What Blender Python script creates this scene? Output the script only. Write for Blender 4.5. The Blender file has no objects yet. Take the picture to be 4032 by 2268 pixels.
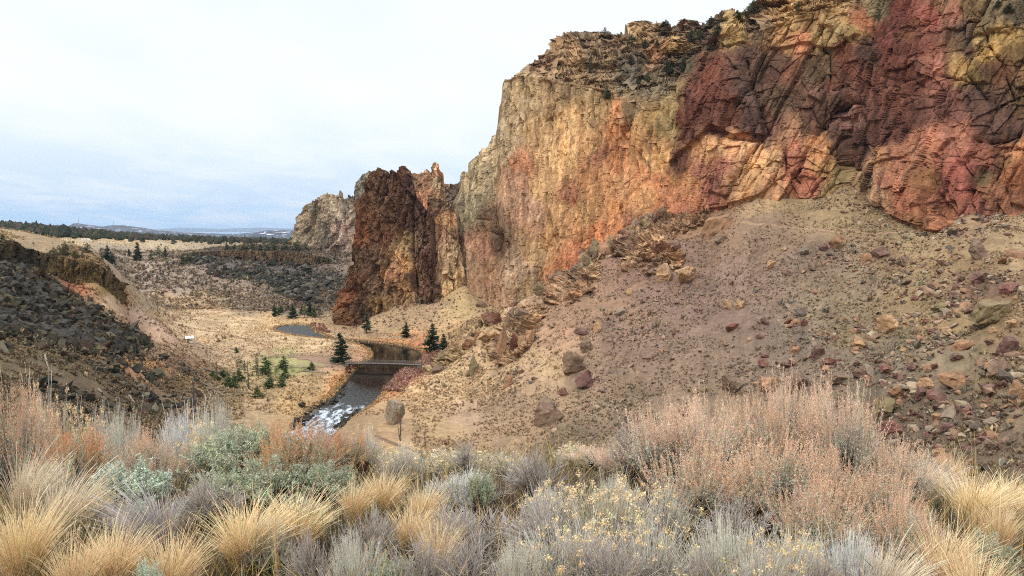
import bpy, math, random
import numpy as np
from mathutils import Vector, Matrix, Euler

# ------------------------------------------------------------------ camera, sky, sun, exposure
SC = bpy.context.scene
FPX, PITCH = 759.0, math.radians(4.4)
cam_d = bpy.data.cameras.new('camera')
cam = bpy.data.objects.new('camera', cam_d)
SC.collection.objects.link(cam)
SC.camera = cam
cam_d.sensor_width = 36.0
cam_d.lens = 36.0 * FPX / 1024.0
cam_d.clip_start, cam_d.clip_end = 0.1, 60000.0
cam.location = (0, 0, 0)
cam.rotation_euler = (math.pi / 2 - PITCH, 0, 0)

SUN_EL, SUN_AZ = math.radians(48), math.radians(222)     # azimuth clockwise from +Y (view direction)
w = bpy.data.worlds.new("World"); SC.world = w
w.use_nodes = True
nt = w.node_tree; N = nt.nodes; L = nt.links
N.clear()
out = N.new('ShaderNodeOutputWorld'); bg = N.new('ShaderNodeBackground')
sky = N.new('ShaderNodeTexSky'); sky.sky_type = 'NISHITA'; sky.sun_disc = False
sky.sun_elevation = SUN_EL; sky.sun_rotation = SUN_AZ
sky.air_density = 1.0; sky.dust_density = 1.0
tc = N.new('ShaderNodeTexCoord'); sep = N.new('ShaderNodeSeparateXYZ'); L.new(tc.outputs['Generated'], sep.inputs[0])
def wmath(op, a, b=None, c=None):
    n = N.new('ShaderNodeMath'); n.operation = op
    for i, v in enumerate((a, b, c)):
        if v is None: continue
        if isinstance(v, (int, float)): n.inputs[i].default_value = v
        else: L.new(v, n.inputs[i])
    return n.outputs[0]
# clouds lie in a flat sheet: direction divided by elevation
zz = wmath('MAXIMUM', sep.outputs['Z'], 0.0)
den = wmath('ADD', zz, 0.11)
cx = wmath('DIVIDE', sep.outputs['X'], den); cy = wmath('DIVIDE', sep.outputs['Y'], den)
cmb = N.new('ShaderNodeCombineXYZ'); L.new(cx, cmb.inputs[0]); L.new(wmath('MULTIPLY', cy, 0.55), cmb.inputs[1])
def wnoise(scale, detail, rough, off=0.0):
    n = N.new('ShaderNodeTexNoise'); n.inputs['Scale'].default_value = scale; n.inputs['Detail'].default_value = detail
    n.inputs['Roughness'].default_value = rough; n.inputs['Distortion'].default_value = 0.4
    m = N.new('ShaderNodeMapping'); m.inputs['Location'].default_value = (off, off * .7, off * .3); L.new(cmb.outputs[0], m.inputs[0])
    L.new(m.outputs[0], n.inputs['Vector']); return n.outputs['Fac']
n1 = wnoise(0.42, 6, .55, 3.3); n2 = wnoise(1.7, 8, .6, 7.7)
r1 = N.new('ShaderNodeValToRGB')          # thick/thin cloud -> white / pale blue-grey
L.new(wmath('ADD', wmath('MULTIPLY', n1, .7), wmath('MULTIPLY', n2, .3)), r1.inputs[0])
e = r1.color_ramp.elements
e[0].position = .36; e[0].color = (.71, .78, .87, 1)
e[1].position = .56; e[1].color = (.83, .86, .89, 1)
# towards the horizon: bluer haze with thin white bands
r2 = N.new('ShaderNodeValToRGB'); L.new(zz, r2.inputs[0])
e = r2.color_ramp.elements
e[0].position = 0.0; e[0].color = (.33, .53, .78, 1)
e[1].position = .30; e[1].color = (.66, .73, .82, 1)
for p_, c_ in ((.012, (.36, .56, .80, 1)), (.03, (.46, .61, .79, 1)), (.07, (.52, .64, .79, 1)), (.14, (.62, .71, .81, 1))):
    q = e.new(p_); q.color = c_
r3 = N.new('ShaderNodeValToRGB'); L.new(n2, r3.inputs[0])
e = r3.color_ramp.elements; e[0].position = .42; e[0].color = (0, 0, 0, 1); e[1].position = .62; e[1].color = (1, 1, 1, 1)
mx1 = N.new('ShaderNodeMix'); mx1.data_type = 'RGBA'      # horizon blue broken by bands of cloud
L.new(wmath('MULTIPLY', r3.outputs[0], .6), mx1.inputs[0]); L.new(r2.outputs[0], mx1.inputs[6]); mx1.inputs[7].default_value = (.72, .77, .83, 1)
hz = N.new('ShaderNodeMapRange'); L.new(zz, hz.inputs[0]); hz.inputs[1].default_value = .03; hz.inputs[2].default_value = .17
mx2 = N.new('ShaderNodeMix'); mx2.data_type = 'RGBA'
L.new(hz.outputs[0], mx2.inputs[0]); L.new(mx1.outputs[2], mx2.inputs[6]); L.new(r1.outputs[0], mx2.inputs[7])
# overcast sky: the zenith is brighter than the horizon
zb = N.new('ShaderNodeMapRange'); L.new(zz, zb.inputs[0]); zb.inputs[1].default_value = .34; zb.inputs[2].default_value = .9
zb.inputs[3].default_value = 1.0; zb.inputs[4].default_value = 2.5
vm = N.new('ShaderNodeVectorMath'); vm.operation = 'SCALE'; L.new(mx2.outputs[2], vm.inputs[0]); L.new(zb.outputs[0], vm.inputs[3])
mx3 = N.new('ShaderNodeMix'); mx3.data_type = 'RGBA'; mx3.inputs[0].default_value = .93
sk = N.new('ShaderNodeVectorMath'); sk.operation = 'SCALE'; L.new(sky.outputs[0], sk.inputs[0]); sk.inputs[3].default_value = .1
L.new(sk.outputs[0], mx3.inputs[6]); L.new(vm.outputs[0], mx3.inputs[7])
L.new(mx3.outputs[2], bg.inputs[0]); bg.inputs[1].default_value = 1.0
L.new(bg.outputs[0], out.inputs[0])

sd = bpy.data.lights.new('sun', 'SUN'); so = bpy.data.objects.new('sun', sd); SC.collection.objects.link(so)
sd.energy = 1.5; sd.angle = math.radians(12); sd.color = (1.0, .93, .84)
sdir = Vector((math.sin(SUN_AZ) * math.cos(SUN_EL), math.cos(SUN_AZ) * math.cos(SUN_EL), math.sin(SUN_EL)))
so.rotation_euler = (-sdir).to_track_quat('-Z', 'Y').to_euler()
SC.view_settings.view_transform = 'Standard'; SC.view_settings.look = 'None'
SC.view_settings.exposure = 0.38; SC.view_settings.gamma = 1.0
SC.cycles.filter_width = 1.1; SC.cycles.use_denoising = False
SC.cycles.max_bounces = 5; SC.cycles.diffuse_bounces = 3; SC.cycles.glossy_bounces = 2; SC.cycles.volume_bounces = 0
SC.cycles.transparent_max_bounces = 4; SC.cycles.caustics_reflective = False; SC.cycles.caustics_refractive = False

# ------------------------------------------------------------------ helpers
CP, SP = math.cos(PITCH), math.sin(PITCH)
def at(u, v, d):
    """world point seen at picture position (u,v) whose forward distance is d"""
    u, v, d = (np.asarray(a, float) for a in (u, v, d))
    a = (u - 512) / FPX; b = (288 - v) / FPX
    k = d / (CP + b * SP)
    return np.stack(np.broadcast_arrays(a * k, d, (-SP + b * CP) * k), -1)
def proj(P):
    P = np.asarray(P, float)
    f = P[..., 1] * CP - P[..., 2] * SP; up = P[..., 1] * SP + P[..., 2] * CP
    f = np.where(f < .05, .05, f)
    return 512 + FPX * P[..., 0] / f, 288 - FPX * up / f
def dz(v, z):
    """forward distance at which row v meets height z"""
    return -z / np.tan(PITCH + np.arctan((np.asarray(v, float) - 288) / FPX))
CROPS = {1: (0, 215.9, .14021), 2: (279.4, 152.4, .19284), 3: (457.1, 0, .21032), 4: (711.1, 0, .17529), 5: (507.9, 190.5, .20159),
         6: (0, 368.3, .14337), 7: (330.2, 381, .13803), 8: (634.9, 381, .15104), 9: (330.2, 304.8, .08762),
         10: (203.2, 292.1, .08762), 11: (0, 215.9, .06901), 12: (761.9, 228.6, .10518), 0: (0, 0, 1)}
def K(c, *p):
    ox, oy, s = CROPS[c]
    return [(ox + s * q[0], oy + s * q[1]) + tuple(q[2:]) for q in p]
def lin(c, k=1.0):
    a = np.asarray(c, float) / 255.0
    return np.where(a <= .04045, a / 12.92, ((a + .055) / 1.055) ** 2.4) * k
def itp(x, pts):
    p = np.array(sorted((q[0], q[1]) for q in pts), float); return np.interp(x, p[:, 0], p[:, 1])
def sst(a, b, x):
    t = np.clip((x - a) / (b - a), 0, 1); return t * t * (3 - 2 * t)

def _h(ix, iy, iz, s):
    h = (ix.astype(np.int64) * 374761393 + iy.astype(np.int64) * 668265263 + iz.astype(np.int64) * 2147483647 + s * 974634777) & 0xffffffff
    h = ((h ^ (h >> 13)) * 1274126177) & 0xffffffff
    h = ((h ^ (h >> 15)) * 2246822519) & 0xffffffff
    return ((h ^ (h >> 16)) & 0xffffff).astype(np.float32) / np.float32(0xffffff)
def vn(P, s=0):
    P = np.asarray(P, np.float32)
    i = np.floor(P).astype(np.int32); f = P - i; f = f * f * f * (f * (f * 6 - 15) + 10)
    r = 0
    for a in (0, 1):
        for b in (0, 1):
            for c in (0, 1):
                wgt = (f[:, 0] if a else 1 - f[:, 0]) * (f[:, 1] if b else 1 - f[:, 1]) * (f[:, 2] if c else 1 - f[:, 2])
                r = r + wgt * _h(i[:, 0] + a, i[:, 1] + b, i[:, 2] + c, s)
    return r * 2 - 1
def fbm(P, scale, octv=4, s=0, rough=.5, ridge=False):
    Q = np.asarray(P, float).reshape(-1, 3) / np.asarray(scale, float)
    t, a, n = 0, 1.0, 0
    for o in range(octv):
        x = vn(Q + 17.3 * o, s + o)
        if ridge: x = 1 - 2 * np.abs(x)
        t = t + a * x; n += a; a *= rough; Q = Q * 2.03
    return t / n * 1.4
def worley(P, scale, s=0):
    """F1, F2, random value of the nearest cell"""
    Q = np.asarray(P, float).reshape(-1, 3) / np.asarray(scale, float)
    Q = Q.astype(np.float32); i = np.floor(Q).astype(np.int32)
    f1 = np.full(len(Q), 9., np.float32); f2 = f1.copy(); cid = np.zeros(len(Q), np.float32)
    for a in (-1, 0, 1):
        for b in (-1, 0, 1):
            for c in (-1, 0, 1):
                x, y, z = i[:, 0] + a, i[:, 1] + b, i[:, 2] + c
                h = _h(x, y, z, s)
                d = (x + h - Q[:, 0]) ** 2 + (y + _h(x, y, z, s + 7) - Q[:, 1]) ** 2 + (z + _h(x, y, z, s + 13) - Q[:, 2]) ** 2
                n = d < f1
                f2 = np.where(n, f1, np.minimum(f2, d)); cid = np.where(n, _h(x, y, z, s + 29), cid); f1 = np.where(n, d, f1)
    return np.sqrt(f1), np.sqrt(f2), cid
def facets(P, scale, s=0, tilt=1.6, edge=.0):
    """broken-rock relief: every cell is a plane of its own tilt and height"""
    Q = np.asarray(P, float).reshape(-1, 3) / np.asarray(scale, float)
    Q = Q.astype(np.float32); i = np.floor(Q).astype(np.int32)
    f1 = np.full(len(Q), 9., np.float32); f2 = f1.copy(); val = np.zeros(len(Q), np.float32); cid = val.copy()
    for a in (-1, 0, 1):
        for b in (-1, 0, 1):
            for c in (-1, 0, 1):
                x, y, z = i[:, 0] + a, i[:, 1] + b, i[:, 2] + c
                h = _h(x, y, z, s); h2 = _h(x, y, z, s + 7); h3 = _h(x, y, z, s + 13)
                dx, dy, dz_ = Q[:, 0] - x - h, Q[:, 1] - y - h2, Q[:, 2] - z - h3
                d = dx * dx + dy * dy + dz_ * dz_; n = d < f1
                pv = .55 * (_h(x, y, z, s + 29) - .5) + 1.5 * tilt * ((_h(x, y, z, s + 31) - .5) * dx + (_h(x, y, z, s + 37) - .5) * dy + (_h(x, y, z, s + 41) - .5) * dz_)
                f2 = np.where(n, f1, np.minimum(f2, d)); val = np.where(n, pv, val); cid = np.where(n, h, cid); f1 = np.where(n, d, f1)
    e_ = np.sqrt(f2) - np.sqrt(f1)
    return val, cid, e_
def segdist(U, V, pts):
    best = np.full(U.shape, 1e9)
    for (a, b), (c, d) in zip(pts[:-1], pts[1:]):
        dx, dy = c - a, d - b; l = dx * dx + dy * dy + 1e-9
        t = np.clip(((U - a) * dx + (V - b) * dy) / l, 0, 1)
        best = np.minimum(best, np.hypot(U - a - t * dx, V - b - t * dy))
    return best
def inpoly(X, Y, poly):
    r = np.zeros(X.shape, bool); n = len(poly)
    for k in range(n):
        (x1, y1), (x2, y2) = poly[k], poly[(k + 1) % n]
        if y1 == y2: continue
        c = ((y1 > Y) != (y2 > Y)) & (X < (x2 - x1) * (Y - y1) / (y2 - y1) + x1); r ^= c
    return r

def mesh(name, V, F, mat=None, col=None, smooth=False, parent=None, data_only=False, uvn=None):
    """V (n,3); F an (m,k) array or a list of such arrays; col (n,3) linear colour per vertex"""
    Fs = [np.asarray(f, np.int32) for f in (F if isinstance(F, list) else [F]) if len(f)]
    me = bpy.data.meshes.new(name)
    V = np.ascontiguousarray(V, np.float32).reshape(-1, 3)
    me.vertices.add(len(V)); me.vertices.foreach_set('co', V.ravel())
    tot = np.concatenate([np.full(len(f), f.shape[1], np.int32) for f in Fs]); loops = np.concatenate([f.ravel() for f in Fs])
    me.loops.add(len(loops)); me.loops.foreach_set('vertex_index', loops)
    me.polygons.add(len(tot)); st = np.concatenate([[0], np.cumsum(tot)[:-1]]).astype(np.int32)
    me.polygons.foreach_set('loop_start', st); me.polygons.foreach_set('loop_total', tot)
    me.polygons.foreach_set('use_smooth', np.full(len(tot), smooth, bool))
    me.update(calc_edges=True)
    if col is not None:
        c = np.ones((len(V), 4), np.float32); c[:, :3] = col
        at_ = me.color_attributes.new('Col', 'FLOAT_COLOR', 'POINT'); at_.data.foreach_set('color', c.ravel())
    if mat: me.materials.append(mat)
    if data_only: return me
    return link(name, me, parent)
def link(name, me, parent=None):
    o = bpy.data.objects.new(name, me); SC.collection.objects.link(o)
    if parent: o.parent = parent
    return o
def tag(o, label=None, cat=None, group=None, kind=None):
    if label: o['label'] = label
    if cat: o['category'] = cat
    if group: o['group'] = group
    if kind: o['kind'] = kind
    return o
def empty(name, loc, rz=0, sc=1):
    o = bpy.data.objects.new(name, None); SC.collection.objects.link(o)
    o.location = loc; o.rotation_euler = (0, 0, rz); o.scale = (sc, sc, sc) if np.isscalar(sc) else sc; o.empty_display_size = .2
    return o
def copy_tree(o, parent=None):
    c = o.copy(); SC.collection.objects.link(c)
    if parent: c.parent = parent
    for ch in list(o.children): copy_tree(ch, c)
    return c
def grid_faces(nr, nc, wrap=False):
    i = np.arange(nr - 1)[:, None]; j = np.arange(nc if wrap else nc - 1)[None, :]
    a = i * nc + j; b = i * nc + (j + 1) % nc
    return np.stack([a, b, b + nc, a + nc], -1).reshape(-1, 4)
class MB:
    """collects geometry for one mesh"""
    def __init__(s): s.V = []; s.F = {}; s.C = []; s.n = 0
    def add(s, V, F, col=None):
        V = np.asarray(V, float).reshape(-1, 3); F = np.asarray(F, np.int64)
        s.F.setdefault(F.shape[1], []).append(F + s.n); s.V.append(V)
        s.C.append(np.broadcast_to(np.asarray(col if col is not None else (.5, .5, .5), float), V.shape)); s.n += len(V)
    def box(s, c, size, rz=0, col=None, rx=0, ry=0):
        v = np.array([(x, y, z) for x in (-.5, .5) for y in (-.5, .5) for z in (-.5, .5)]) * size
        v = v @ np.array(Euler((rx, ry, rz)).to_matrix()).T + c
        s.add(v, [(0, 1, 3, 2), (4, 6, 7, 5), (0, 4, 5, 1), (2, 3, 7, 6), (0, 2, 6, 4), (1, 5, 7, 3)], col)
    def tube(s, pts, rad, n=5, col=None, cap=True):
        p = np.asarray(pts, float); m = len(p); rad = np.broadcast_to(rad, (m,))
        t = np.gradient(p, axis=0); t /= np.linalg.norm(t, axis=1)[:, None] + 1e-9
        ref = np.where(np.abs(t[:, 2:3]) > .9, (1., 0, 0), (0, 0, 1.)); a = np.cross(t, ref); a /= np.linalg.norm(a, axis=1)[:, None] + 1e-9; b = np.cross(t, a)
        th = np.arange(n) / n * 2 * np.pi
        V = p[:, None] + rad[:, None, None] * (np.cos(th)[None, :, None] * a[:, None] + np.sin(th)[None, :, None] * b[:, None])
        s.add(V.reshape(-1, 3), grid_faces(m, n, True), col)
        if cap and n >= 3: s.F.setdefault(n, []).append(np.array([list(range(s.n - n, s.n))])); s.F[n].append(np.array([list(range(s.n - n * m, s.n - n * m + n))])[:, ::-1])
    def build(s, name, mat, parent=None, smooth=False, data_only=False):
        return mesh(name, np.concatenate(s.V), [np.concatenate(f) for f in s.F.values()], mat, np.concatenate(s.C), smooth, parent, data_only)

# ------------------------------------------------------------------ materials
MATS = {}
def material(name, rough=.9, vary=.25, vscale=1.0, bump=None, trans=0.0, tint=None, stretch=(1, 1, 1), spec=.2, streak=None, speck=None):
    """vertex colour x procedural variation, with layered bump. bump = [(scale, strength, distance, kind)]"""
    m = bpy.data.materials.new(name); m.use_nodes = True; t = m.node_tree; n = t.nodes; l = t.links
    b = n['Principled BSDF']; o = n['Material Output']
    b.inputs['Roughness'].default_value = rough; b.inputs['Specular IOR Level'].default_value = spec
    if tint is None:
        a = n.new('ShaderNodeAttribute'); a.attribute_name = 'Col'; c = a.outputs['Color']
    else:
        a = n.new('ShaderNodeRGB'); a.outputs[0].default_value = (*tint, 1); c = a.outputs[0]
    tco = n.new('ShaderNodeTexCoord'); mp = n.new('ShaderNodeMapping'); mp.inputs['Scale'].default_value = stretch
    l.new(tco.outputs['Object'], mp.inputs[0]); P = mp.outputs[0]
    def tex(scale, det=6, kind='n'):
        if kind == 'v':
            x = n.new('ShaderNodeTexVoronoi'); x.inputs['Scale'].default_value = scale; x.feature = 'F1'; l.new(P, x.inputs['Vector']); return x.outputs['Distance']
        if kind == 'e':
            x = n.new('ShaderNodeTexVoronoi'); x.inputs['Scale'].default_value = scale; x.feature = 'DISTANCE_TO_EDGE'
            w_ = n.new('ShaderNodeTexNoise'); w_.inputs['Scale'].default_value = scale * .8; w_.inputs['Detail'].default_value = 4; l.new(P, w_.inputs['Vector'])
            q = n.new('ShaderNodeVectorMath'); q.operation = 'MULTIPLY_ADD'; l.new(w_.outputs['Color'], q.inputs[0]); q.inputs[1].default_value = (1.2 / scale,) * 3; l.new(P, q.inputs[2])
            l.new(q.outputs[0], x.inputs['Vector'])
            r = n.new('ShaderNodeMapRange'); l.new(x.outputs['Distance'], r.inputs[0]); r.inputs[2].default_value = .09; return r.outputs[0]
        x = n.new('ShaderNodeTexNoise'); x.inputs['Scale'].default_value = scale; x.inputs['Detail'].default_value = det; x.inputs['Roughness'].default_value = .62
        l.new(P, x.inputs['Vector']); return x.outputs['Fac']
    def mulc(c, fac, lo, hi, a_=.3, b_=.7):
        r = n.new('ShaderNodeMapRange'); l.new(fac, r.inputs[0]); r.inputs[1].default_value = a_; r.inputs[2].default_value = b_
        r.inputs[3].default_value = lo; r.inputs[4].default_value = hi
        q = n.new('ShaderNodeVectorMath'); q.operation = 'SCALE'; l.new(c, q.inputs[0]); l.new(r.outputs[0], q.inputs[3]); return q.outputs[0]
    if vary:
        c = mulc(c, tex(vscale, 8), 1 - vary, 1 + vary); c = mulc(c, tex(vscale * 7.3, 5), 1 - vary * .7, 1 + vary * .7)
    if speck:      # (scale, colour, threshold, amount) small spots of another real colour
        for sc_, co_, th_, am_ in speck:
            f = tex(sc_, 3); r = n.new('ShaderNodeMapRange'); l.new(f, r.inputs[0]); r.inputs[1].default_value = th_; r.inputs[2].default_value = th_ + .05; r.inputs[4].default_value = am_
            mx = n.new('ShaderNodeMix'); mx.data_type = 'RGBA'; l.new(r.outputs[0], mx.inputs[0]); l.new(c, mx.inputs[6]); mx.inputs[7].default_value = (*co_, 1); c = mx.outputs[2]
    l.new(c, b.inputs['Base Color'])
    prev = None
    for sc_, st_, di_, kd_ in (bump or []):
        q = n.new('ShaderNodeBump'); q.inputs['Strength'].default_value = st_; q.inputs['Distance'].default_value = di_
        l.new(tex(sc_, 7, kd_), q.inputs['Height'])
        if prev: l.new(prev, q.inputs['Normal'])
        prev = q.outputs[0]
    if prev: l.new(prev, b.inputs['Normal'])
    if trans:
        tr = n.new('ShaderNodeBsdfTranslucent'); l.new(c, tr.inputs[0]); ms = n.new('ShaderNodeMixShader'); ms.inputs[0].default_value = trans
        l.new(b.outputs[0], ms.inputs[1]); l.new(tr.outputs[0], ms.inputs[2]); l.new(ms.outputs[0], o.inputs[0])
    MATS[name] = m
    return m
rng = np.random.default_rng(7)
AK = .62      # photo colour -> albedo
M_ground = material('ground', .95, .26, .6, [(1.2, .8, .7, 'n'), (4, .8, .25, 'n')], speck=[(2.2, (.06, .05, .04), .64, .5), (3.6, (.42, .34, .2), .63, .35)])
M_rock = material('cliff_rock', .9, .26, .16, [(.5, .5, 1.2, 'n'), (2.0, .6, .3, 'n')], stretch=(1, 1, .45), speck=[(.5, (.05, .04, .035), .66, .55)])
M_rock2 = material('dark_rock', .9, .25, .3, [(.6, .6, 1.0, 'n'), (2.2, .7, .3, 'n')], stretch=(1, 1, .5))
M_boulder = material('boulder_rock', .9, .28, .7, [(.8, .8, .5, 'n'), (3, .6, .15, 'n')])
M_plant = material('dry_foliage', .85, 0, 1, trans=.15)
M_bark = material('bark', .95, .25, 6)
M_needle = material('needles', .8, .2, 1.5, trans=.12)
M_paint = material('painted_surface', .6, .06, 2)
M_wood = material('weathered_wood', .9, .2, 3)
# ------------------------------------------------------------------ terrain heights
CPT = []                                   # control points (x, y, z)
def cp(*pts):
    for u, v, d in pts: CPT.append(tuple(at(u, v, d)))
def cpz(*pts):
    for u, v, z in pts: CPT.append(tuple(at(u, v, dz(v, z))))
def slope(a, b, n, bow=0.0):
    A, B = at(*a), at(*b)
    for k in range(1, n + 1):
        t = k / (n + 1); P = A + (B - A) * t; P[2] -= bow * math.sin(math.pi * t); CPT.append(tuple(P))
    CPT.append(tuple(A)); CPT.append(tuple(B))
# depth of the foot of the big wall, and its foot line in the picture
WALL_D = [(440, 432), (455, 428), (500, 408), (560, 380), (620, 352), (660, 330), (705, 306), (740, 293), (781, 285), (830, 276), (845, 276), (860, 268),
          (886, 255), (921, 240), (940, 232), (965, 226), (992, 220), (1024, 215), (1100, 200), (1250, 180)]
FOOT = [(711, 214), (728.6, 209), (755, 198), (781, 198), (795, 201), (816, 199), (830, 196), (845, 188), (860, 195), (869, 205), (886, 216),
        (904, 224), (921, 229), (939, 232), (948, 226), (965, 217), (992, 219), (1024, 217), (1100, 214), (1250, 210)]
for u, v in FOOT: cp((u, v, float(itp(u, WALL_D))))
cp((467, 287.4, 421), (472, 293, 419), (491.5, 304.7, 411), (501, 306.6, 407), (520, 306, 398), (560, 300, 379), (600, 275, 360), (640, 240, 340))
RIDGE = [(667, 220, 322), (640, 231, 318), (614, 249, 312), (593, 260, 306), (573, 271, 300), (552, 288, 294), (528.6, 303, 288), (511, 319, 283), (484, 326, 285),
         (472, 334, 287), (462, 345, 288), (449, 352, 290), (432, 365, 297)]
cp(*RIDGE)
cp((515, 313, 345), (490, 318, 345), (470, 322, 345), (460, 331, 330), (545, 296, 340), (590, 271, 335))
slope((600, 256, 309), (600, 452, 170), 3, 1.5); slope((700, 216, 306), (700, 456, 160), 4, 2); slope((800, 201, 281), (800, 462, 145), 4, 2)
slope((900, 224, 245), (900, 472, 122), 4, 1.5); slope((1000, 220, 216), (1000, 482, 100), 4, 1); slope((520, 313, 286), (520, 442, 186), 3, 1)
slope((1150, 216, 190), (1150, 500, 85), 3); cp((440, 432, 197), (400, 420, 206), (470, 380, 255), (440, 385, 245), (410, 392, 246))
cpz((380, 333, -53.3), (355, 332, -53.8), (400, 336, -52.8), (425, 343, -53), (440, 353, -52.5), (410, 378, -54), (395, 390, -53.6), (375, 410, -53.6))
# under the dark monolith
cp((340, 329, 428), (356, 327, 427), (372, 316, 424), (395, 306.6, 418), (414, 304.7, 414), (439, 302.8, 411), (455, 293, 415))
slope((414, 305, 413), (400, 331, 384), 1); slope((455, 295, 413), (440, 338, 365), 1); slope((490, 305, 409), (475, 325, 350), 1)
CPT += [(-60, 460, -45), (-30, 460, -42), (-80, 520, -35), (20, 480, -30), (60, 450, -20), (120, 420, 10), (0, 600, -15), (100, 600, 10), (200, 400, 20)]
# valley floor and meadow
cpz((170, 306, -50), (200, 312, -50.5), (230, 314, -51.5), (270, 314, -52.5), (310, 316, -53), (332, 318, -53), (250, 322, -53), (200, 330, -51.5), (220, 340, -52.5), (260, 350, -53.3), (320, 347, -53.8), (350, 352, -53.8),
    (240, 370, -53.2), (300, 370, -53.4), (340, 375, -53.8), (230, 390, -52.5), (270, 395, -53.2), (300, 405, -53.6), (250, 420, -52.5), (200, 402, -49), (189, 343, -50.5),
    (300, 440, -53.5), (200, 432, -47), (350, 440, -52), (250, 452, -50))
# far canyon side with its rim
for u, r, b in ((185, 254, 258), (224, 251, 260), (252, 251, 263), (280, 251.7, 265), (308, 254.5, 267), (330, 258, 266)):
    cp((u, r+.6, 606), (u, b, 584), (u, (b + 305) / 2, 545), (u, 304, 500), (u, r - 4, 700))
for u in (125, 150):
    cp((u, 251, 640), (u, 258, 600), (u, 275, 548), (u, 295, 500))
cp((118, 272, 520), (118, 262, 560), (118, 254, 620), (100, 257, 430), (90, 255.5, 330), (75, 251, 350), (60, 246, 430), (345, 256, 620), (360, 252, 650), (400, 250, 680))
for u, v in ((-100, 235), (0, 237), (50, 238.5), (90, 240), (130, 241.5), (172, 243), (230, 244.5), (280, 246), (340, 247.5), (420, 248)): cp((u, v, 800))
for u, a, b in ((-150, 226, 229), (0, 228, 229), (100, 236, 235), (200, 241, 239.5), (300, 243, 241), (500, 243, 241), (800, 230, 228), (1200, 220, 225)): cp((u, a, 1500), (u, b, 3200))
for u, v in ((-300, 231.5), (0, 231.5), (100, 235), (300, 238), (700, 238), (1300, 236)): CPT.append(tuple(at(u, v, 22000)))
# the spur on the left
cp((0, 242.5, 240), (-60, 240, 240), (20, 248, 256), (34, 251, 268), (50, 254.5, 267), (65, 258.5, 266), (80, 261, 265), (92, 262.5, 264), (102, 268, 264), (114, 278, 264), (121, 291, 264),
   (124, 303, 265), (154, 320, 268), (175, 336.5, 270), (189, 350.5, 271), (203, 359, 272), (215, 367, 268), (0, 239.5, 420), (-60, 239, 420),
   (0, 264, 222), (20, 268, 232), (35, 269, 247), (48, 274, 247), (65, 281, 246), (86, 284, 244), (97, 286, 245), (108, 295, 248), (116, 302, 250),
   (135, 300, 330), (150, 325, 330), (160, 312, 400), (180, 345, 322), (205, 367, 300), (225, 384, 262))
slope((0, 268, 230), (0, 392, 150), 2); slope((40, 275, 252), (60, 398, 160), 2); slope((80, 288, 256), (120, 404, 180), 2); slope((124, 308, 260), (165, 404, 205), 2); slope((175, 338, 266), (200, 396, 225), 1)
CPT += [(-12, 18, -9.2), (0, 18, -9.3), (12, 18, -9), (-30, 40, -20), (0, 40, -21), (30, 40, -19), (-60, 70, -29), (-25, 70, -33), (15, 70, -33), (55, 70, -27), (-90, 105, -30), (-40, 110, -43), (0, 120, -45), (45, 115, -38),
        (90, 60, -15), (150, 50, -8), (60, 20, -8), (200, 120, 6), (300, 200, 50), (-60, 20, -8), (-120, 60, -18), (-150, 120, -20), (-200, 200, -14), (-400, 300, -8), (-600, 600, -12), (-400, 0, -4), (-100, 0, -5), (100, 0, -4), (400, 0, 15),
        (0, -30, -3), (-40, -40, -3), (40, -40, -3), (0, -300, 0), (300, -300, 5), (-300, -300, 0), (3000, 0, 10), (-3000, 0, 0), (0, -3000, 0)]
CPT = np.array(CPT, float)
def warp(x, y):
    return np.stack([np.arctan2(x, y) * 2.2, np.log(np.hypot(x, y) + 1e-6)], -1)
def _u(r2): return r2 * np.log(r2 + 1e-12)
cw = warp(CPT[:, 0], CPT[:, 1]); nC = len(cw)
_K = _u(((cw[:, None] - cw[None]) ** 2).sum(-1)); _K[np.arange(nC), np.arange(nC)] += 2e-6
_A = np.zeros((nC + 3, nC + 3)); _A[:nC, :nC] = _K; _A[:nC, nC] = 1; _A[:nC, nC + 1:] = cw; _A[nC, :nC] = 1; _A[nC + 1:, :nC] = cw.T
_W = np.linalg.solve(_A, np.concatenate([CPT[:, 2], np.zeros(3)]))
def tps(x, y):
    q = warp(x, y); r = np.empty(len(q))
    for k in range(0, len(q), 40000):
        p = q[k:k + 40000]
        d = (p[:, :1] - cw[None, :, 0]) ** 2 + (p[:, 1:] - cw[None, :, 1]) ** 2
        r[k:k + 40000] = _u(d) @ _W[:nC] + _W[nC] + p @ _W[nC + 1:]
    return r

WATER_Z = -55.0
_far = [(275, 330), (279, 327), (286, 325.8), (297, 325.2), (311, 325.8), (311, 329), (314, 332.6), (321, 335), (330, 338.2), (345, 340.6), (357, 341), (366, 342.2), (385, 344), (403, 346.5), (416, 350), (422, 354.5), (423, 358.5),
        (414, 365.5), (404, 370), (396, 376), (391, 382), (386, 388), (381, 394), (376, 401), (369, 407), (361, 412), (350, 417), (330, 440), (300, 470)]
_near = [(220, 470), (280, 440), (305, 418), (315, 409.5), (330, 402), (336, 396), (342, 388), (346.5, 383), (349, 378), (354, 372), (361, 367), (367, 363), (373, 358.5), (374, 354), (370, 349), (362, 345), (352, 342.6), (337, 340.2), (322, 338.6), (308, 337.2),
         (297, 335.6), (285, 333.4)]
RIV = [tuple(at(u, v, dz(v, WATER_Z))[:2]) for u, v in _far + _near]
def rivdist(x, y):
    d = np.full(x.shape, 200.0); k = (y > 120) & (y < 520) & (x > -220) & (x < 60)
    if k.any():
        s = segdist(x[k], y[k], RIV + RIV[:1]); s = np.where(inpoly(x[k], y[k], RIV), -s, s); d[k] = s
    return d
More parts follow.
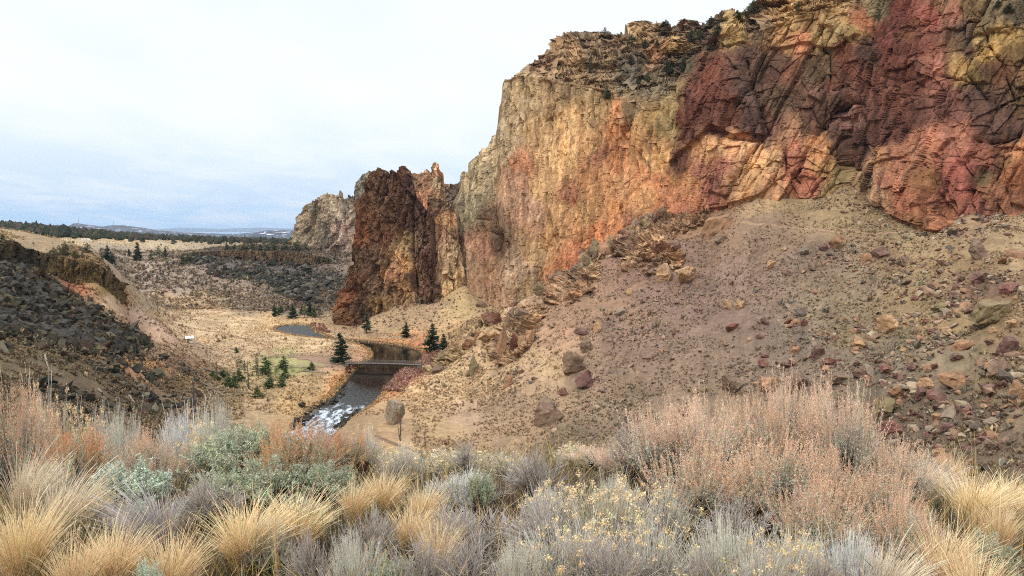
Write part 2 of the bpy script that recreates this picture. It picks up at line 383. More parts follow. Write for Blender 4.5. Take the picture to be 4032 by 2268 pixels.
def ground(x, y, detail=True):
    x = np.atleast_1d(np.asarray(x, float)); y = np.atleast_1d(np.asarray(y, float)); r = np.hypot(x, y)
    z = tps(x, y)
    fg = -1.45 - .08 * r - .05 * np.maximum(r - 5, 0) ** 2
    t = sst(9, 15, r); z = fg * (1 - t) + z * t
    P = np.stack([x, y, z * 0], -1)
    if detail:
        a = sst(10, 120, r)
        z = z + .6 * a * fbm(P, 26, 4, 3) + .28 * a * fbm(P, 5.0, 3, 9) + .03 * (1 - a) * fbm(P, .6, 4, 5)
    if detail:      # shallow runnels down the scree
        th = np.arctan2(x, y); gq = np.stack([th * 110 + .6 * fbm(P, 12, 2, 21), np.log(r + 1) * 9, 0 * r], -1); z = z + .6 * a * sst(-.05, .12, th) * fbm(gq, 1.6, 3, 23, .55, True)
    m = (r > 140) & (r < 520) & (x < 70)
    d = rivdist(x, y)
    zb = np.maximum(z, -54.55); zb = np.where(m, zb, z)
    lim = WATER_Z + .25 + .35 * np.maximum(d, 0) ** .9
    zb = np.where((d < 8), np.minimum(zb, lim), zb)
    z = np.where(d < 0, WATER_Z - .15 - 1.2 * sst(0, 5, -d), zb)
    return z
_e = [(round(float(proj(c)[0])), round(float(proj(c)[1])), round(float(c[1])), round(float(tps(c[:1], c[1:2])[0] - c[2]), 1)) for c in CPT]
print('CP residual >.7m', [e for e in _e if abs(e[3]) > .7])
def gz(x, y): return float(ground([x], [y])[0])
_RS = np.concatenate([np.linspace(2, 20, 200), np.linspace(20.2, 320, 1500), np.linspace(320.5, 700, 600), np.geomspace(702, 20000, 400)])
def hit(us, vs):
    """ground points seen at picture positions"""
    us, vs = np.atleast_1d(us).astype(float), np.atleast_1d(vs).astype(float); outp = np.zeros((len(us), 3))
    for k, (u, v) in enumerate(zip(us, vs)):
        P = at(u, v, _RS); g = ground(P[:, 0], P[:, 1]); b = np.nonzero(P[:, 2] < g)[0]
        i = b[0] if len(b) else len(_RS) - 1
        if i:
            a0 = P[i - 1, 2] - g[i - 1]; a1 = g[i] - P[i, 2]; t = a0 / (a0 + a1 + 1e-9); q = P[i - 1] + (P[i] - P[i - 1]) * t
        else: q = P[0]
        outp[k] = q
    return outp

# ------------------------------------------------------------------ ground colours: what grows or lies where
GC = K(1, (60, 165, (205, 180, 130)), (500, 175, (215, 190, 140)), (900, 190, (215, 190, 140)), (1300, 205, (200, 180, 140)), (1500, 220, (185, 165, 130)), (250, 230, (190, 165, 120)),
  (850, 260, (160, 145, 120)), (1000, 340, (170, 152, 128)), (1200, 330, (165, 150, 130)), (900, 420, (168, 148, 122)), (1100, 450, (165, 148, 128)), (1300, 450, (168, 150, 128)), (1500, 450, (160, 142, 122)), (1600, 320, (110, 105, 100)), (1900, 320, (95, 90, 85)),
  (1800, 420, (115, 108, 98)), (2100, 400, (90, 86, 84)), (2300, 420, (105, 98, 90)), (2400, 320, (150, 130, 112)), (2000, 520, (120, 108, 95)), (1700, 520, (165, 145, 118)), (2300, 560, (120, 106, 92)), (1800, 640, (160, 140, 115)), (2100, 680, (150, 132, 110)),
  (1000, 560, (175, 155, 120)), (1200, 600, (190, 165, 125)), (1400, 620, (195, 168, 122)), (1500, 700, (218, 190, 140)), (1250, 740, (215, 188, 140)), (1700, 760, (222, 194, 142)), (1500, 850, (225, 196, 145)), (1700, 850, (225, 196, 145)), (1900, 760, (225, 190, 130)), (2100, 765, (225, 190, 130)),
  (2200, 930, (228, 200, 148)), (1900, 900, (225, 196, 145)), (1600, 980, (205, 178, 135)), (1450, 980, (180, 155, 120)), (1700, 1150, (190, 168, 115)), (2200, 1180, (205, 175, 120)), (2420, 1200, (225, 165, 95)), (2100, 1330, (205, 170, 110)), (1800, 1350, (195, 168, 120)), (1550, 1250, (165, 145, 108)),
  (150, 330, (60, 58, 56)), (100, 450, (45, 48, 48)), (300, 500, (58, 60, 60)), (450, 620, (75, 68, 64)), (200, 650, (72, 66, 62)), (350, 800, (60, 60, 56)), (650, 760, (78, 72, 66)), (800, 850, (72, 66, 60)), (950, 930, (85, 76, 66)),
  (500, 460, (175, 115, 70)), (560, 530, (190, 120, 75)), (650, 570, (190, 145, 100)), (430, 430, (150, 110, 70)), (330, 400, (120, 108, 65)), (600, 440, (125, 112, 70)), (750, 540, (165, 140, 80)), (800, 650, (210, 180, 138)), (950, 700, (215, 185, 150)), (1050, 760, (215, 182, 148)), (1200, 880, (218, 184, 150)), (1350, 960, (212, 184, 142)), (900, 740, (205, 168, 130)), (1000, 850, (200, 165, 125)), (1120, 900, (205, 170, 132)),
  (1150, 950, (185, 155, 120)), (1300, 1050, (165, 135, 100)), (60, 950, (130, 112, 70)), (250, 1050, (122, 108, 75)), (450, 1100, (128, 112, 78)), (700, 1150, (120, 104, 74)), (900, 1050, (190, 145, 90)), (1100, 1080, (195, 150, 95)), (600, 1280, (118, 100, 72)), (900, 1250, (105, 90, 66)), (1200, 1250, (130, 108, 75)), (1400, 1180, (170, 142, 95)), (1000, 1350, (120, 100, 70)),
  (2150, 1050, (170, 175, 100)), (2050, 1040, (165, 172, 98)), (2250, 1030, (195, 155, 120)), (2350, 1030, (195, 155, 122)))
GC += K(2, (600, 860, (196, 166, 120)), (760, 830, (190, 162, 120)), (900, 830, (205, 178, 120)), (1000, 900, (205, 175, 122)), (880, 940, (215, 182, 125)), (560, 880, (200, 172, 124)), (1100, 850, (215, 180, 130)), (620, 985, (220, 165, 100)), (720, 1010, (220, 150, 95)),
  (740, 1090, (178, 128, 108)), (700, 1130, (190, 135, 110)), (640, 1180, (215, 155, 115)), (580, 1230, (225, 160, 100)), (850, 1150, (225, 195, 140)), (900, 1080, (225, 195, 138)), (1000, 1060, (222, 190, 135)), (1150, 1020, (222, 188, 132)), (700, 1250, (225, 190, 135)), (850, 1250, (222, 190, 138)), (650, 1320, (205, 172, 120)),
  (1050, 1200, (215, 182, 130)), (1250, 1150, (195, 165, 122)), (1000, 1350, (190, 160, 122)), (1200, 1300, (175, 148, 112)), (800, 1400, (200, 170, 120)), (450, 1400, (180, 150, 105)))
GC += K(5, (700, 500, (165, 135, 112)), (900, 300, (160, 130, 105)), (1000, 560, (162, 134, 112)), (1200, 450, (165, 138, 114)), (1250, 180, (165, 138, 108)), (1400, 80, (185, 160, 110)), (1300, 50, (205, 172, 120)), (1650, 110, (180, 155, 105)), (1500, 300, (158, 134, 108)), (1700, 400, (165, 142, 112)), (1900, 350, (178, 150, 105)), (2050, 250, (182, 158, 110)), (2200, 350, (188, 160, 108)), (2450, 250, (195, 168, 118)), (2350, 180, (192, 160, 115)),
  (600, 450, (172, 135, 108)), (400, 550, (190, 152, 115)), (330, 640, (195, 155, 118)), (250, 720, (200, 160, 120)), (500, 700, (165, 135, 110)), (150, 880, (212, 180, 130)), (450, 900, (172, 145, 115)), (700, 800, (165, 138, 112)), (600, 1050, (165, 142, 112)), (800, 950, (168, 142, 114)), (1000, 800, (162, 138, 112)), (1000, 1000, (165, 142, 110)),
  (1200, 650, (160, 134, 112)), (1250, 900, (160, 138, 112)), (1400, 750, (155, 138, 115)), (1600, 600, (165, 145, 112)), (1650, 850, (160, 142, 115)), (1800, 700, (170, 150, 108)), (1900, 800, (155, 140, 112)), (2000, 550, (180, 155, 105)), (2150, 650, (185, 158, 105)), (2300, 500, (150, 118, 88)), (2200, 850, (165, 148, 112)), (2450, 700, (165, 138, 95)), (2400, 1000, (165, 142, 100)), (2100, 1000, (150, 132, 102)),
  (2250, 1150, (135, 115, 90)), (2400, 1300, (140, 120, 92)), (1950, 1050, (145, 128, 100)), (500, 1200, (160, 138, 108)), (100, 1150, (188, 158, 118)), (300, 1250, (150, 130, 98)), (300, 450, (180, 140, 105)), (900, 170, (185, 145, 105)), (1050, 130, (190, 150, 110)), (700, 230, (175, 130, 100)))
GC += [(512, 560, (78, 62, 46)), (100, 560, (88, 72, 48)), (900, 560, (80, 66, 50)), (350, 500, (72, 60, 44)), (700, 520, (74, 62, 48)), (940, 500, (95, 80, 58)), (50, 480, (80, 68, 50))]
def seed_field(feat, seeds_feat, seeds_col, p=4.0):
    o = np.zeros((len(feat), 3))
    for k in range(0, len(feat), 30000):
        f = feat[k:k + 30000]
        d = ((f ** 2).sum(1)[:, None] + (seeds_feat ** 2).sum(1)[None] - 2 * f @ seeds_feat.T)
        wt = 1.0 / (np.maximum(d, 0) + .01) ** (p / 2); wt /= wt.sum(1)[:, None]; o[k:k + 30000] = wt @ seeds_col
    return o
GC = [(u, v, tuple(x * (.93 if u > 560 and v < 480 else .95 if v < 250 else 1.0) for x in c)) for u, v, c in GC]
_gp = hit([g[0] for g in GC], [g[1] for g in GC]); _gcol = np.array([lin(g[2], AK) for g in GC]); _gcol = (_gcol * .84 + .16 * _gcol.mean(1)[:, None]) * (1.06, .975, .96)
def gfeat(P):
    u, v = proj(P); r = np.log(np.maximum(P[:, 1], 1.0))
    return np.stack([np.clip(u, -400, 1500) / 16, np.clip(v, 100, 700) / 10, r * 9], -1)
_gf = gfeat(_gp)

na = 980
ang = np.concatenate([np.radians(np.linspace(-180, -50, 50, endpoint=False)), np.radians(np.linspace(-50, -37, 40, endpoint=False)), np.radians(np.linspace(-37, 37, na)), np.radians(np.linspace(37, 50, 41))[1:], np.radians(np.linspace(50, 180, 51))[1:-1]])
rad = np.concatenate([np.linspace(.5, 16, 110, endpoint=False), np.linspace(16, 95, 60, endpoint=False), np.linspace(95, 320, 420, endpoint=False), np.linspace(320, 620, 260, endpoint=False), np.geomspace(620, 24000, 70)])
R_, A_ = np.meshgrid(rad, ang, indexing='ij'); X, Y = (R_ * np.sin(A_)).ravel(), (R_ * np.cos(A_)).ravel()
Z = ground(X, Y); GP = np.stack([X, Y, Z], -1)
wv = np.stack([fbm(GP, 14, 4, 31), fbm(GP, 14, 4, 37)], -1)
feat = gfeat(GP); feat[:, :2] += wv * np.array([.9, .8])
col = seed_field(feat, _gf, _gcol)
# real patchiness of the turf: dry grass against bare soil, metres across
pt = fbm(GP, 2.6, 4, 51); pt2 = fbm(GP, 9.0, 3, 55)
pt3 = fbm(np.stack([A_.ravel() * 120, R_.ravel() * .12, 0 * X], -1), (2.2, 5, 1), 4, 58); col = col * (1 + .16 * np.clip(pt, -1, 1) + .14 * pt2 + .16 * pt3)[:, None]
rd = rivdist(X, Y)
col = np.where((rd < .6)[:, None], lin((110, 95, 70), .5), col)
# farther plain is dark with juniper and sage
fy = sst(900, 1500, np.hypot(X, Y))[:, None]; col = col * (1 - fy) + lin((95, 98, 88), .6) * fy
g = mesh('ground', GP, grid_faces(len(rad), len(ang), True), M_ground, col, True); tag(g, kind='structure')

# water: one level sheet, the banks rise out of it
def water_material():
    m = bpy.data.materials.new('river_water'); m.use_nodes = True; t = m.node_tree; n = t.nodes; l = t.links; b = n['Principled BSDF']
    b.inputs['Base Color'].default_value = (.012, .011, .008, 1); b.inputs['Roughness'].default_value = .06; b.inputs['IOR'].default_value = 1.33; b.inputs['Specular IOR Level'].default_value = .6
    tco = n.new('ShaderNodeTexCoord'); a = n.new('ShaderNodeAttribute'); a.attribute_name = 'Col'; s_ = n.new('ShaderNodeSeparateColor'); l.new(a.outputs['Color'], s_.inputs[0])
    q = n.new('ShaderNodeTexNoise'); q.inputs['Scale'].default_value = .9; q.inputs['Detail'].default_value = 5; l.new(tco.outputs['Object'], q.inputs['Vector'])
    bu = n.new('ShaderNodeBump'); bu.inputs['Distance'].default_value = .6; l.new(q.outputs['Fac'], bu.inputs['Height']); l.new(s_.outputs[0], bu.inputs['Strength'])
    l.new(bu.outputs[0], b.inputs['Normal'])
    sm_ = n.new('ShaderNodeMapRange'); l.new(s_.outputs[0], sm_.inputs[0]); sm_.inputs[3].default_value = .3; sm_.inputs[4].default_value = .8; l.new(sm_.outputs[0], b.inputs['Specular IOR Level'])
    rm_ = n.new('ShaderNodeMapRange'); l.new(s_.outputs[0], rm_.inputs[0]); rm_.inputs[3].default_value = .05; rm_.inputs[4].default_value = .34; l.new(rm_.outputs[0], b.inputs['Roughness'])
    # white water on the riffle
    q2 = n.new('ShaderNodeTexNoise'); q2.inputs['Scale'].default_value = .7; q2.inputs['Detail'].default_value = 6; q2.inputs['Roughness'].default_value = .7
    mp = n.new('ShaderNodeMapping'); mp.inputs['Scale'].default_value = (1.2, .45, 1); l.new(tco.outputs['Object'], mp.inputs[0]); l.new(mp.outputs[0], q2.inputs['Vector'])
    ad = n.new('ShaderNodeMath'); ad.operation = 'MULTIPLY_ADD'; l.new(s_.outputs[1], ad.inputs[0]); ad.inputs[1].default_value = .24; l.new(q2.outputs['Fac'], ad.inputs[2])
    r = n.new('ShaderNodeMapRange'); l.new(ad.outputs[0], r.inputs[0]); r.inputs[1].default_value = .68; r.inputs[2].default_value = .9
    df = n.new('ShaderNodeBsdfDiffuse'); df.inputs[0].default_value = (.6, .66, .72, 1); ms = n.new('ShaderNodeMixShader'); l.new(r.outputs[0], ms.inputs[0])
    l.new(b.outputs[0], ms.inputs[1]); l.new(df.outputs[0], ms.inputs[2]); l.new(ms.outputs[0], n['Material Output'].inputs[0])
    return m
gx, gy = np.meshgrid(np.linspace(-190, 30, 160), np.linspace(150, 470, 220), indexing='ij')
WP = np.stack([gx.ravel(), gy.ravel(), np.full(gx.size, WATER_Z)], -1); uu, vv = proj(WP)
rip = np.clip(.02 + .75 * sst(380, 400, vv) + .98 * sst(341, 335, vv), 0, 1); foam = np.clip(sst(396, 411, vv), 0, 1)
river = mesh('river', WP, grid_faces(160, 220), water_material(), np.stack([rip, foam, foam * 0], -1), True); tag(river, kind='structure')
# ------------------------------------------------------------------ cliffs: sheets of real relief with a back
def cliff(name, u0, u1, nu, nv, vb, vt, Dfun, disp, colf, mat, label, cat='cliff', back=60, group=None, jag=0, jags=3):
    us = np.linspace(u0, u1, nu); t = np.linspace(0, 1, nv)
    B = vb(us); T = vt(us)
    if jag:
        P0 = at(us, T, np.array([float(Dfun(np.array([a]), np.array([b]))[0]) for a, b in zip(us, T)]))
        q = P0 * 1.0; q[:, 2] = 0
        T = T - jag * (np.abs(fbm(q, jags * 2.2, 4, 77, .6)) * 1.4 + .5 * fbm(q, jags * .6, 3, 78))
    U = np.repeat(us[None], nv, 0); V = B[None] + (T - B)[None] * t[:, None]
    D = Dfun(U.ravel(), V.ravel()).reshape(U.shape)
    P = at(U, V, D)
    gu = np.gradient(P, axis=1); gv = np.gradient(P, axis=0); n = np.cross(gu, gv); n /= np.linalg.norm(n, axis=-1)[..., None] + 1e-9
    n = np.where((n * P).sum(-1)[..., None] > 0, -n, n)
    nm = n.copy(); nm[..., 2] *= .3; nm /= np.linalg.norm(nm, axis=-1)[..., None] + 1e-9
    d, extra = disp(P.reshape(-1, 3), U.ravel(), V.ravel())
    P = P + nm * d.reshape(U.shape)[..., None]
    C = colf(P.reshape(-1, 3), U.ravel(), V.ravel(), extra).reshape(nv, nu, 3)
    nb = 5                                             # wrap backwards over the top and round the sides
    ii = np.arange(nv + nb); jj = np.arange(-nb, nu + nb)
    I = np.clip(ii, 0, nv - 1); J = np.clip(jj, 0, nu - 1)
    k = np.maximum(np.maximum(ii - nv + 1, 0)[:, None], np.maximum(np.maximum(-jj, 0), np.maximum(jj - nu + 1, 0))[None])
    Q = P[I][:, J].copy(); kk = (k / nb) ** 1.5
    Q[..., 1] += back * kk; Q[..., 2] -= .12 * back * kk * (k > 0); Q[..., 0] += kk * back * Q[..., 0] / Q[..., 1] * .9
    Cc = C[I][:, J]
    o = mesh(name, Q.reshape(-1, 3), grid_faces(nv + nb, nu + 2 * nb), mat, Cc.reshape(-1, 3), False)
    return tag(o, label, cat, group)
def polys(U, V, feats):
    s = np.zeros(U.shape)
    for pts, wd, dp in feats: s += dp * np.exp(-(segdist(U, V, pts) / wd) ** 2)
    return s
def blobs(U, V, feats):
    s = np.zeros(U.shape)
    for (u, v, ru, rv, a) in feats: s += a * np.exp(-((U - u) / ru) ** 2 - ((V - v) / rv) ** 2)
    return s
def plates(U, V, feats):
    """slabs standing proud: (polygon, amount, edge softness px)"""
    s = np.zeros(U.shape)
    for poly, a, e in feats:
        d = segdist(U, V, poly + poly[:1]); ins = inpoly(U, V, poly); s += a * sst(-e, e, np.where(ins, d, -d))
    return s
def rock_disp(P, big=(9, 9, 60), A=(2.2, 1.3, .5), cell=(7, 7, 22), cellA=1.4, s=0, bed=0.0, wp_=1.2, fine=1.0, groove=.6):
    wp = P + np.stack([fbm(P, 9, 3, s + 1), fbm(P, 9, 3, s + 2), fbm(P, 9, 3, s + 3)], -1) * wp_
    cell = np.array(cell, float)
    d = A[0] * fbm(wp, big, 3, s + 5) + A[1] * .7 * fbm(wp, (3.6, 3.6, 18), 3, s + 9, .55, True) + A[2] * .6 * fbm(P, (1.7, 1.7, 2.6), 4, s + 15, .6)
    v1, c1, e1 = facets(wp, cell * 1.7, s + 21); v2, c2, e2 = facets(wp, cell * .62, s + 51); v3, c3, e3 = facets(wp, cell * .27, s + 81)
    v4, c4, e4 = facets(P, cell * .13, s + 121); d = d + cellA * (1.9 * v1 + 1.1 * v2 + fine * (.6 * v3 + .3 * v4)) - cellA * (groove * .5 * np.exp(-(e1 / .035) ** 2) + groove * .3 * np.exp(-(e2 / .05) ** 2))
    if bed:
        zc = wp[:, 2] / 3.1 + .6 * fbm(P, 30, 2, s + 51); fr = zc - np.floor(zc); d = d + bed * (_h(np.floor(zc), zc * 0, zc * 0, s) - .3 - .9 * np.exp(-(np.minimum(fr, 1 - fr) / .12) ** 2))
    return d, (c1, c2)
def wine(s_):
    return [(u, v, tuple(.62 * x + .38 * y for x, y in zip(c, (104, 52, 48))) if (u > 690 and c[0] < 150 and 28 < v < 150) else c) for u, v, c in s_]
def rehue(c):
    r_, g_, b_ = c
    if b_ < 80 and r_ > 128 and g_ > 100: b_ = b_ * .45 + 48; g_ -= 5
    if r_ < 118 and r_ - g_ < 22: r_, g_, b_ = r_ * 1.2 + 6, g_ * 1.16 + 2, b_ * 1.1
    if r_ <= 148: b_ = min(b_, g_ * .97)
    if r_ > 174: g_ += .25 * max(0, r_ - g_ - 50); b_ = b_ * 1.04
    if r_ > 148: g_ = g_ + .3 * max(0, r_ - g_ - 46); return (r_ * 1.04, g_, b_ * .97 + (12 if b_ < 70 else 0))
    if r_ - g_ > 30: return (r_ * 1.0, g_ + .12 * (r_ - g_), b_ * .96)
    return (r_ * 1.02, g_ * .99, b_ * .96)
def seeds_color(seeds, warpA=5.0, p=5.0, vs=(1, 1), k=.98):
    sf = np.array([(a * vs[0], b * vs[1]) for a, b, _ in seeds]); sc = np.array([lin(rehue(c), k) for _, _, c in seeds]); sc = (sc * .8 + .2 * sc.mean(1)[:, None]) * (1.0, 1.01, .87); dd_ = ((sf[:, None] - sf[None]) ** 2).sum(-1); wn = np.exp(-dd_ / 120.); wn /= wn.sum(1)[:, None]; sc = sc * .55 + .45 * (wn @ sc)
    def f(P, U, V, ex):
        w1 = fbm(P, (16, 16, 30), 6, 91, .72); w2 = fbm(P, (16, 16, 30), 6, 97, .72)
        ft = np.stack([(U + warpA * w1) * vs[0], (V + warpA * 1.3 * w2) * vs[1]], -1); c = seed_field(ft, sf, sc, p)
        m = 1 + .3 * (ex[0] - .5) + .34 * (ex[1] - .5)
        st = fbm(P, (2.2, 2.2, 22), 4, 61, .6); m = m + .26 * st           # water streaks, lichen and painted-in crevice darkness run down the face
        sk = fbm(P, (1.5, 1.5, 45), 3, 63, .6); m = m * (1 - .34 * sst(.15, .6, sk) + .16 * sst(.1, .6, -sk))
        ft2 = fbm(P, (5, 5, 9), 4, 67, .6)
        c = c * m[:, None]; c = c * (1 + .12 * ft2[:, None] * np.array([.6, 1, 1.5]))
        return np.clip(c, .005, .8)
    return f

def joints(P, sp, zsp, amp, gro, shear=.1, s=0, tilt=1.6, warp_=1.4, dirv=(.62, -.78), gw=.11):
    """flat faces between steep joints: each panel has its own depth and tilt, some joints gape"""
    a = P[:, 0] * dirv[0] + P[:, 1] * dirv[1] + shear * P[:, 2] + warp_ * fbm(P, (18, 18, 30), 3, s + 1) + .25 * warp_ * fbm(P, 3, 3, s + 2); z0 = np.zeros(len(P))
    q = a / sp; i = np.floor(q); bi = i + .7 * (_h(i, z0, z0, s) - .5) * .8; bn = i + 1 + .7 * (_h(i + 1, z0, z0, s) - .5) * .8
    c = np.where(q < bi, i - 1, np.where(q > bn, i + 1, i)); lo = c + .56 * (_h(c, z0, z0, s) - .5); hi = c + 1 + .56 * (_h(c + 1, z0, z0, s) - .5); fr = (q - lo) / np.maximum(hi - lo, .05)
    zz_ = P[:, 2] / zsp + 7 * _h(c, z0, z0, s + 3) + .12 * fbm(P, 5, 3, s + 4) + .25 * (fr - .5) * (_h(c, z0, z0, s + 9) - .5); zr = np.floor(zz_); fz = zz_ - zr
    v = amp * (1.4 * (_h(c, zr, z0, s + 5) - .5) + tilt * (fr - .5) * (_h(c, zr, z0, s + 6) - .5) + .8 * (fz - .5) * (_h(c, zr, z0, s + 7) - .3))
    dj = np.minimum(fr, 1 - fr) * sp * np.maximum(hi - lo, .05); near = np.where(fr < .5, c, c + 1); op = _h(near, np.floor(P[:, 2] / 19), z0, s + 8)
    v = v - gro * sst(.35, .75, op) * np.exp(-(dj / (gw * (1 + 2 * op))) ** 2) - .4 * gro * np.exp(-(np.minimum(fz, 1 - fz) * zsp / (gw * 1.2)) ** 2) * (_h(c, zr, z0, s + 11) > .5)
    return v, _h(c, zr, z0, s + 12)
# ---- the big wall
SKY = K(2, (905, 300), (925, 200), (935, 130), (965, 100), (990, 110), (1010, 50), (1060, 0)) + K(3, (150, 710), (200, 632), (208, 500), (206, 480), (219, 400), (235, 385), (300, 355), (335, 345), (339, 303), (370, 298), (405, 315), (414, 285),
      (455, 252), (459, 208), (520, 170), (570, 152), (590, 158), (680, 150), (705, 168), (722, 178), (745, 166), (790, 172), (800, 188), (832, 185), (835, 118), (860, 104), (900, 106), (1000, 115), (1020, 130), (1060, 98), (1100, 95), (1140, 112), (1200, 122), (1240, 92), (1290, 72), (1350, 86), (1400, 62), (1449, 50)) + [(763, 2), (800, -25), (900, -60), (1040, -85), (1120, -90)]
TIER = [(440, 0), (495, 100), (500, 84), (528, 79), (560, 84), (602, 96), (640, 97), (680, 98), (688, 62), (720, 44), (770, 30), (790, 22), (850, 5), (900, -25), (1120, -30)]
def wall_base(u): return np.where(u < 505, itp(u, [(430, 302), (467, 300), (505, 318)]), np.where(u < 700, itp(u, [(505, 318), (560, 312), (640, 262), (700, 235)]), itp(u, FOOT) + 16))
def wall_D(U, V):
    d = itp(U, WALL_D)
    T = itp(U, TIER); d = d + .10 * (itp(U, FOOT + [(440, 300), (640, 240)]) - V).clip(0)      # leans back a little
    s = np.maximum(T - V, 0)
    h = 9 + 2 * np.sin(U * .031); q = s / h + .35 * np.sin(U * .06) + .2 * np.sin(U * .17)
    st = np.where(s > 0, np.floor(q) + sst(.55, 1.0, q - np.floor(q)), 0); st = np.maximum(st, 0)
    d = d + st * 13 * np.where(U > 690, .8, 1)
    # left arete turns away from us
    d = d + 26 * sst(500, 478, U) * sst(190, 110, V)
    return d
WCR = [(K(3, (230, 820), (240, 740), (250, 660), (265, 600), (300, 500), (310, 400)), 1.6, -4), (K(3, (450, 1180), (500, 1090), (530, 1000), (600, 930), (590, 820), (600, 700)), 1.3, -3),
       (K(3, (640, 880), (660, 760), (690, 640), (740, 540)), 1.5, -3), (K(3, (850, 470), (855, 560), (800, 640), (840, 700)), 1.6, -4), (K(3, (960, 500), (955, 620), (900, 750), (930, 840), (880, 900), (800, 960), (790, 1050)), 1.6, -4),
       (K(3, (400, 600), (440, 560), (440, 640)), 3.0, -5), (K(3, (1320, 290), (1420, 500), (1449, 560)), 1.8, -5), (K(3, (1240, 630), (1300, 660), (1449, 680)), 1.8, -4), (K(3, (960, 740), (1040, 690), (1100, 660)), 1.6, -3),
       (K(3, (170, 1100), (220, 1120), (200, 1180), (210, 1230), (180, 1310)), 3.0, -6), (K(3, (95, 1040), (150, 1050)), 3.0, -3), (K(3, (340, 1140), (345, 1240)), 1.3, -3), (K(3, (0, 1150), (20, 1250), (40, 1360)), 1.6, -5),
       (K(3, (560, 1170), (650, 1130)), 1.3, -2.5), (K(3, (1240, 740), (1260, 860), (1300, 940)), 1.2, -2.5), (K(3, (1050, 870), (1060, 960), (980, 1010)), 1.4, -3), (K(3, (500, 880), (440, 960), (420, 1080)), 1.2, -2),
       (K(4, (905, 180), (890, 280), (880, 390)), 2.6, -7), (K(4, (640, 160), (635, 280), (685, 310), (690, 420), (650, 620), (640, 720)), 1.8, -6), (K(4, (690, 200), (640, 300)), 1.6, -3), (K(4, (205, 350), (240, 540), (290, 680), (310, 760)), 2.2, -6),
       (K(4, (40, 765), (120, 800), (240, 820), (330, 770)), 2.0, -4), (K(4, (660, 720), (720, 640), (820, 595), (880, 605)), 3.0, -7), (K(4, (850, 640), (900, 700)), 2.4, -5), (K(4, (1260, 340), (1245, 430), (1280, 520)), 1.5, -3.5), (K(4, (660, 840), (740, 900), (790, 970), (850, 975)), 2.4, -4),
       (K(4, (1420, 60), (1430, 250), (1440, 400), (1500, 470), (1560, 560)), 1.8, -5), (K(4, (1530, 80), (1570, 250), (1680, 400), (1730, 560)), 1.8, -5), (K(4, (1620, 100), (1600, 220)), 1.8, -4), (K(4, (1280, 900), (1300, 1060), (1270, 1200), (1250, 1300)), 1.6, -5),
       (K(4, (1410, 860), (1440, 930), (1490, 1000), (1480, 1150), (1520, 1240)), 1.6, -5), (K(4, (1360, 960), (1360, 1040), (1400, 1180)), 1.2, -3), (K(4, (1500, 800), (1600, 810), (1780, 765)), 2.0, -5), (K(4, (1440, 760), (1500, 830)), 2, -4), (K(4, (430, 880), (440, 980), (500, 1040)), 2.0, -4.5),
       (K(4, (540, 1120), (620, 1075)), 1.2, -3), (K(4, (625, 1080), (630, 1140)), 1.2, -3), (K(4, (50, 880), (60, 960), (100, 1120)), 1.1, -2.5), (K(4, (1230, 950), (1270, 965)), 1.8, -3), (K(4, (1640, 1150), (1600, 1230)), 1.5, -4), (K(4, (1700, 1080), (1720, 1180)), 1.6, -3.5), (K(4, (480, 540), (560, 600), (620, 720)), 2.2, -3.5),
       (K(4, (700, 520), (830, 500)), 1.8, -3), (K(4, (1000, 440), (1060, 470), (1160, 450), (1200, 500)), 1.6, -3), (K(4, (1280, 440), (1480, 465)), 1.6, -3), (K(4, (820, 250), (930, 250)), 1.5, -3), (K(4, (1040, 240), (1110, 180), (1300, 90)), 1.5, -3)]
WBL = [(*K(3, (1230, 480))[0], 26, 34, 7), (*K(4, (450, 480))[0], 24, 32, 4), (*K(4, (1100, 380))[0], 50, 40, 5), (*K(4, (780, 780))[0], 18, 26, -5), (*K(4, (760, 660))[0], 16, 10, -3), (*K(4, (1130, 1060))[0], 32, 34, 7), (*K(4, (1400, 1050))[0], 16, 34, 4),
       (*K(4, (300, 960))[0], 40, 26, 4), (*K(4, (760, 1000))[0], 9, 20, -5), (*K(3, (280, 700))[0], 14, 60, 4), (*K(3, (150, 900))[0], 14, 40, 4), (*K(3, (480, 900))[0], 12, 50, 3), (*K(3, (790, 650))[0], 10, 40, 3), (*K(3, (920, 640))[0], 9, 34, 3), (*K(3, (200, 1200))[0], 7, 18, -5),
       (*K(3, (660, 1080))[0], 10, 20, 2.5), (*K(3, (1230, 880))[0], 20, 24, 3), (*K(4, (1490, 250))[0], 10, 40, 4), (*K(4, (1600, 300))[0], 8, 40, 3), (*K(4, (1740, 980))[0], 9, 24, 4), (*K(4, (1600, 620))[0], 20, 20, -3)]
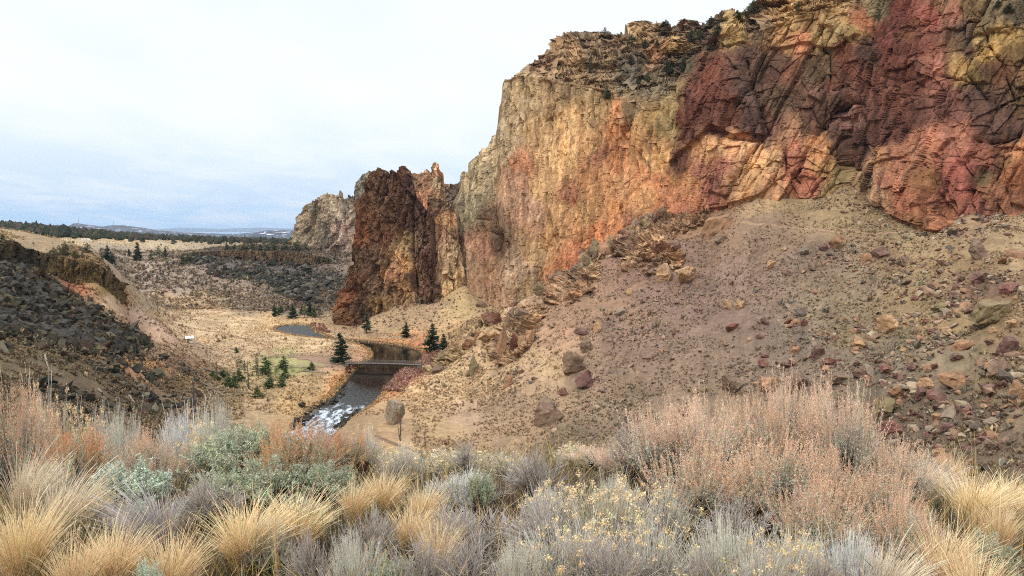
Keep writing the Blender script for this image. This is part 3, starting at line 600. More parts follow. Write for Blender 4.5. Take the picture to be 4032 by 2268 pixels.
WPL = [(K(3, (1110, 300), (1290, 225), (1340, 300), (1430, 520), (1449, 640), (1330, 640), (1240, 600), (1180, 650), (1080, 720), (1020, 790), (1060, 680), (1075, 520), (1090, 420)), 5, 1.4), (K(3, (750, 475), (845, 470), (835, 600), (790, 640), (745, 700), (720, 600)), 2.2, 1),
       (K(3, (870, 490), (945, 480), (950, 600), (900, 740), (870, 640)), 2, 1), (K(4, (1210, 730), (1330, 710), (1390, 780), (1340, 820), (1290, 900), (1290, 1050), (1240, 1300), (1060, 1240), (900, 1130), (930, 950), (990, 840), (1100, 830)), 3.5, 1.2),
       (K(4, (1300, 870), (1410, 850), (1500, 1000), (1480, 1160), (1400, 1240), (1350, 1100), (1360, 960)), 2.5, 1), (K(4, (1265, 1060), (1340, 1080), (1360, 1320), (1250, 1320)), 3, 1), (K(4, (0, 780), (60, 760), (240, 830), (330, 780), (440, 830), (430, 1000), (300, 1110), (0, 1200)), 3, 1.3),
       (K(4, (440, 840), (600, 830), (660, 960), (680, 1130), (500, 1130), (440, 1000)), 2.5, 1), (K(4, (1180, 345), (1250, 335), (1245, 440), (1200, 420)), 3, 1), (K(4, (45, 170), (130, 120), (220, 150), (190, 230), (100, 265), (40, 220)), 4, 1.5), (K(4, (555, 550), (610, 500), (650, 520), (630, 590)), 4, 1.2),
       (K(4, (1440, 250), (1560, 200), (1570, 460), (1470, 460)), 2, 1), (K(4, (1660, 860), (1785, 820), (1785, 1180), (1710, 1160)), 3, 1.2), (K(3, (835, 115), (1010, 115), (1010, 190), (840, 190)), 3, 1), (K(3, (460, 210), (570, 155), (600, 260), (560, 300), (430, 305)), 3, 1.2),
       (K(3, (890, 260), (980, 190), (1100, 170), (1130, 210), (1020, 270), (930, 320)), 3.5, 1.2), (K(4, (360, 200), (420, 140), (500, 90), (640, 30), (850, 60), (840, 190), (690, 280), (520, 250), (340, 280)), 4, 1.5)]
def wall_disp(P, U, V):
    d, ex = rock_disp(P, groove=.3, s=100, A=(1.6, .8, .35), cell=(7, 7, 30), cellA=1.15, fine=.5)
    T = itp(U, TIER); up = sst(-2, 8, T - V)
    d2, _ = rock_disp(P, big=(20, 20, 6), A=(2.2, .8, .7), cell=(9, 9, 4), cellA=1.8, s=300, bed=1.6)
    rt = sst(660, 720, U)                    # the red part is blockier, less fluted
    d3, ex3 = rock_disp(P, big=(16, 16, 22), A=(1.4, .5, .7), cell=(9, 9, 13), cellA=1.5, s=200, fine=.6, wp_=.5, groove=.15)
    sh = np.stack([P[:, 0] + .22 * P[:, 2], P[:, 1], P[:, 2]], -1); d = d + 2.0 * fbm(sh, (2.6, 2.6, 34), 3, 130, .5, True) + 1.2 * fbm(sh, (6, 6, 60), 2, 140, .5, True)
    j1, k1 = joints(P, 10, 46, 1.5, 2.4, .16, 2000, gw=.3); j2, k2 = joints(P, 3.6, 15, .8, 1.3, .2, 2100, gw=.2); j3, k3 = joints(P, 1.5, 7, .35, .5, .2, 2200, gw=.14)
    q1, m1 = joints(P, 15, 20, 2.6, 2.0, -.35, 2300, gw=.32); q2, m2 = joints(P, 6, 8.5, 1.3, 1.0, -.3, 2400, gw=.2); q3, m3 = joints(P, 2.4, 5, .32, .4, -.35, 2500, gw=.14)
    d = .55 * d + j1 + j2 + j3; d3 = .45 * d3 + q1 + q2 + q3; ex = (.5 * ex[0] + .5 * k2, .4 * ex[1] + .6 * k3); ex3 = (.5 * ex3[0] + .5 * m2, .4 * ex3[1] + .6 * m3)
    d = d * (1 - rt) + d3 * rt; d = d * (1 - up) + d2 * up
    w1 = fbm(P, 9, 4, 501) * 1.8; w2 = fbm(P, 9, 4, 502) * 1.8; Uw, Vw = U + w1, V + w2
    d = d + blobs(U, V, WBL) * .45 + plates(Uw, Vw, [(a, b * .55, c * .6) for a, b, c in WPL]) + polys(Uw, Vw, [(a, b * .36, c * .36) for a, b, c in WCR]) * sst(-.35, .35, fbm(P, 6, 3, 555)) + polys(Uw + .8, Vw + .5, [(a, b * 1.5, c * .22) for a, b, c in WCR])
    ex = tuple(a * (1 - rt) + b * rt for a, b in zip(ex, ex3))
    return d, ex
WS = K(3, (230, 480, (178, 156, 120)), (215, 620, (180, 160, 126)), (270, 500, (175, 150, 115)), (230, 720, (182, 162, 128)), (120, 850, (165, 148, 120)), (60, 1000, (160, 148, 125)), (150, 1050, (128, 92, 78)), (60, 1250, (160, 130, 105)), (150, 1300, (168, 128, 100)), (290, 1280, (178, 152, 128)), (330, 1350, (168, 145, 115)), (200, 1170, (110, 85, 68)), (200, 1380, (175, 140, 112)), (110, 1180, (165, 120, 98)), (300, 950, (170, 135, 112)),
  (350, 420, (172, 148, 112)), (500, 350, (145, 115, 82)), (600, 420, (140, 115, 82)), (350, 1000, (185, 145, 115)), (320, 790, (188, 118, 90)), (300, 860, (180, 140, 110)), (400, 650, (182, 148, 102)), (480, 750, (200, 162, 108)), (420, 900, (195, 158, 108)), (450, 1150, (190, 145, 95)), (380, 1200, (178, 145, 105)), (560, 600, (200, 162, 108)), (640, 700, (195, 155, 102)), (680, 740, (165, 102, 74)), (780, 520, (205, 122, 85)), (770, 650, (208, 128, 88)), (740, 770, (205, 130, 88)), (700, 880, (200, 140, 92)),
  (860, 520, (105, 95, 78)), (750, 900, (196, 145, 98)), (690, 1000, (196, 132, 86)), (680, 1080, (205, 120, 75)), (560, 1240, (190, 110, 72)), (620, 1000, (190, 150, 96)), (550, 950, (165, 105, 72)), (500, 1000, (192, 150, 100)), (480, 1300, (185, 120, 78)), (900, 560, (180, 140, 80)), (900, 640, (165, 130, 72)), (1010, 580, (152, 130, 88)), (1020, 520, (162, 138, 94)), (870, 690, (178, 130, 82)), (950, 850, (198, 122, 86)), (900, 930, (208, 150, 98)), (850, 1080, (165, 112, 70)), (990, 760, (205, 160, 100)), (640, 560, (170, 138, 95)), (700, 500, (165, 135, 95)),
  (1150, 500, (105, 48, 50)), (1130, 640, (90, 42, 52)), (1200, 450, (128, 60, 52)), (1250, 350, (125, 58, 50)), (1300, 500, (120, 62, 52)), (1380, 450, (95, 82, 74)), (1420, 600, (88, 74, 74)), (1060, 770, (98, 48, 58)), (1090, 560, (110, 45, 62)), (1250, 600, (112, 64, 54)), (1330, 330, (90, 72, 66)),
  (1210, 690, (212, 160, 110)), (1250, 740, (190, 140, 95)), (1170, 830, (165, 100, 84)), (1220, 920, (150, 84, 76)), (1120, 950, (178, 112, 80)), (1310, 900, (158, 88, 78)), (1400, 850, (205, 152, 98)), (1430, 780, (200, 150, 96)), (1100, 870, (192, 128, 84)), (1180, 740, (200, 148, 98)), (1100, 1010, (165, 95, 80)), (1000, 950, (185, 110, 82)), (1340, 700, (195, 115, 85)),
  (520, 220, (150, 116, 82)), (560, 260, (168, 132, 92)), (650, 230, (138, 110, 82)), (450, 330, (152, 120, 86)), (700, 300, (115, 98, 76)), (1050, 220, (170, 138, 76)), (950, 280, (162, 120, 72)), (900, 150, (150, 120, 86)), (850, 150, (172, 142, 98)), (1000, 140, (120, 100, 80)), (1100, 130, (98, 84, 72)), (1320, 160, (165, 140, 78)), (1100, 300, (62, 58, 52)), (1000, 310, (70, 64, 54)), (850, 300, (75, 68, 58)), (830, 350, (62, 58, 52)), (1000, 400, (100, 94, 84)), (800, 420, (115, 106, 90)), (640, 400, (150, 120, 82)), (650, 350, (120, 100, 78)), (900, 400, (95, 88, 78)), (1180, 160, (70, 62, 58)), (1250, 130, (80, 70, 62)), (1040, 440, (150, 128, 90)), (600, 180, (120, 102, 82)), (760, 200, (125, 95, 72)), (380, 310, (140, 105, 78)))
WS += K(4, (140, 180, (170, 142, 88)), (210, 170, (100, 86, 66)), (100, 400, (130, 64, 54)), (200, 340, (95, 82, 72)), (330, 430, (98, 82, 68)), (380, 560, (100, 82, 66)), (600, 400, (98, 92, 66)), (620, 380, (128, 108, 78)), (470, 400, (128, 72, 54)), (420, 350, (100, 84, 70)), (500, 120, (168, 138, 76)), (780, 180, (172, 142, 92)), (740, 200, (158, 136, 92)), (650, 230, (165, 138, 92)), (520, 245, (192, 112, 76)), (440, 260, (165, 130, 72)), (850, 130, (162, 94, 70)), (700, 100, (160, 132, 78)), (920, 60, (120, 108, 84)), (900, 300, (70, 48, 44)), (800, 400, (122, 56, 48)), (750, 300, (128, 58, 48)), (1000, 200, (125, 48, 50)), (1100, 60, (122, 52, 54)), (1150, 180, (132, 70, 52)), (1250, 100, (150, 76, 64)), (1380, 60, (150, 90, 66)), (1330, 40, (140, 100, 80)), (1200, 300, (130, 58, 60)), (1060, 300, (120, 50, 48)), (1150, 430, (122, 56, 50)), (1000, 520, (110, 56, 50)), (720, 560, (78, 66, 54)), (700, 480, (112, 62, 50)), (620, 530, (140, 100, 90)),
  (900, 650, (118, 72, 74)), (1050, 700, (105, 58, 60)), (850, 800, (72, 46, 54)), (750, 760, (108, 76, 86)), (820, 660, (160, 115, 105)), (1000, 780, (105, 58, 58)), (800, 900, (82, 46, 50)), (1240, 360, (160, 95, 85)), (1260, 440, (150, 90, 80)), (1380, 600, (122, 70, 72)), (1500, 550, (88, 68, 74)), (1250, 600, (140, 82, 84)), (1100, 560, (130, 70, 62)), (1650, 600, (102, 76, 78)), (1460, 150, (82, 70, 66)), (1480, 250, (78, 70, 62)), (1500, 410, (140, 118, 46)), (1440, 370, (170, 138, 38)), (1550, 200, (150, 130, 70)), (1600, 280, (172, 142, 50)), (1700, 180, (168, 140, 36)), (1650, 400, (130, 78, 50)), (1750, 300, (110, 86, 40)), (1580, 400, (95, 75, 60)), (1740, 80, (62, 58, 52)), (1620, 50, (118, 102, 76)), (1520, 30, (120, 88, 62)),
  (1700, 700, (108, 78, 84)), (1600, 750, (92, 66, 74)), (1750, 560, (105, 88, 60)), (1720, 850, (172, 112, 58)), (1740, 1000, (160, 88, 42)), (1680, 900, (130, 80, 50)), (1600, 850, (122, 66, 58)), (1540, 870, (160, 90, 80)), (1400, 800, (162, 98, 84)), (1440, 950, (150, 70, 58)), (1420, 1050, (150, 76, 60)), (1250, 800, (170, 100, 82)), (1200, 880, (165, 110, 70)), (1150, 950, (162, 104, 70)), (1250, 1000, (140, 84, 56)), (1000, 900, (185, 128, 92)), (1050, 1050, (165, 98, 68)), (1150, 1150, (160, 92, 62)), (950, 1000, (188, 138, 102)), (980, 1120, (180, 140, 108)), (1300, 1250, (172, 112, 76)), (1330, 900, (160, 88, 62)), (1540, 1000, (105, 82, 58)), (1600, 1100, (160, 108, 80)), (1680, 1120, (150, 96, 74)), (1350, 950, (158, 84, 66)), (1500, 1180, (150, 84, 66)), (1180, 1260, (140, 85, 60)), (1100, 700, (112, 60, 58)), (1200, 650, (125, 75, 72)),
  (600, 850, (192, 126, 86)), (500, 850, (176, 102, 78)), (470, 900, (150, 78, 72)), (380, 900, (190, 150, 102)), (300, 950, (202, 158, 106)), (200, 850, (196, 150, 106)), (230, 1000, (190, 150, 100)), (100, 960, (150, 84, 78)), (60, 1050, (140, 80, 78)), (30, 930, (145, 80, 72)), (150, 1060, (185, 140, 96)), (560, 1030, (160, 88, 76)), (480, 950, (150, 90, 72)), (350, 1020, (185, 130, 95)), (720, 990, (140, 122, 84)), (800, 1050, (140, 116, 76)), (650, 960, (172, 130, 80)), (850, 1010, (135, 106, 72)), (250, 1100, (185, 132, 86)), (560, 720, (115, 82, 66)), (480, 760, (150, 110, 84)), (640, 640, (90, 60, 52)), (340, 690, (120, 78, 68)), (60, 760, (110, 58, 58)), (110, 840, (205, 160, 112)), (700, 1100, (150, 125, 80)), (40, 600, (108, 50, 52)), (130, 640, (120, 66, 52)), (230, 640, (80, 72, 70)))
cliff('cliff', 455.5, 1110, 820, 470, wall_base, lambda u: itp(u, SKY), wall_D, wall_disp, seeds_color(wine(WS), 7.0, 4.8), M_rock,
      'huge ochre and wine-red rock wall towering over the scree slope', jag=1.4, jags=3, back=90)

# ---- dark monolith and its neighbours
def simple_D(tab, lean=.12, v0=300):
    return lambda U, V: itp(U, tab) + lean * np.maximum(v0 - V, 0)
MT = K(2, (312, 915), (330, 740), (385, 560), (400, 440), (450, 200), (470, 130), (500, 105), (530, 88), (560, 95), (575, 110), (595, 92), (620, 108), (640, 90), (651, 74), (668, 92), (682, 115), (700, 190), (716, 235), (745, 275), (775, 308), (795, 350), (800, 440), (812, 560), (818, 650), (828, 740), (836, 800))
_mb = [(338, 331), (356, 333), (372, 324), (395, 314), (414, 312), (439, 310), (445, 309)]
def mono_disp(P, U, V):
    d, ex = rock_disp(P, big=(10, 10, 30), A=(2.6, 1.6, 1.0), cell=(6, 6, 12), cellA=1.7, s=600)
    dg = (P[:, 0] * .8 + P[:, 2] * .55); Q = np.stack([dg, P[:, 1], P[:, 2] * .25 - P[:, 0] * .2], -1); d = d + 1.3 * fbm(Q, (5, 9, 14), 3, 620, .5, True)
    d = d + polys(U, V, [(K(2, (700, 240), (690, 450), (700, 600), (720, 780)), 1.6, -4), (K(2, (660, 330), (600, 500), (540, 660), (500, 800)), 2, -3), (K(2, (530, 430), (520, 560), (440, 700), (400, 860)), 1.6, -3), (K(2, (795, 340), (805, 500), (815, 660)), 1.6, -8)])
    d = d + blobs(U, V, [(*K(2, (430, 500))[0], 8, 60, 4), (*K(2, (640, 640))[0], 8, 24, -3), (*K(2, (760, 600))[0], 8, 50, 3)])
    return d, ex
MS = K(2, (520, 200, (98, 66, 52)), (600, 160, (95, 62, 52)), (650, 120, (92, 54, 46)), (480, 350, (118, 76, 54)), (600, 330, (98, 66, 54)), (550, 420, (108, 68, 50)), (430, 420, (150, 88, 60)), (460, 250, (125, 85, 62)), (420, 560, (110, 78, 58)), (500, 560, (95, 72, 60)), (390, 700, (108, 72, 54)), (350, 740, (140, 84, 56)), (340, 880, (110, 72, 52)), (430, 800, (102, 82, 66)), (500, 720, (105, 82, 62)),
  (670, 200, (88, 56, 48)), (680, 350, (90, 62, 52)), (740, 400, (95, 66, 58)), (760, 550, (98, 70, 60)), (760, 700, (88, 72, 62)), (700, 500, (88, 66, 56)), (800, 740, (86, 72, 58)), (620, 540, (178, 148, 108)), (650, 600, (180, 146, 102)), (600, 620, (172, 138, 94)), (570, 720, (165, 128, 82)), (660, 720, (175, 140, 98)), (540, 790, (150, 112, 72)), (620, 780, (162, 128, 84)), (650, 480, (160, 130, 98)), (690, 660, (85, 66, 56)), (560, 560, (120, 88, 62)), (740, 780, (80, 72, 60)))
MS_w = [(a, b, tuple(x * f for x, f in zip(c, (.88, .84, .82) if c[0] > 140 else (.93, .88, .88)))) for a, b, c in MS]
cliff('rock_tower', 339.5, 440.5, 240, 340, lambda u: itp(u, _mb), lambda u: itp(u, MT), simple_D([(339, 446), (343, 436), (352, 429), (380, 420), (414, 414), (436, 413), (441, 424)], .1, 320), mono_disp, seeds_color(MS_w, 3.5, 6, k=1.35), M_rock2,
      'dark red-brown rock tower with a pale low patch, rising from the river bend', 'rock tower', back=35, jag=.9, jags=2)
# pale column beside it
CT = K(2, (782, 300), (790, 250), (805, 238), (830, 240), (870, 262), (895, 275), (915, 300), (925, 420), (945, 560), (962, 680), (975, 760))
CS = K(2, (820, 260, (72, 60, 54)), (870, 280, (90, 74, 62)), (800, 300, (80, 62, 54)), (830, 340, (165, 125, 88)), (880, 350, (178, 138, 95)), (850, 420, (160, 122, 95)), (900, 420, (140, 105, 85)), (840, 520, (165, 135, 105)), (900, 540, (178, 152, 118)), (860, 640, (185, 158, 118)), (920, 640, (170, 142, 108)), (880, 740, (190, 158, 112)), (840, 720, (172, 138, 98)), (940, 720, (160, 132, 98)), (820, 600, (150, 122, 95)))
cliff('rock_column', 430, 468, 110, 240, lambda u: itp(u, [(428, 311), (440, 310), (468, 300)]), lambda u: itp(u, CT), simple_D([(428, 424), (436, 419), (446, 416), (458, 419), (468, 430)], .1, 300),
      lambda P, U, V: rock_disp(P, big=(7, 7, 40), A=(1.8, 1.6, .6), cell=(5, 5, 14), cellA=1.3, s=700), seeds_color(CS, 2.5, 6, k=1.15), M_rock, 'pale fluted rock column with a dark cap beside the brown tower', 'rock column', back=20, jag=.8, jags=2)
# crags behind
FT = K(2, (60, 462), (80, 400), (100, 330), (115, 300), (130, 283), (140, 275), (165, 250), (205, 240), (240, 210), (262, 216), (285, 225), (296, 234), (306, 215), (318, 198), (324, 225), (328, 245), (338, 244), (344, 230), (352, 243), (360, 220), (368, 236), (376, 240), (384, 224), (390, 236), (400, 226), (405, 180), (425, 140), (445, 112), (480, 106), (520, 106), (560, 130))
FS = K(2, (100, 420, (120, 108, 90)), (140, 330, (125, 110, 92)), (180, 300, (130, 112, 92)), (180, 400, (118, 104, 90)), (230, 260, (175, 145, 115)), (260, 320, (165, 135, 110)), (240, 420, (130, 112, 95)), (220, 380, (95, 88, 82)), (300, 300, (185, 160, 130)), (300, 400, (168, 128, 115)), (340, 300, (168, 135, 120)), (330, 420, (175, 135, 125)), (380, 300, (165, 135, 118)), (370, 420, (165, 125, 112)), (390, 380, (160, 125, 110)), (430, 200, (150, 138, 122)), (470, 150, (125, 115, 100)), (410, 300, (155, 135, 118)), (310, 220, (165, 130, 92)), (450, 260, (150, 130, 112)), (350, 250, (150, 122, 100)))
cliff('far_crag', 291, 384, 220, 170, lambda u: itp(u, [(290, 254), (384, 262)]), lambda u: itp(u, FT), simple_D([(290, 690), (300, 662), (330, 645), (360, 630), (384, 615)], .2, 250),
      lambda P, U, V: rock_disp(P, big=(12, 12, 50), A=(3.5, 2.6, .9), cell=(7, 7, 24), cellA=2.2, s=800), seeds_color([(a, b, tuple(.55 * x + .45 * sum(c) / 3 for x in c)) for a, b, c in FS], 2.5, 5, k=1.2), M_rock, 'jagged pinkish-grey crag with small pinnacles behind the dark tower', 'crag', back=60, jag=1.4, jags=4)
ST = K(2, (660, 130), (685, 118), (700, 108), (712, 112), (725, 104), (738, 110), (755, 88), (765, 92), (774, 105), (782, 96), (784, 66), (795, 57), (812, 54), (826, 62), (840, 66), (846, 100), (845, 130), (855, 160), (862, 182), (862, 260))
SS = K(2, (700, 150, (135, 118, 98)), (740, 160, (178, 125, 100)), (760, 220, (185, 130, 105)), (720, 240, (165, 112, 92)), (760, 280, (182, 108, 80)), (800, 90, (165, 135, 110)), (830, 90, (205, 140, 110)), (810, 160, (165, 148, 120)), (840, 200, (170, 140, 115)), (780, 200, (170, 130, 105)), (800, 240, (150, 120, 100)), (740, 330, (165, 110, 85)))
cliff('rock_spire', 405, 446, 120, 160, lambda u: itp(u, [(400, 262), (450, 262)]), lambda u: itp(u, ST), simple_D([(404, 520), (420, 512), (436, 505), (446, 514)], .15, 250),
      lambda P, U, V: rock_disp(P, big=(9, 9, 40), A=(2.2, 1.8, .7), cell=(5, 5, 14), cellA=1.5, s=900), seeds_color(SS, 2.5, 5, k=1.2), M_rock, 'pale salmon rock spire with a blunt split top, behind the dark tower', 'rock spire', back=30, jag=1.0, jags=2)
HT = K(2, (840, 175), (862, 164), (880, 166), (900, 164), (915, 168), (935, 158), (960, 150))
cliff('far_slope', 440, 470, 60, 90, lambda u: u * 0 + 250, lambda u: itp(u, HT), simple_D([(440, 620), (470, 600)], .3, 250),
      lambda P, U, V: rock_disp(P, big=(12, 12, 12), A=(2, 1.4, 1), cell=(6, 6, 6), cellA=1.4, s=950), seeds_color(K(2, (880, 200, (98, 84, 80)), (900, 240, (80, 72, 72)), (870, 180, (130, 105, 88))), 2.5, 5), M_rock2, 'dark brushy slope seen through the notch between spire and wall', 'hillside', back=60, jag=.5)

# ---- basalt rimrock
BS = [(62, 58, 54), (48, 46, 44), (85, 76, 68), (74, 62, 52), (98, 88, 74)]
def rim(name, tab, D, label, seedcols=BS, nu=200, nv=40, jag=.5, back=14, s=0, colw=(1.6, 1.6, 14), grp=None, extra=5):
    u0, u1 = tab[0][0], tab[-1][0]; rr = np.random.default_rng(s)
    seeds = [(u0 + (u1 - u0) * rr.random(), float(itp(0 * 0 + u0 + (u1 - u0) * .5, [(a, (b + c) / 2) for a, b, c in tab])) + rr.normal(0, 4), seedcols[int(rr.integers(len(seedcols)))]) for _ in range(26)]
    return cliff(name, u0, u1, nu, nv, lambda u: itp(u, [(a, c + extra) for a, b, c in tab]), lambda u: itp(u, [(a, b) for a, b, c in tab]), simple_D(D, .03, 266),
        lambda P, U, V: rock_disp(P, big=(5, 5, 10), A=(.9, .8, .4), cell=colw, cellA=.9, s=s), seeds_color(seeds, 3, 4), M_rock2, label, 'rimrock', back=back, jag=jag, jags=1.5, group=grp)
rim('rimrock', [(181, 254.5, 257), (196, 252, 258), (210, 251.5, 259), (224, 250.6, 260), (252, 250.6, 263), (280, 251.4, 265), (308, 254, 267), (322, 256.5, 266), (331, 259, 264)], [(181, 590), (331, 588)], 'long black band of columnar rimrock on the far canyon rim', s=1000, extra=3, colw=(2.2, 2.2, 14))
rim('rimrock', [(292, 247.6, 251), (310, 247.4, 253), (330, 248.4, 255), (345, 250, 257), (362, 251, 258)], [(292, 655), (362, 640)], 'short dark upper rimrock ledge below the jagged far crag', s=1010, nu=90, nv=24, extra=3)
rim('rimrock', [(-60, 235, 262), (0, 239.8, 262), (8, 240.5, 263), (14, 242.5, 265), (18, 246, 266), (28, 249, 268), (37, 252, 269)], [(-60, 227), (0, 225), (20, 236), (37, 251)], 'blocky near-black rimrock at the top of the left talus slope', s=1020, nu=150, nv=70, seedcols=[(52, 50, 46), (40, 40, 40), (72, 66, 52), (60, 56, 46)])
rim('rimrock', [(34, 251, 266), (50, 254.3, 274), (65, 258.3, 280), (80, 260.6, 282), (92, 262, 284), (99, 264.5, 287), (106, 269, 291), (113, 275.5, 295), (117, 280, 298), (121, 289, 301), (124, 301.5, 304)], [(34, 251), (80, 248), (106, 250), (116, 254), (124, 264)], 'olive-brown cliff band along the spur crest above orange soil', s=1030, nu=190, nv=70, seedcols=[(98, 86, 62), (84, 76, 64), (105, 92, 70), (72, 64, 54), (112, 98, 58)])
rim('rimrock', [(52, 243.4, 246), (60, 243.2, 248), (72, 244.2, 249), (82, 247, 250)], [(52, 452), (82, 440)], 'small dark ledge in the dry grass of the plateau rim', s=1040, nu=60, nv=16, extra=2)

# ---- hills on the horizon
def hillr(name, prof, D, depth, c, label):
    u = np.linspace(prof[0][0], prof[-1][0], 220); v = itp(u, prof); P = at(u, v, np.full(len(u), float(D)))
    P[:, 2] += fbm(P * (1, 0, 0), D * .012, 4, 5) * D * .00035
    rows = [P - np.array([0, depth * (1 - k / 7) * 1.0, 0]) * np.array([0, 1, 0]) for k in range(8)]
    for k in range(8):
        t = k / 7; rows[k] = rows[k].copy(); rows[k][:, 0] *= rows[k][:, 1] / D; rows[k][:, 2] = -60 + (P[:, 2] + 60) * math.sin(t * math.pi / 2) + fbm(rows[k], D * .02, 4, 8) * D * .0008 * (1 - t)
    bk = P.copy(); bk[:, 1] += depth; bk[:, 2] = -80; rows.append(bk)
    V = np.stack(rows).reshape(-1, 3); cc = np.array(c) * (1 + .25 * fbm(V, D * .006, 4, 18))[:, None]
    return tag(mesh(name, V, grid_faces(len(rows), len(u)), M_far, np.clip(cc, .01, .9), True), kind='structure')
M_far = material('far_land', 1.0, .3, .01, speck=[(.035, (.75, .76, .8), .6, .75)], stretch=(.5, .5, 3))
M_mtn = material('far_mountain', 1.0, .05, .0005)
hillr('hills', [(40, 234), (61, 227.5), (69, 225.6), (73, 223.5), (77, 223), (86, 224.4), (97, 225.8), (102, 226.2), (113, 225), (124, 225.3), (138, 227.2), (152, 229.2), (178, 232), (230, 234)], 5200, 900, (.06, .065, .08), '')  # hill colours carry a slight painted blue of distance haze
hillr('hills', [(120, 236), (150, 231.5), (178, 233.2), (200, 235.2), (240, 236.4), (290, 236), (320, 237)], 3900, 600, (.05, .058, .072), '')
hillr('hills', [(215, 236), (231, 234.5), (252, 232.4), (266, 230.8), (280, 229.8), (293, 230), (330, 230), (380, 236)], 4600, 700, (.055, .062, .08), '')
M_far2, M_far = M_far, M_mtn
hillr('hills', [(120, 231), (161, 229), (182, 227.6), (210, 228.6), (224, 229), (250, 227.7), (259, 227.5), (280, 228.4), (310, 229), (400, 231)], 24000, 3000, (.09, .12, .16), '')  # some haze blue is put into the mountain's own colour
# ------------------------------------------------------------------ rocks
def ico(sub):
    import bmesh
    b = bmesh.new(); bmesh.ops.create_icosphere(b, subdivisions=sub, radius=1.0)
    V = np.array([v.co[:] for v in b.verts]); F = np.array([[v.index for v in f.verts] for f in b.faces]); b.free(); return V, F
ICO3, ICO2, ICO0 = ico(4), ico(2), ico(1)
def rock_shape(seed, sub=ICO3, cuts=13, rough=.05, stretch=(1, 1, .75), layered=0):
    r = np.random.default_rng(seed); V, F = sub; V = V.copy()
    for _ in range(cuts):
        n = r.normal(size=3); n /= np.linalg.norm(n); h = r.uniform(.38, .72); d = V @ n - h; V = V - n * np.maximum(d, 0)[:, None] * .97
    V = V / np.abs(V).max(0)
    if sub is ICO3:
        v, c, e = facets(V + seed * 3.1, (.55, .55, .4), seed); n_ = V / np.linalg.norm(V, axis=1)[:, None]
        V = V + n_ * (.10 * v - .03 * np.exp(-(e / .06) ** 2) + rough * fbm(V + seed, .35, 4, seed))[:, None]
        if layered: V[:, :2] *= (1 + layered * np.abs(((V[:, 2] * 4 + .4 * fbm(V, .8, 2, 3)) % 1) - .5))[:, None]
        V = V / np.abs(V).max(0)
    else: V = V + r.normal(size=V.shape) * .03
    return V, F
RCOL = {'tan': (196, 152, 104), 'orange': (180, 132, 92), 'brown': (136, 108, 84), 'grey': (152, 136, 112), 'maroon': (122, 86, 74), 'red': (140, 90, 76), 'olive': (142, 122, 80), 'basalt': (72, 66, 56), 'rust': (120, 72, 52)}
RPROTO = {}
def rock_mesh(kind, i, layered=0):
    k_ = (kind, i, layered)
    if k_ not in RPROTO:
        V, F = rock_shape(100 + i * 17 + len(kind), layered=layered); base = lin(RCOL[kind], .72); base = base * .85 + .15 * base.mean()
        c = base * (1 + .25 * fbm(V + i, .8, 4, 5))[:, None]
        alt = lin((150, 130, 105) if kind != 'basalt' else (92, 90, 84), .7); m = sst(.1, .5, fbm(V + i * 2, .6, 4, 15) + .3 * V[:, 2])[:, None] * .5; c = c * (1 - m) + alt * m
        RPROTO[k_] = mesh('boulder', V, F, M_boulder, np.clip(c, .01, .8), False, data_only=True)
    return RPROTO[k_]
rr = np.random.default_rng(11)
def boulder(u, vb, wpx, hpx, kind, i, label, name='boulder', cat='boulder', group='boulders fallen on the scree slope', tilt=.25, layered=0, sink=.34, P=None):
    if P is None: P = hit([u], [vb])[0]
    d = P[1]; sx = wpx * d / FPX / 2; sz = hpx * d / FPX / 2 * 1.2
    o = link(name, rock_mesh(kind, i, layered)); o.location = (P[0], P[1] + sx * .5, P[2] + sz * (1 - sink) * .95)
    o.scale = (sx * 1.05, sx * float(rr.uniform(.8, 1.05)), sz * 1.1); o.rotation_euler = (float(rr.normal(0, tilt * .4)), float(rr.normal(0, tilt)), float(rr.uniform(-.5, .5) + (0 if i % 2 else math.pi)))
    return tag(o, label, cat, group)
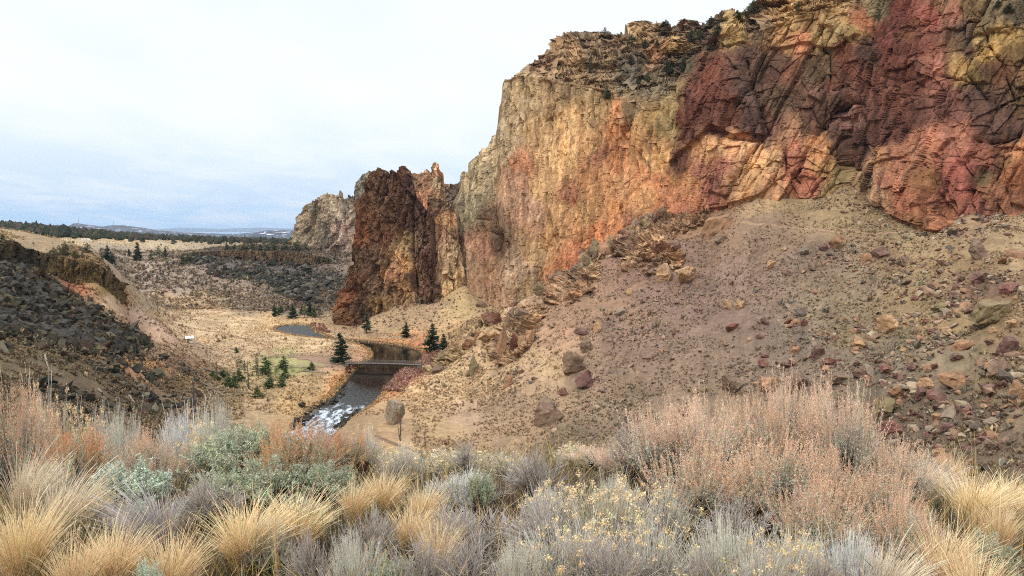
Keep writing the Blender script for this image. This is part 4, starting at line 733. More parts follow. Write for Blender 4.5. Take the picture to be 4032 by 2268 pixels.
B5 = [  # crop 5: base centre x, base y, width, height, kind, label
 (1040, 215, 165, 90, 'orange', 'largest orange-tan boulder at the left end of the hillside trail'), (1052, 268, 100, 55, 'brown', 'squat brown boulder directly below the orange-tan trail boulder'),
 (893, 465, 110, 100, 'tan', 'blocky tan boulder, right one of the touching pair mid slope'), (785, 448, 88, 84, 'tan', 'slanting tan boulder, left one of the touching pair mid slope'),
 (1635, 292, 76, 78, 'orange', 'tall orange split boulder just below the hillside trail'), (1480, 322, 62, 50, 'grey', 'grey-tan boulder left of the dark flat rock below the trail'), (1566, 298, 70, 36, 'maroon', 'dark flat rock between grey boulder and tall orange split boulder'),
 (1848, 338, 96, 60, 'maroon', 'dark purple-brown slab right of the orange split boulder'), (1780, 356, 52, 56, 'orange', 'small orange rock leaning against the dark purple-brown slab'), (2340, 338, 106, 102, 'brown', 'square grey-brown block standing alone high on the right slope'),
 (1306, 392, 46, 62, 'tan', 'pointed tan rock alone on bare mid slope'), (1520, 397, 62, 38, 'brown', 'low brown rock below the grey-tan boulder'), (2350, 462, 104, 62, 'maroon', 'dark split boulder above the red slab near right edge'), (2505, 512, 120, 72, 'red', 'brick-red slab at the right edge of the slope'),
 (2420, 660, 215, 135, 'olive', 'huge olive-brown boulder near the right edge'), (2150, 604, 84, 54, 'olive', 'grey-yellow boulder left of the huge olive-brown one'), (1912, 700, 108, 92, 'tan', 'pale boulder split down its middle, on the right slope'), (1740, 787, 72, 62, 'tan', 'rounded yellow-tan boulder below the split pale boulder'),
 (1546, 832, 88, 66, 'maroon', 'rounded dark red-brown boulder at the top of the rock field'), (1600, 868, 78, 46, 'rust', 'brown rock touching the rounded dark red-brown boulder'), (1116, 697, 72, 42, 'red', 'flat brick-red rock on the middle slope'), (1096, 592, 42, 50, 'tan', 'small tan rock, left of two above the flat red rock'), (1156, 588, 66, 58, 'tan', 'leaning tan rock, right of two above the flat red rock'),
 (606, 517, 36, 40, 'tan', 'small pointed tan rock below the slanting tan pair'), (566, 616, 62, 36, 'grey', 'greenish grey rock on the left part of the slope'), (452, 702, 46, 52, 'tan', 'upright grey-tan rock beside a dark flat one'), (368, 716, 80, 44, 'maroon', 'dark flat rock left of the upright grey-tan rock'), (388, 802, 88, 70, 'brown', 'brown-tan boulder above the big craggy one'),
 (308, 930, 156, 128, 'brown', 'big craggy brown boulder on the lower left slope'), (382, 986, 104, 96, 'maroon', 'dark brown wedge leaning against the big craggy boulder'), (277, 1022, 46, 44, 'red', 'small reddish rock above the layered boulder'), (188, 1155, 166, 150, 'brown', 'tilted layered boulder, lowest large rock on the left slope'),
 (406, 446, 62, 52, 'orange', 'orange knob on the ridge crest'), (582, 402, 84, 60, 'orange', 'orange ridge outcrop above the greenish grey rock'), (760, 322, 90, 70, 'rust', 'rusty outcrop block on the ridge crest, left half'), (820, 300, 70, 56, 'maroon', 'dark overhanging outcrop block on the ridge crest, right half'), (588, 250, 84, 28, 'maroon', 'flat dark capstone on the ridge crest'), (700, 236, 64, 44, 'tan', 'rounded tan block on the ridge crest by the wall foot'),
 (1292, 1012, 114, 106, 'orange', 'orange-brown boulder rising behind the tan sagebrush'), (1436, 1002, 100, 92, 'maroon', 'dark brown boulder right of the orange-brown one behind the sagebrush'), (1390, 882, 54, 34, 'maroon', 'small dark rock above the two boulders behind the sagebrush'), (1270, 872, 64, 44, 'red', 'reddish rock at left end of the rock field'),
 (2222, 976, 164, 84, 'orange', 'long orange boulder in the right rock field'), (2100, 984, 84, 52, 'tan', 'yellowish rock left of the long orange boulder'), (2472, 918, 122, 86, 'brown', 'grey-brown pyramid-shaped boulder near right edge'), (2502, 814, 124, 92, 'maroon', 'jagged maroon boulder at right edge above the pyramid-shaped one'), (2538, 1052, 80, 130, 'orange', 'tall orange boulder cut by the right edge'),
 (2398, 1012, 108, 62, 'maroon', 'maroon block below the pyramid-shaped boulder'), (1110, 1002, 118, 76, 'brown', 'low brown boulder above the left part of the sagebrush'), (1892, 907, 88, 50, 'red', 'dark red rock above the olive boulder behind the sagebrush'), (1936, 1028, 72, 66, 'orange', 'orange wedge above the olive boulder behind the sagebrush'), (1882, 1132, 124, 112, 'olive', 'olive-tan boulder just right of the tallest sagebrush'),
 (1932, 1210, 122, 68, 'red', 'dark red boulder below the olive-tan one'), (2188, 1192, 80, 46, 'maroon', 'maroon block right of the dark red boulder'), (2166, 1430, 140, 130, 'orange', 'large orange-brown boulder behind the lower sagebrush at right'), (2156, 1316, 74, 40, 'orange', 'flat orange rock on top side of the large orange-brown boulder'), (2404, 1288, 74, 56, 'brown', 'dark angular rock above the golden bunchgrass'), (890, 1122, 92, 50, 'red', 'red rock peeking over the sagebrush crown'),
 (1330, 955, 70, 50, 'brown', 'brown rock touching top of the orange-brown boulder'), (1650, 960, 110, 60, 'brown', 'brown slab in the centre of the rock field'), (1750, 925, 80, 46, 'maroon', 'maroon slab right of the brown centre slab'), (2010, 900, 60, 40, 'maroon', 'small maroon block above the yellowish rock'), (2260, 790, 100, 60, 'orange', 'orange boulder below the huge olive-brown one'), (2190, 720, 80, 44, 'tan', 'pale tan rock left of the orange boulder under the huge one')]
for k, (x, y, w_, h_, kd, lb) in enumerate(B5):
    (u, v), = K(5, (x, y)); boulder(u, v, w_ * .20159, h_ * .20159, kd, k % 9, lb, layered=.06 if 'layer' in lb or 'craggy' in lb else 0)
B2 = [(1085, 985, 118, 80, 'tan', 'long tan slab on the ridge above the bridge'), (980, 1022, 82, 66, 'orange', 'orange block left of the long tan ridge slab'), (1158, 1075, 66, 170, 'orange', 'tall orange fin of rock on the ridge'), (1215, 1060, 60, 120, 'rust', 'cracked rusty block right of the tall orange fin'), (1262, 1040, 70, 90, 'tan', 'broken tan block on the ridge, second right of the fin'), (1300, 1000, 60, 100, 'orange', 'broken orange block on the ridge, third right of the fin'),
      (1005, 1152, 66, 112, 'olive', 'upright pointed olive rock on the pale grass slope'), (850, 1088, 96, 58, 'olive', 'low ledge of grey-tan rock near the bridge end'), (818, 1144, 84, 44, 'brown', 'dark brown rock just below the ledge near the bridge end'), (1190, 1215, 54, 70, 'orange', 'small orange rock below the tall fin'), (587, 1414, 128, 128, 'grey', 'big upright grey boulder beside the bare snags'), (1265, 872, 100, 66, 'brown', 'sloping brown slab on the ridge crest'),
      (1095, 900, 60, 40, 'brown', 'brown crest rock just above the long tan ridge slab'), (385, 1325, 26, 22, 'basalt', 'dark boulder standing in the riffle of the river'), (265, 1305, 48, 28, 'basalt', 'dark boulder on the left bank above the riffle'), (115, 1325, 44, 36, 'basalt', 'round dark boulder at the left end of the riffle'), (655, 1088, 60, 14, 'grey', 'pale flat rock at the water beyond the bridge'), (1045, 805, 60, 40, 'brown', 'brown rock at foot of the big wall'), (1220, 800, 40, 36, 'maroon', 'dark rock at wall foot where the ridge begins')]
for k, (x, y, w_, h_, kd, lb) in enumerate(B2):
    (u, v), = K(2, (x, y)); boulder(u, v, w_ * .19284, h_ * .19284, kd, (k * 2 + 1) % 9, lb, tilt=.12, layered=0, group='rocks on the ridge and by the river')
(u, v), = K(7, (840, 462)); boulder(u, v, 8, 5, 'red', 3, 'small red rock by the lower trail below the ridge', group='rocks on the ridge and by the river')
(u, v), = K(7, (872, 514)); boulder(u, v, 10, 5.5, 'basalt', 5, 'low dark rock just beyond the lower trail', group='rocks on the ridge and by the river')
def fgrock(u, d, w_, h_, kind, i, lb):
    P = at(u, 400, d); P[2] = gz(P[0], P[1]); boulder(u, 0, w_, h_, kind, i, lb, P=P, group='rocks among the foreground brush')
fgrock(-2, 3.9, 34, 26, 'rust', 2, 'dark brown rock at the left edge among golden grass'); fgrock(362, 6.2, 20, 15, 'rust', 4, 'small dark red rock between the shrubs left of centre')
# the many smaller ones of the rock field (individually placed, look-alikes share a label)
zone = K(5, (1220, 620), (1500, 560), (1800, 620), (2100, 420), (2300, 200), (2560, 200), (2560, 1400), (2100, 1400), (1850, 1000), (1250, 980))
zone2 = K(5, (300, 640), (560, 330), (760, 240), (1100, 180), (1900, 230), (2200, 400), (1900, 620), (1250, 900), (900, 900), (500, 1000), (300, 900))
zone3 = [(u, v + 2) for u, v, _ in RIDGE[:9]]
def scatter_uv(poly, n, mind, seed):
    r = np.random.default_rng(seed); p = np.array(poly); o = []
    while len(o) < n:
        u, v = r.uniform(p[:, 0].min(), p[:, 0].max()), r.uniform(p[:, 1].min(), p[:, 1].max())
        if inpoly(np.array([u]), np.array([v]), poly)[0] and all((u - a) ** 2 + (v - b) ** 2 > mind ** 2 for a, b in o[-60:]): o.append((u, v))
    return o
for k, (u, v) in enumerate(scatter_uv(zone, 95, 5, 1)):
    s_ = float(rr.gamma(3.2, 1.45) + 3.0); kd = ['maroon', 'brown', 'maroon', 'red', 'orange', 'brown', 'tan', 'rust'][k % 8]
    boulder(u, v, s_, s_ * float(rr.uniform(.5, .8)), kd, int(rr.integers(9)), 'mid-sized angular rock scattered in the rock field on the right slope')
for k, (u, v) in enumerate(scatter_uv(zone2, 35, 8, 2)):
    s_ = float(rr.gamma(3, .9) + 2.5); boulder(u, v, s_, s_ * float(rr.uniform(.5, .8)), ['tan', 'brown', 'orange', 'maroon'][k % 4], int(rr.integers(9)), 'small rock scattered on the open middle scree slope')
for k in range(85):
    t = rr.uniform(0, 9.99) if k % 2 else rr.uniform(0, 4); i = int(t); a, b = RIDGE[i], RIDGE[i + 1]; f = t - i; u, v, d = (a[j] + (b[j] - a[j]) * f for j in range(3))
    P = at(u, v, d + rr.normal(0, 2.5) - 2); P[2] = gz(P[0], P[1]); s_ = float(rr.gamma(3, 1.9) + 5)
    boulder(u, v, s_, s_ * float(rr.uniform(.7, 1.3)), ['orange', 'tan', 'brown', 'rust', 'olive'][k % 5], int(rr.integers(9)), 'jagged rock block in the broken outcrop along the ridge crest', P=P, group='outcrop blocks along the ridge')

# basalt talus on the left spur: the largest blocks singly, the rest as one mass
TAL = K(1, (-60, 260), (120, 330), (250, 370), (350, 420), (450, 500), (520, 560), (700, 610), (850, 740), (980, 800), (1110, 930), (1000, 990), (850, 1000), (600, 990), (400, 930), (200, 850), (-60, 880))
FT_ = K(1, (1290, 300), (1420, 285), (1600, 300), (2300, 350), (2400, 330), (2480, 400), (2430, 620), (2200, 640), (1900, 520), (1650, 470), (1400, 380))
def mass(name, pts, sizes, cols, flat=.8, seed=0, mat=M_boulder, smooth=False, sub=ICO0, jit=.3, lift=.2):
    r = np.random.default_rng(seed); V0, F0 = sub; n = len(pts); m = len(V0)
    J = V0[None] * (1 + r.normal(0, jit, (n, m, 1))) * sizes[:, None, None] * r.uniform(.7, 1.25, (n, 1, 3)) * np.array([1, 1, flat])
    J[..., 2] += J[..., 0] * r.normal(0, .35, (n, 1)) + J[..., 1] * r.normal(0, .3, (n, 1))
    a = r.uniform(0, 6.28, n); c, s = np.cos(a)[:, None], np.sin(a)[:, None]
    J = np.stack([J[..., 0] * c - J[..., 1] * s, J[..., 0] * s + J[..., 1] * c, J[..., 2]], -1) + pts[:, None] + np.array([0, 0, 1]) * (sizes * lift)[:, None, None]
    F = F0[None] + (np.arange(n) * m)[:, None, None]; C = np.repeat(cols[:, None], m, 1) * (1 + r.normal(0, .12, (n, m, 1)))
    return mesh(name, J.reshape(-1, 3), F.reshape(-1, 3), mat, np.clip(C.reshape(-1, 3), .01, .9), smooth)
def polar(n, u0, u1, r0, r1, seed):
    r = np.random.default_rng(seed); u = r.uniform(u0, u1, n); d = r.uniform(r0, r1, n); x = (u - 512) / FPX * d
    P = np.stack([x, d, ground(x, d)], -1); uu, vv = proj(P); return P, uu, vv, r
P, uu, vv, r = polar(26000, -60, 170, 150, 265, 21); k = inpoly(uu, vv, TAL); P = P[k]; n = len(P); uu, vv = uu[k], vv[k]; edge = segdist(uu, vv, TAL + TAL[:1])
s_ = np.clip(r.gamma(1.3, .42, n) + .22, .22, 2.8) * sst(-3, 9, edge + 3 * fbm(P, 8, 3, 70)).clip(.35, 1)
keep = (fbm(P, 9, 3, 71) + .2 + .06 * edge > r.uniform(-.5, .5, n)) & (np.arange(n) < 9500); P, s_, uu, vv = P[keep], s_[keep], uu[keep], vv[keep]
order = np.argsort(-s_ / P[:, 1]); big = order[:110]; rest = order[110:]
for k in big:
    s0 = float(s_[k]); o = link('basalt_block', rock_mesh('basalt', int(k) % 7)); o.location = (*P[k][:2], P[k][2] + .2 * s0); o.scale = (s0, s0 * .9, s0 * .85)
    o.rotation_euler = (float(r.normal(0, .3)), float(r.normal(0, .3)), float(r.uniform(0, 6))); tag(o, 'angular dark basalt block in the talus on the left slope', 'boulder', 'basalt blocks on the left talus slope')
pal = np.array([lin(c, .62) for c in [(66, 62, 52), (50, 48, 42), (86, 80, 66), (80, 64, 54), (112, 106, 90), (58, 60, 48)]])
o = mass('talus', P[rest], s_[rest], pal[r.integers(6, size=len(rest))] * (1.12, 1.0, .82), seed=3); tag(o, kind='stuff')
P, uu, vv, r = polar(30000, 175, 350, 490, 605, 22); k = inpoly(uu, vv, FT_); P = P[k]; n = len(P); f = fbm(P, 16, 3, 72); ed = segdist(uu[k], vv[k], FT_ + FT_[:1]); P = P[f + .04 * ed > r.uniform(.0, .8, n)][:4200]; n = len(P)
o = mass('talus', P, np.clip(r.gamma(1.4, .5, n) + .3, .3, 2.6), pal[r.integers(6, size=n)] * 1.15, seed=4); tag(o, kind='stuff')
# blocks strewn thinner below the talus
TL2 = K(1, (-60, 800), (350, 880), (1000, 900), (1180, 960), (1480, 1180), (1420, 1400), (500, 1420), (-60, 1050))
P, uu, vv, r = polar(9000, -60, 230, 120, 262, 27); k = inpoly(uu, vv, TL2) & (fbm(P, 11, 3, 75) > -.05); P = P[k][:1000]; n = len(P)
o = mass('talus', P, np.clip(r.gamma(1.3, .3, n) + .2, .2, 1.7), pal[r.integers(6, size=n)] * (1.1, 1.05, .95), seed=8); tag(o, kind='stuff')
# loose stones on the right slope and on the spur
P, uu, vv, r = polar(30000, 420, 1060, 95, 330, 23); k = (vv < 520) & (fbm(P, 22, 3, 73) + .35 * sst(700, 1000, uu) > .0) & (P[:, 2] > -52); P = P[k]; uu = uu[k]; n = len(P); k = fbm(P, 13, 3, 76) > -.05; P = P[k]; uu = uu[k]; n = len(P)
pal2 = np.array([lin(c, .6) for c in [(182, 150, 122), (150, 120, 98), (130, 98, 84), (172, 132, 102), (162, 142, 120), (112, 98, 86), (190, 168, 138)]])
o = mass('scree', P, np.clip(r.gamma(1.1, .15, n) + .08, .08, 1.1) * (1 + .8 * sst(750, 1000, uu)), pal2[r.integers(7, size=n)], seed=5, flat=.6); tag(o, kind='stuff')
P, uu, vv, r = polar(9000, 280, 360, 205, 265, 24); d_ = rivdist(P[:, 0], P[:, 1]); k = (d_ > -2.2) & (d_ < 1.2) & ((vv > 396) | (r.random(len(vv)) < .1)); P = P[k][:420]; n = len(P); P[:, 2] = np.maximum(P[:, 2], WATER_Z - .05)
o = mass('bank_stones', P, np.clip(r.gamma(1.5, .16, n) + .12, .12, .9), pal[r.integers(6, size=n)], seed=6); tag(o, kind='stuff')

# ------------------------------------------------------------------ low brush and tussocks over the slopes (nobody could count them)
def tuss(n, m=7, seed=0):
    """n little tussocks of m pointed blades, unit size"""
    r = np.random.default_rng(seed); a = r.uniform(0, 6.28, (n, m)); l = r.uniform(.5, 1.1, (n, m)); out_ = r.uniform(.25, .95, (n, m)); wd = r.uniform(.14, .3, (n, m))
    tip = np.stack([np.cos(a) * out_ * l, np.sin(a) * out_ * l, l * (1.15 - out_ * .6)], -1); sd_ = np.stack([-np.sin(a), np.cos(a), 0 * a], -1) * wd[..., None]
    b = np.stack([np.cos(a) * .12, np.sin(a) * .12, 0 * a - .1], -1)
    return np.stack([b - sd_, b + sd_, tip * .6 + sd_ * .8, tip, tip * .6 - sd_ * .8], 2)       # n,m,5,3
def cover(name, P, size, cols, seed, m=7):
    n = len(P); T = tuss(n, m, seed) * size[:, None, None, None] + P[:, None, None]
    r = np.random.default_rng(seed + 1); C = cols[:, None, None] * (1 + r.normal(0, .16, (n, m, 1, 1))) * np.ones((1, 1, 5, 1)); idx = (np.arange(n * m) * 5)[:, None]
    o = mesh(name, T.reshape(-1, 3), [idx + np.array([0, 1, 2, 4]), idx + np.array([4, 2, 3])], M_plant, np.clip(C.reshape(-1, 3), .01, .9)); return tag(o, kind='stuff')
def localcol(P): 
    u_, v_ = proj(P); return seed_field(gfeat(P), _gf, _gcol)
TC = np.array([lin(c, .62) for c in [(212, 188, 142), (190, 165, 122), (150, 148, 128), (120, 112, 96), (140, 112, 98), (88, 80, 66), (172, 170, 150), (225, 200, 150)]])
def brush(name, n, u0, u1, r0, r1, seed, sz, wts, cond=None, mixl=.6, gamma_=.5):
    P, uu, vv, r = polar(n, u0, u1, r0, r1, seed); k = (rivdist(P[:, 0], P[:, 1]) > .4) & (vv < 560)
    if cond is not None: k &= cond(P, uu, vv)
    k &= fbm(P, 6, 3, seed + 5) + .8 * fbm(P, 21, 3, seed + 6) > -.3
    P, uu, vv = P[k], uu[k], vv[k]; n = len(P); c = TC[r.choice(8, n, p=np.array(wts) / sum(wts))]; c = (c * (1 - mixl) + localcol(P) * mixl) * 1.18 * (1 + .12 * r.normal(size=(n, 1)))
    return cover(name, P, np.clip(r.gamma(3, sz / 3, n), sz * .3, sz * 2.6), c, seed)
_pale = K(1, (820, 640), (1000, 660), (1500, 1050), (1350, 1050), (1000, 830))
_lawn = K(10, (760, 760), (960, 740), (1480, 740), (1560, 830), (1430, 862), (1100, 868), (900, 858), (790, 858))
nolawn = lambda P, u, v: ~inpoly(u, v, _lawn)
brush('brush', 95000, 410, 1070, 90, 335, 31, .34, (4, 4, 3, 1.2, 3.4, .8, 2.4, 2), None, .66)
brush('brush', 26000, -40, 240, 120, 280, 33, .5, (3, 3, 1.5, 2, 2, 2.5, .5, 1), lambda P, u, v: ~inpoly(u, v, _pale) | (np.sin(P[:, 0] * 7 + P[:, 1]) > .8))
brush('brush', 60000, 120, 520, 215, 500, 35, .36, (5, 3, 1, .8, .8, .4, .4, 6), nolawn, .72)
brush('brush', 24000, 100, 350, 480, 640, 37, .75, (3, 3, 1.5, 2.5, 2, 2.5, .6, 1))
brush('brush', 16000, -40, 420, 300, 900, 39, .7, (5, 3, 1, 1, .6, 1, .4, 3), lambda P, u, v: (v < 262))
brush('brush', 20000, -40, 230, 120, 280, 51, .75, (1, 1, 1, 3, 4, 1, .5, .3), lambda P, u, v: inpoly(u, v, TAL), .3)
brush('brush', 9000, 150, 520, 215, 500, 53, .75, (.5, 1, 1.2, 3, 2.5, 1.6, .5, .3), lambda P, u, v: nolawn(P, u, v) & ((P[:, 2] > -50.5) | (np.sin(P[:, 0] * 9) > .9)), .4)
brush('brush', 5000, 420, 1060, 90, 335, 55, .8, (2, 2, 3, 1.5, 2, .5, 2, .6), lambda P, u, v: fbm(P, 30, 3, 91) > 0, .35)
brush('brush', 6000, 100, 350, 480, 640, 57, 1.3, (.5, 1, 1, 3, 2, 2, .5, .3), None, .3)
# reeds and willow thickets on the river banks
def bank(name, n, dmin, dmax, cols, size, seed, cond, label=None):
    P, uu, vv, r = polar(n, 200, 440, 205, 450, seed); d_ = rivdist(P[:, 0], P[:, 1]); k = (d_ > dmin) & (d_ < dmax) & cond(uu, vv); P = P[k]; n = len(P)
    c = np.array([lin(q, .62) for q in cols])[r.integers(len(cols), size=n)]; return cover(name, P, r.uniform(.6, 1.3, n) * size, c, seed, 8)
bank('reeds', 60000, .2, 2.6, [(222, 186, 130), (212, 166, 108), (228, 195, 145), (205, 165, 115)], .6, 41, lambda u, v: (v < 410))
bank('willows', 34000, .3, 8, [(178, 136, 118), (198, 152, 126), (172, 132, 120), (218, 176, 138), (190, 130, 110)], 1.2, 43, lambda u, v: (u > 375) & (v > 352) & (v < 392) & (u > 455 - (v - 340) * 2.0))
bank('willows', 16000, .3, 7, [(120, 66, 58), (140, 80, 68), (105, 70, 60)], 1.1, 45, lambda u, v: (u > 346) & (u < 372) & (v > 364) & (v < 382))
bank('willows', 16000, .3, 8, [(160, 105, 98), (172, 115, 100)], .9, 47, lambda u, v: (u > 310) & (u < 330) & (v > 322) & (v < 333))
# ------------------------------------------------------------------ broken outcrops standing out of the ridge
def outcrop(tab, dmax, amp, label, cols, s, cell=(2.4, 2.4, 5), nu=130, nv=90, jag=.9):
    """tab = (u, v_top, v_bottom); the rock grows out of the slope and blends into it at its edges"""
    u0, u1 = tab[0][0], tab[-1][0]; gu = np.linspace(u0, u1, 16); vt = itp(gu, [(a, b) for a, b, c in tab]); vb = itp(gu, [(a, c) for a, b, c in tab]); tt = np.linspace(0, 1, 9)
    GD = np.array([[hit([a], [b + (t_ - b) * q])[0][1] for a, b, t_ in zip(gu, vb, vt)] for q in tt]); GD = np.minimum(GD, dmax)
    for _ in range(2): GD[1:-1] = (GD[:-2] + 2 * GD[1:-1] + GD[2:]) / 4
    def D(U, V):
        fu = (np.clip(U, u0, u1) - u0) / (u1 - u0) * 15; B = itp(U, [(a, c) for a, b, c in tab]); T = itp(U, [(a, b) for a, b, c in tab]); q = np.clip((B - V) / (B - T), 0, 1); fv = q * 8
        i = np.minimum(fu.astype(int), 14); j = np.minimum(fv.astype(int), 7); a, b = fu - i, fv - j
        d = GD[j, i] * (1 - a) * (1 - b) + GD[j, i + 1] * a * (1 - b) + GD[j + 1, i] * (1 - a) * b + GD[j + 1, i + 1] * a * b
        return d - amp * sst(0, .22, q) * sst(0, .1, fu / 15) * sst(1, .9, fu / 15) + .8
    rr_ = np.random.default_rng(s); seeds = [(rr_.uniform(u0, u1), float(np.mean(vb + vt) / 2 + rr_.normal(0, 9)), cols[int(rr_.integers(len(cols)))]) for _ in range(22)]
    return cliff('rock_outcrop', u0, u1, nu, nv, lambda u: itp(u, [(a, c) for a, b, c in tab]), lambda u: itp(u, [(a, b) for a, b, c in tab]), D,
        lambda P, U, V: rock_disp(P, big=(5, 5, 7), A=(1.3, .8, .4), cell=cell, cellA=1.5, s=s), seeds_color(seeds, 3, 5), M_rock, label, 'rock outcrop', back=5, jag=jag, jags=1.2, group='outcrops along the ridge')
OCA = [(186, 152, 115), (172, 128, 96), (150, 118, 92), (124, 98, 80), (196, 165, 128), (100, 82, 70)]
outcrop([(606, 246, 258), (618, 234, 258), (632, 224, 256), (648, 219, 252), (662, 215, 246), (680, 212, 236), (700, 212, 226), (712, 212, 220)], 322, 2.6, 'broken orange outcrop on the crest where the ridge meets the big wall', OCA, 1500)
outcrop([(628, 262, 272), (640, 250, 276), (656, 246, 276), (672, 248, 272), (684, 256, 266)], 318, 2.2, 'low rubbly rust outcrop just below the crest outcrop', OCA, 1510, nu=80, nv=60)
outcrop([(548, 292, 300), (556, 281, 306), (566, 273, 308), (578, 267, 302), (588, 263, 292), (600, 256, 276)], 306, 2.4, 'cracked tan outcrop halfway down the ridge', OCA, 1520, nu=90, nv=70)
outcrop([(520, 313, 322), (530, 302, 326), (540, 298, 322), (549, 293, 312), (556, 290, 302)], 298, 2.0, 'sloping brown slab outcrop on the ridge below the cracked tan one', [(150, 115, 82), (128, 98, 72), (170, 132, 94)], 1530, nu=60, nv=50, cell=(5, 5, 3))
outcrop([(491, 350, 360), (496, 336, 364), (502, 327, 366), (510, 321, 364), (519, 318, 360), (528, 316, 350), (536, 318, 340)], 286, 2.6, 'outcrop of upright orange fins on the ridge above the bridge', OCA, 1540, nu=80, nv=80, cell=(1.6, 1.6, 6))
outcrop([(430, 368, 374), (438, 356, 372), (448, 352, 366), (460, 348, 358), (466, 346, 352)], 296, 1.6, 'grey-tan ledge outcrop by the right end of the bridge', [(165, 138, 100), (140, 118, 88), (110, 95, 74)], 1550, nu=60, nv=40)
# ------------------------------------------------------------------ trees
def conifer(seed, H=10., W=4.5, dens=1.0, gap=.12, col=(62, 78, 50), tw=.16, cone=1.0, low=.06, loose=.0):
    """returns trunk and crown mesh data: whorls of drooping limbs carrying sprays of needles"""
    r = np.random.default_rng(seed); t = MB(); c = lin((96, 78, 62), .7)
    zs = np.linspace(0, H, 9); wob = np.cumsum(r.normal(0, .06, (9, 2)), 0)
    t.tube(np.column_stack([wob, zs]), tw * (1 - zs / H * .93), 6, c)
    Q, S, Dn = [], [], []; nl = int(H * 3.2)
    for i in range(nl):
        h = low + (1 - low) * (i + r.random()) / nl; z = h * H
        R = W / 2 * (1 - ((h - low) / (1 - low)) ** cone) * r.uniform(.6, 1.15) + .12; R *= min(1, .55 + (h - low) * 4)
        for a in r.uniform(0, 6.28, r.integers(3, 6)):
            if r.random() < gap: continue
            L_ = R * r.uniform(.7, 1.12); k = np.linspace(0, 1, 5); x0 = np.interp(z, zs, wob[:, 0]); y0 = np.interp(z, zs, wob[:, 1])
            drop = -.25 * L_ * k + .18 * L_ * k ** 2 + (.12 if cone < 1 else 0) * L_ * k
            pts = np.column_stack([x0 + np.cos(a) * L_ * k, y0 + np.sin(a) * L_ * k, z + drop])
            if L_ > W * .18: t.tube(pts, .035 * (1 - k * .8), 3, c, False)
            m = max(3, int(L_ * 15 * dens)); kk = r.uniform(.18 + loose, 1.02, m) ** .8
            b = np.column_stack([np.interp(kk, k, pts[:, j]) for j in range(3)]) + r.normal(0, 1, (m, 3)) * np.array([.16, .16, .1]) * (1 + L_ * .25)
            Q.append(b); S.append(np.full(m, .36 + .03 * L_) * r.uniform(.6, 1.2, m)); Dn.append(np.tile([math.cos(a), math.sin(a), .25], (m, 1)))
    Q = np.concatenate(Q); S = np.concatenate(S); Dn = np.concatenate(Dn); n = len(Q)
    d = Dn + r.normal(0, .6, (n, 3)); d /= np.linalg.norm(d, axis=1)[:, None]; s = np.cross(d, r.normal(size=(n, 3))); s /= np.linalg.norm(s, axis=1)[:, None]
    S = S[:, None]; V = np.stack([Q - d * S * .5, Q + s * S * .38, Q + d * S * .75, Q - s * S * .38], 1); base = lin(col, .95)
    cc = base * (1 + r.normal(0, .25, (n, 1))) * np.where(r.random((n, 1)) < .18, [1.35, 1.3, 1.0], 1); cc = np.repeat(np.clip(cc, .005, .6)[:, None], 4, 1)
    return t.build('trunk', M_bark, data_only=True), mesh('crown', V.reshape(-1, 3), (np.arange(n) * 4)[:, None] + np.arange(4), M_needle, cc.reshape(-1, 3), False, data_only=True)
TP = {}
def tproto(kind):
    if kind not in TP:
        a = {'fir': [dict(H=10, W=5.2, dens=1.5, cone=1.15, col=(52, 66, 46)), dict(H=10, W=4.6, dens=1.5, cone=1.0, col=(48, 64, 46))],
             'pine': [dict(H=10, W=5, dens=1.1, cone=1.5, gap=.2, col=(74, 92, 48)), dict(H=10, W=4.2, dens=1.2, cone=1.8, gap=.25, col=(66, 88, 50), low=.1)],
             'juniper': [dict(H=10, W=7.5, dens=.8, gap=.3, cone=2.2, col=(84, 88, 62), low=.03), dict(H=10, W=6.5, dens=1.0, cone=1.6, gap=.2, col=(78, 80, 60), low=.03)],
             'loose': [dict(H=10, W=5, dens=.5, cone=1.3, gap=.45, col=(80, 88, 60), low=.25)],
             'slim': [dict(H=10, W=3.2, dens=1.0, cone=1.4, gap=.2, col=(56, 70, 52), low=.12)]}[kind]
        TP[kind] = [conifer(90 + 7 * i + len(kind), **q) for i, q in enumerate(a)]
    return TP[kind]
def plant_tree(u, v, hpx, wpx, kind, label, name='pine_tree', cat='tree', group=None, P=None, i=None):
    if P is None: P = hit([u], [v])[0]
    pr = tproto(kind); i = int(abs(u * 7 + v)) % len(pr) if i is None else i; tm, cm = pr[i]
    H = hpx * P[1] / FPX; W = wpx * P[1] / FPX; w0 = {'fir': 5.0, 'pine': 4.7, 'juniper': 7, 'loose': 5, 'slim': 3.2}[kind]; wm = 1.0 if kind == 'juniper' else 1.5
    e_ = empty(name, (P[0], P[1], P[2] - .15), float(u * 1.7 % 6.28), (W / w0 * wm, W / w0 * wm, H / 10 * 1.08)); tag(e_, label, cat, group)
    link('trunk', tm, e_); link('crown', cm, e_); return e_
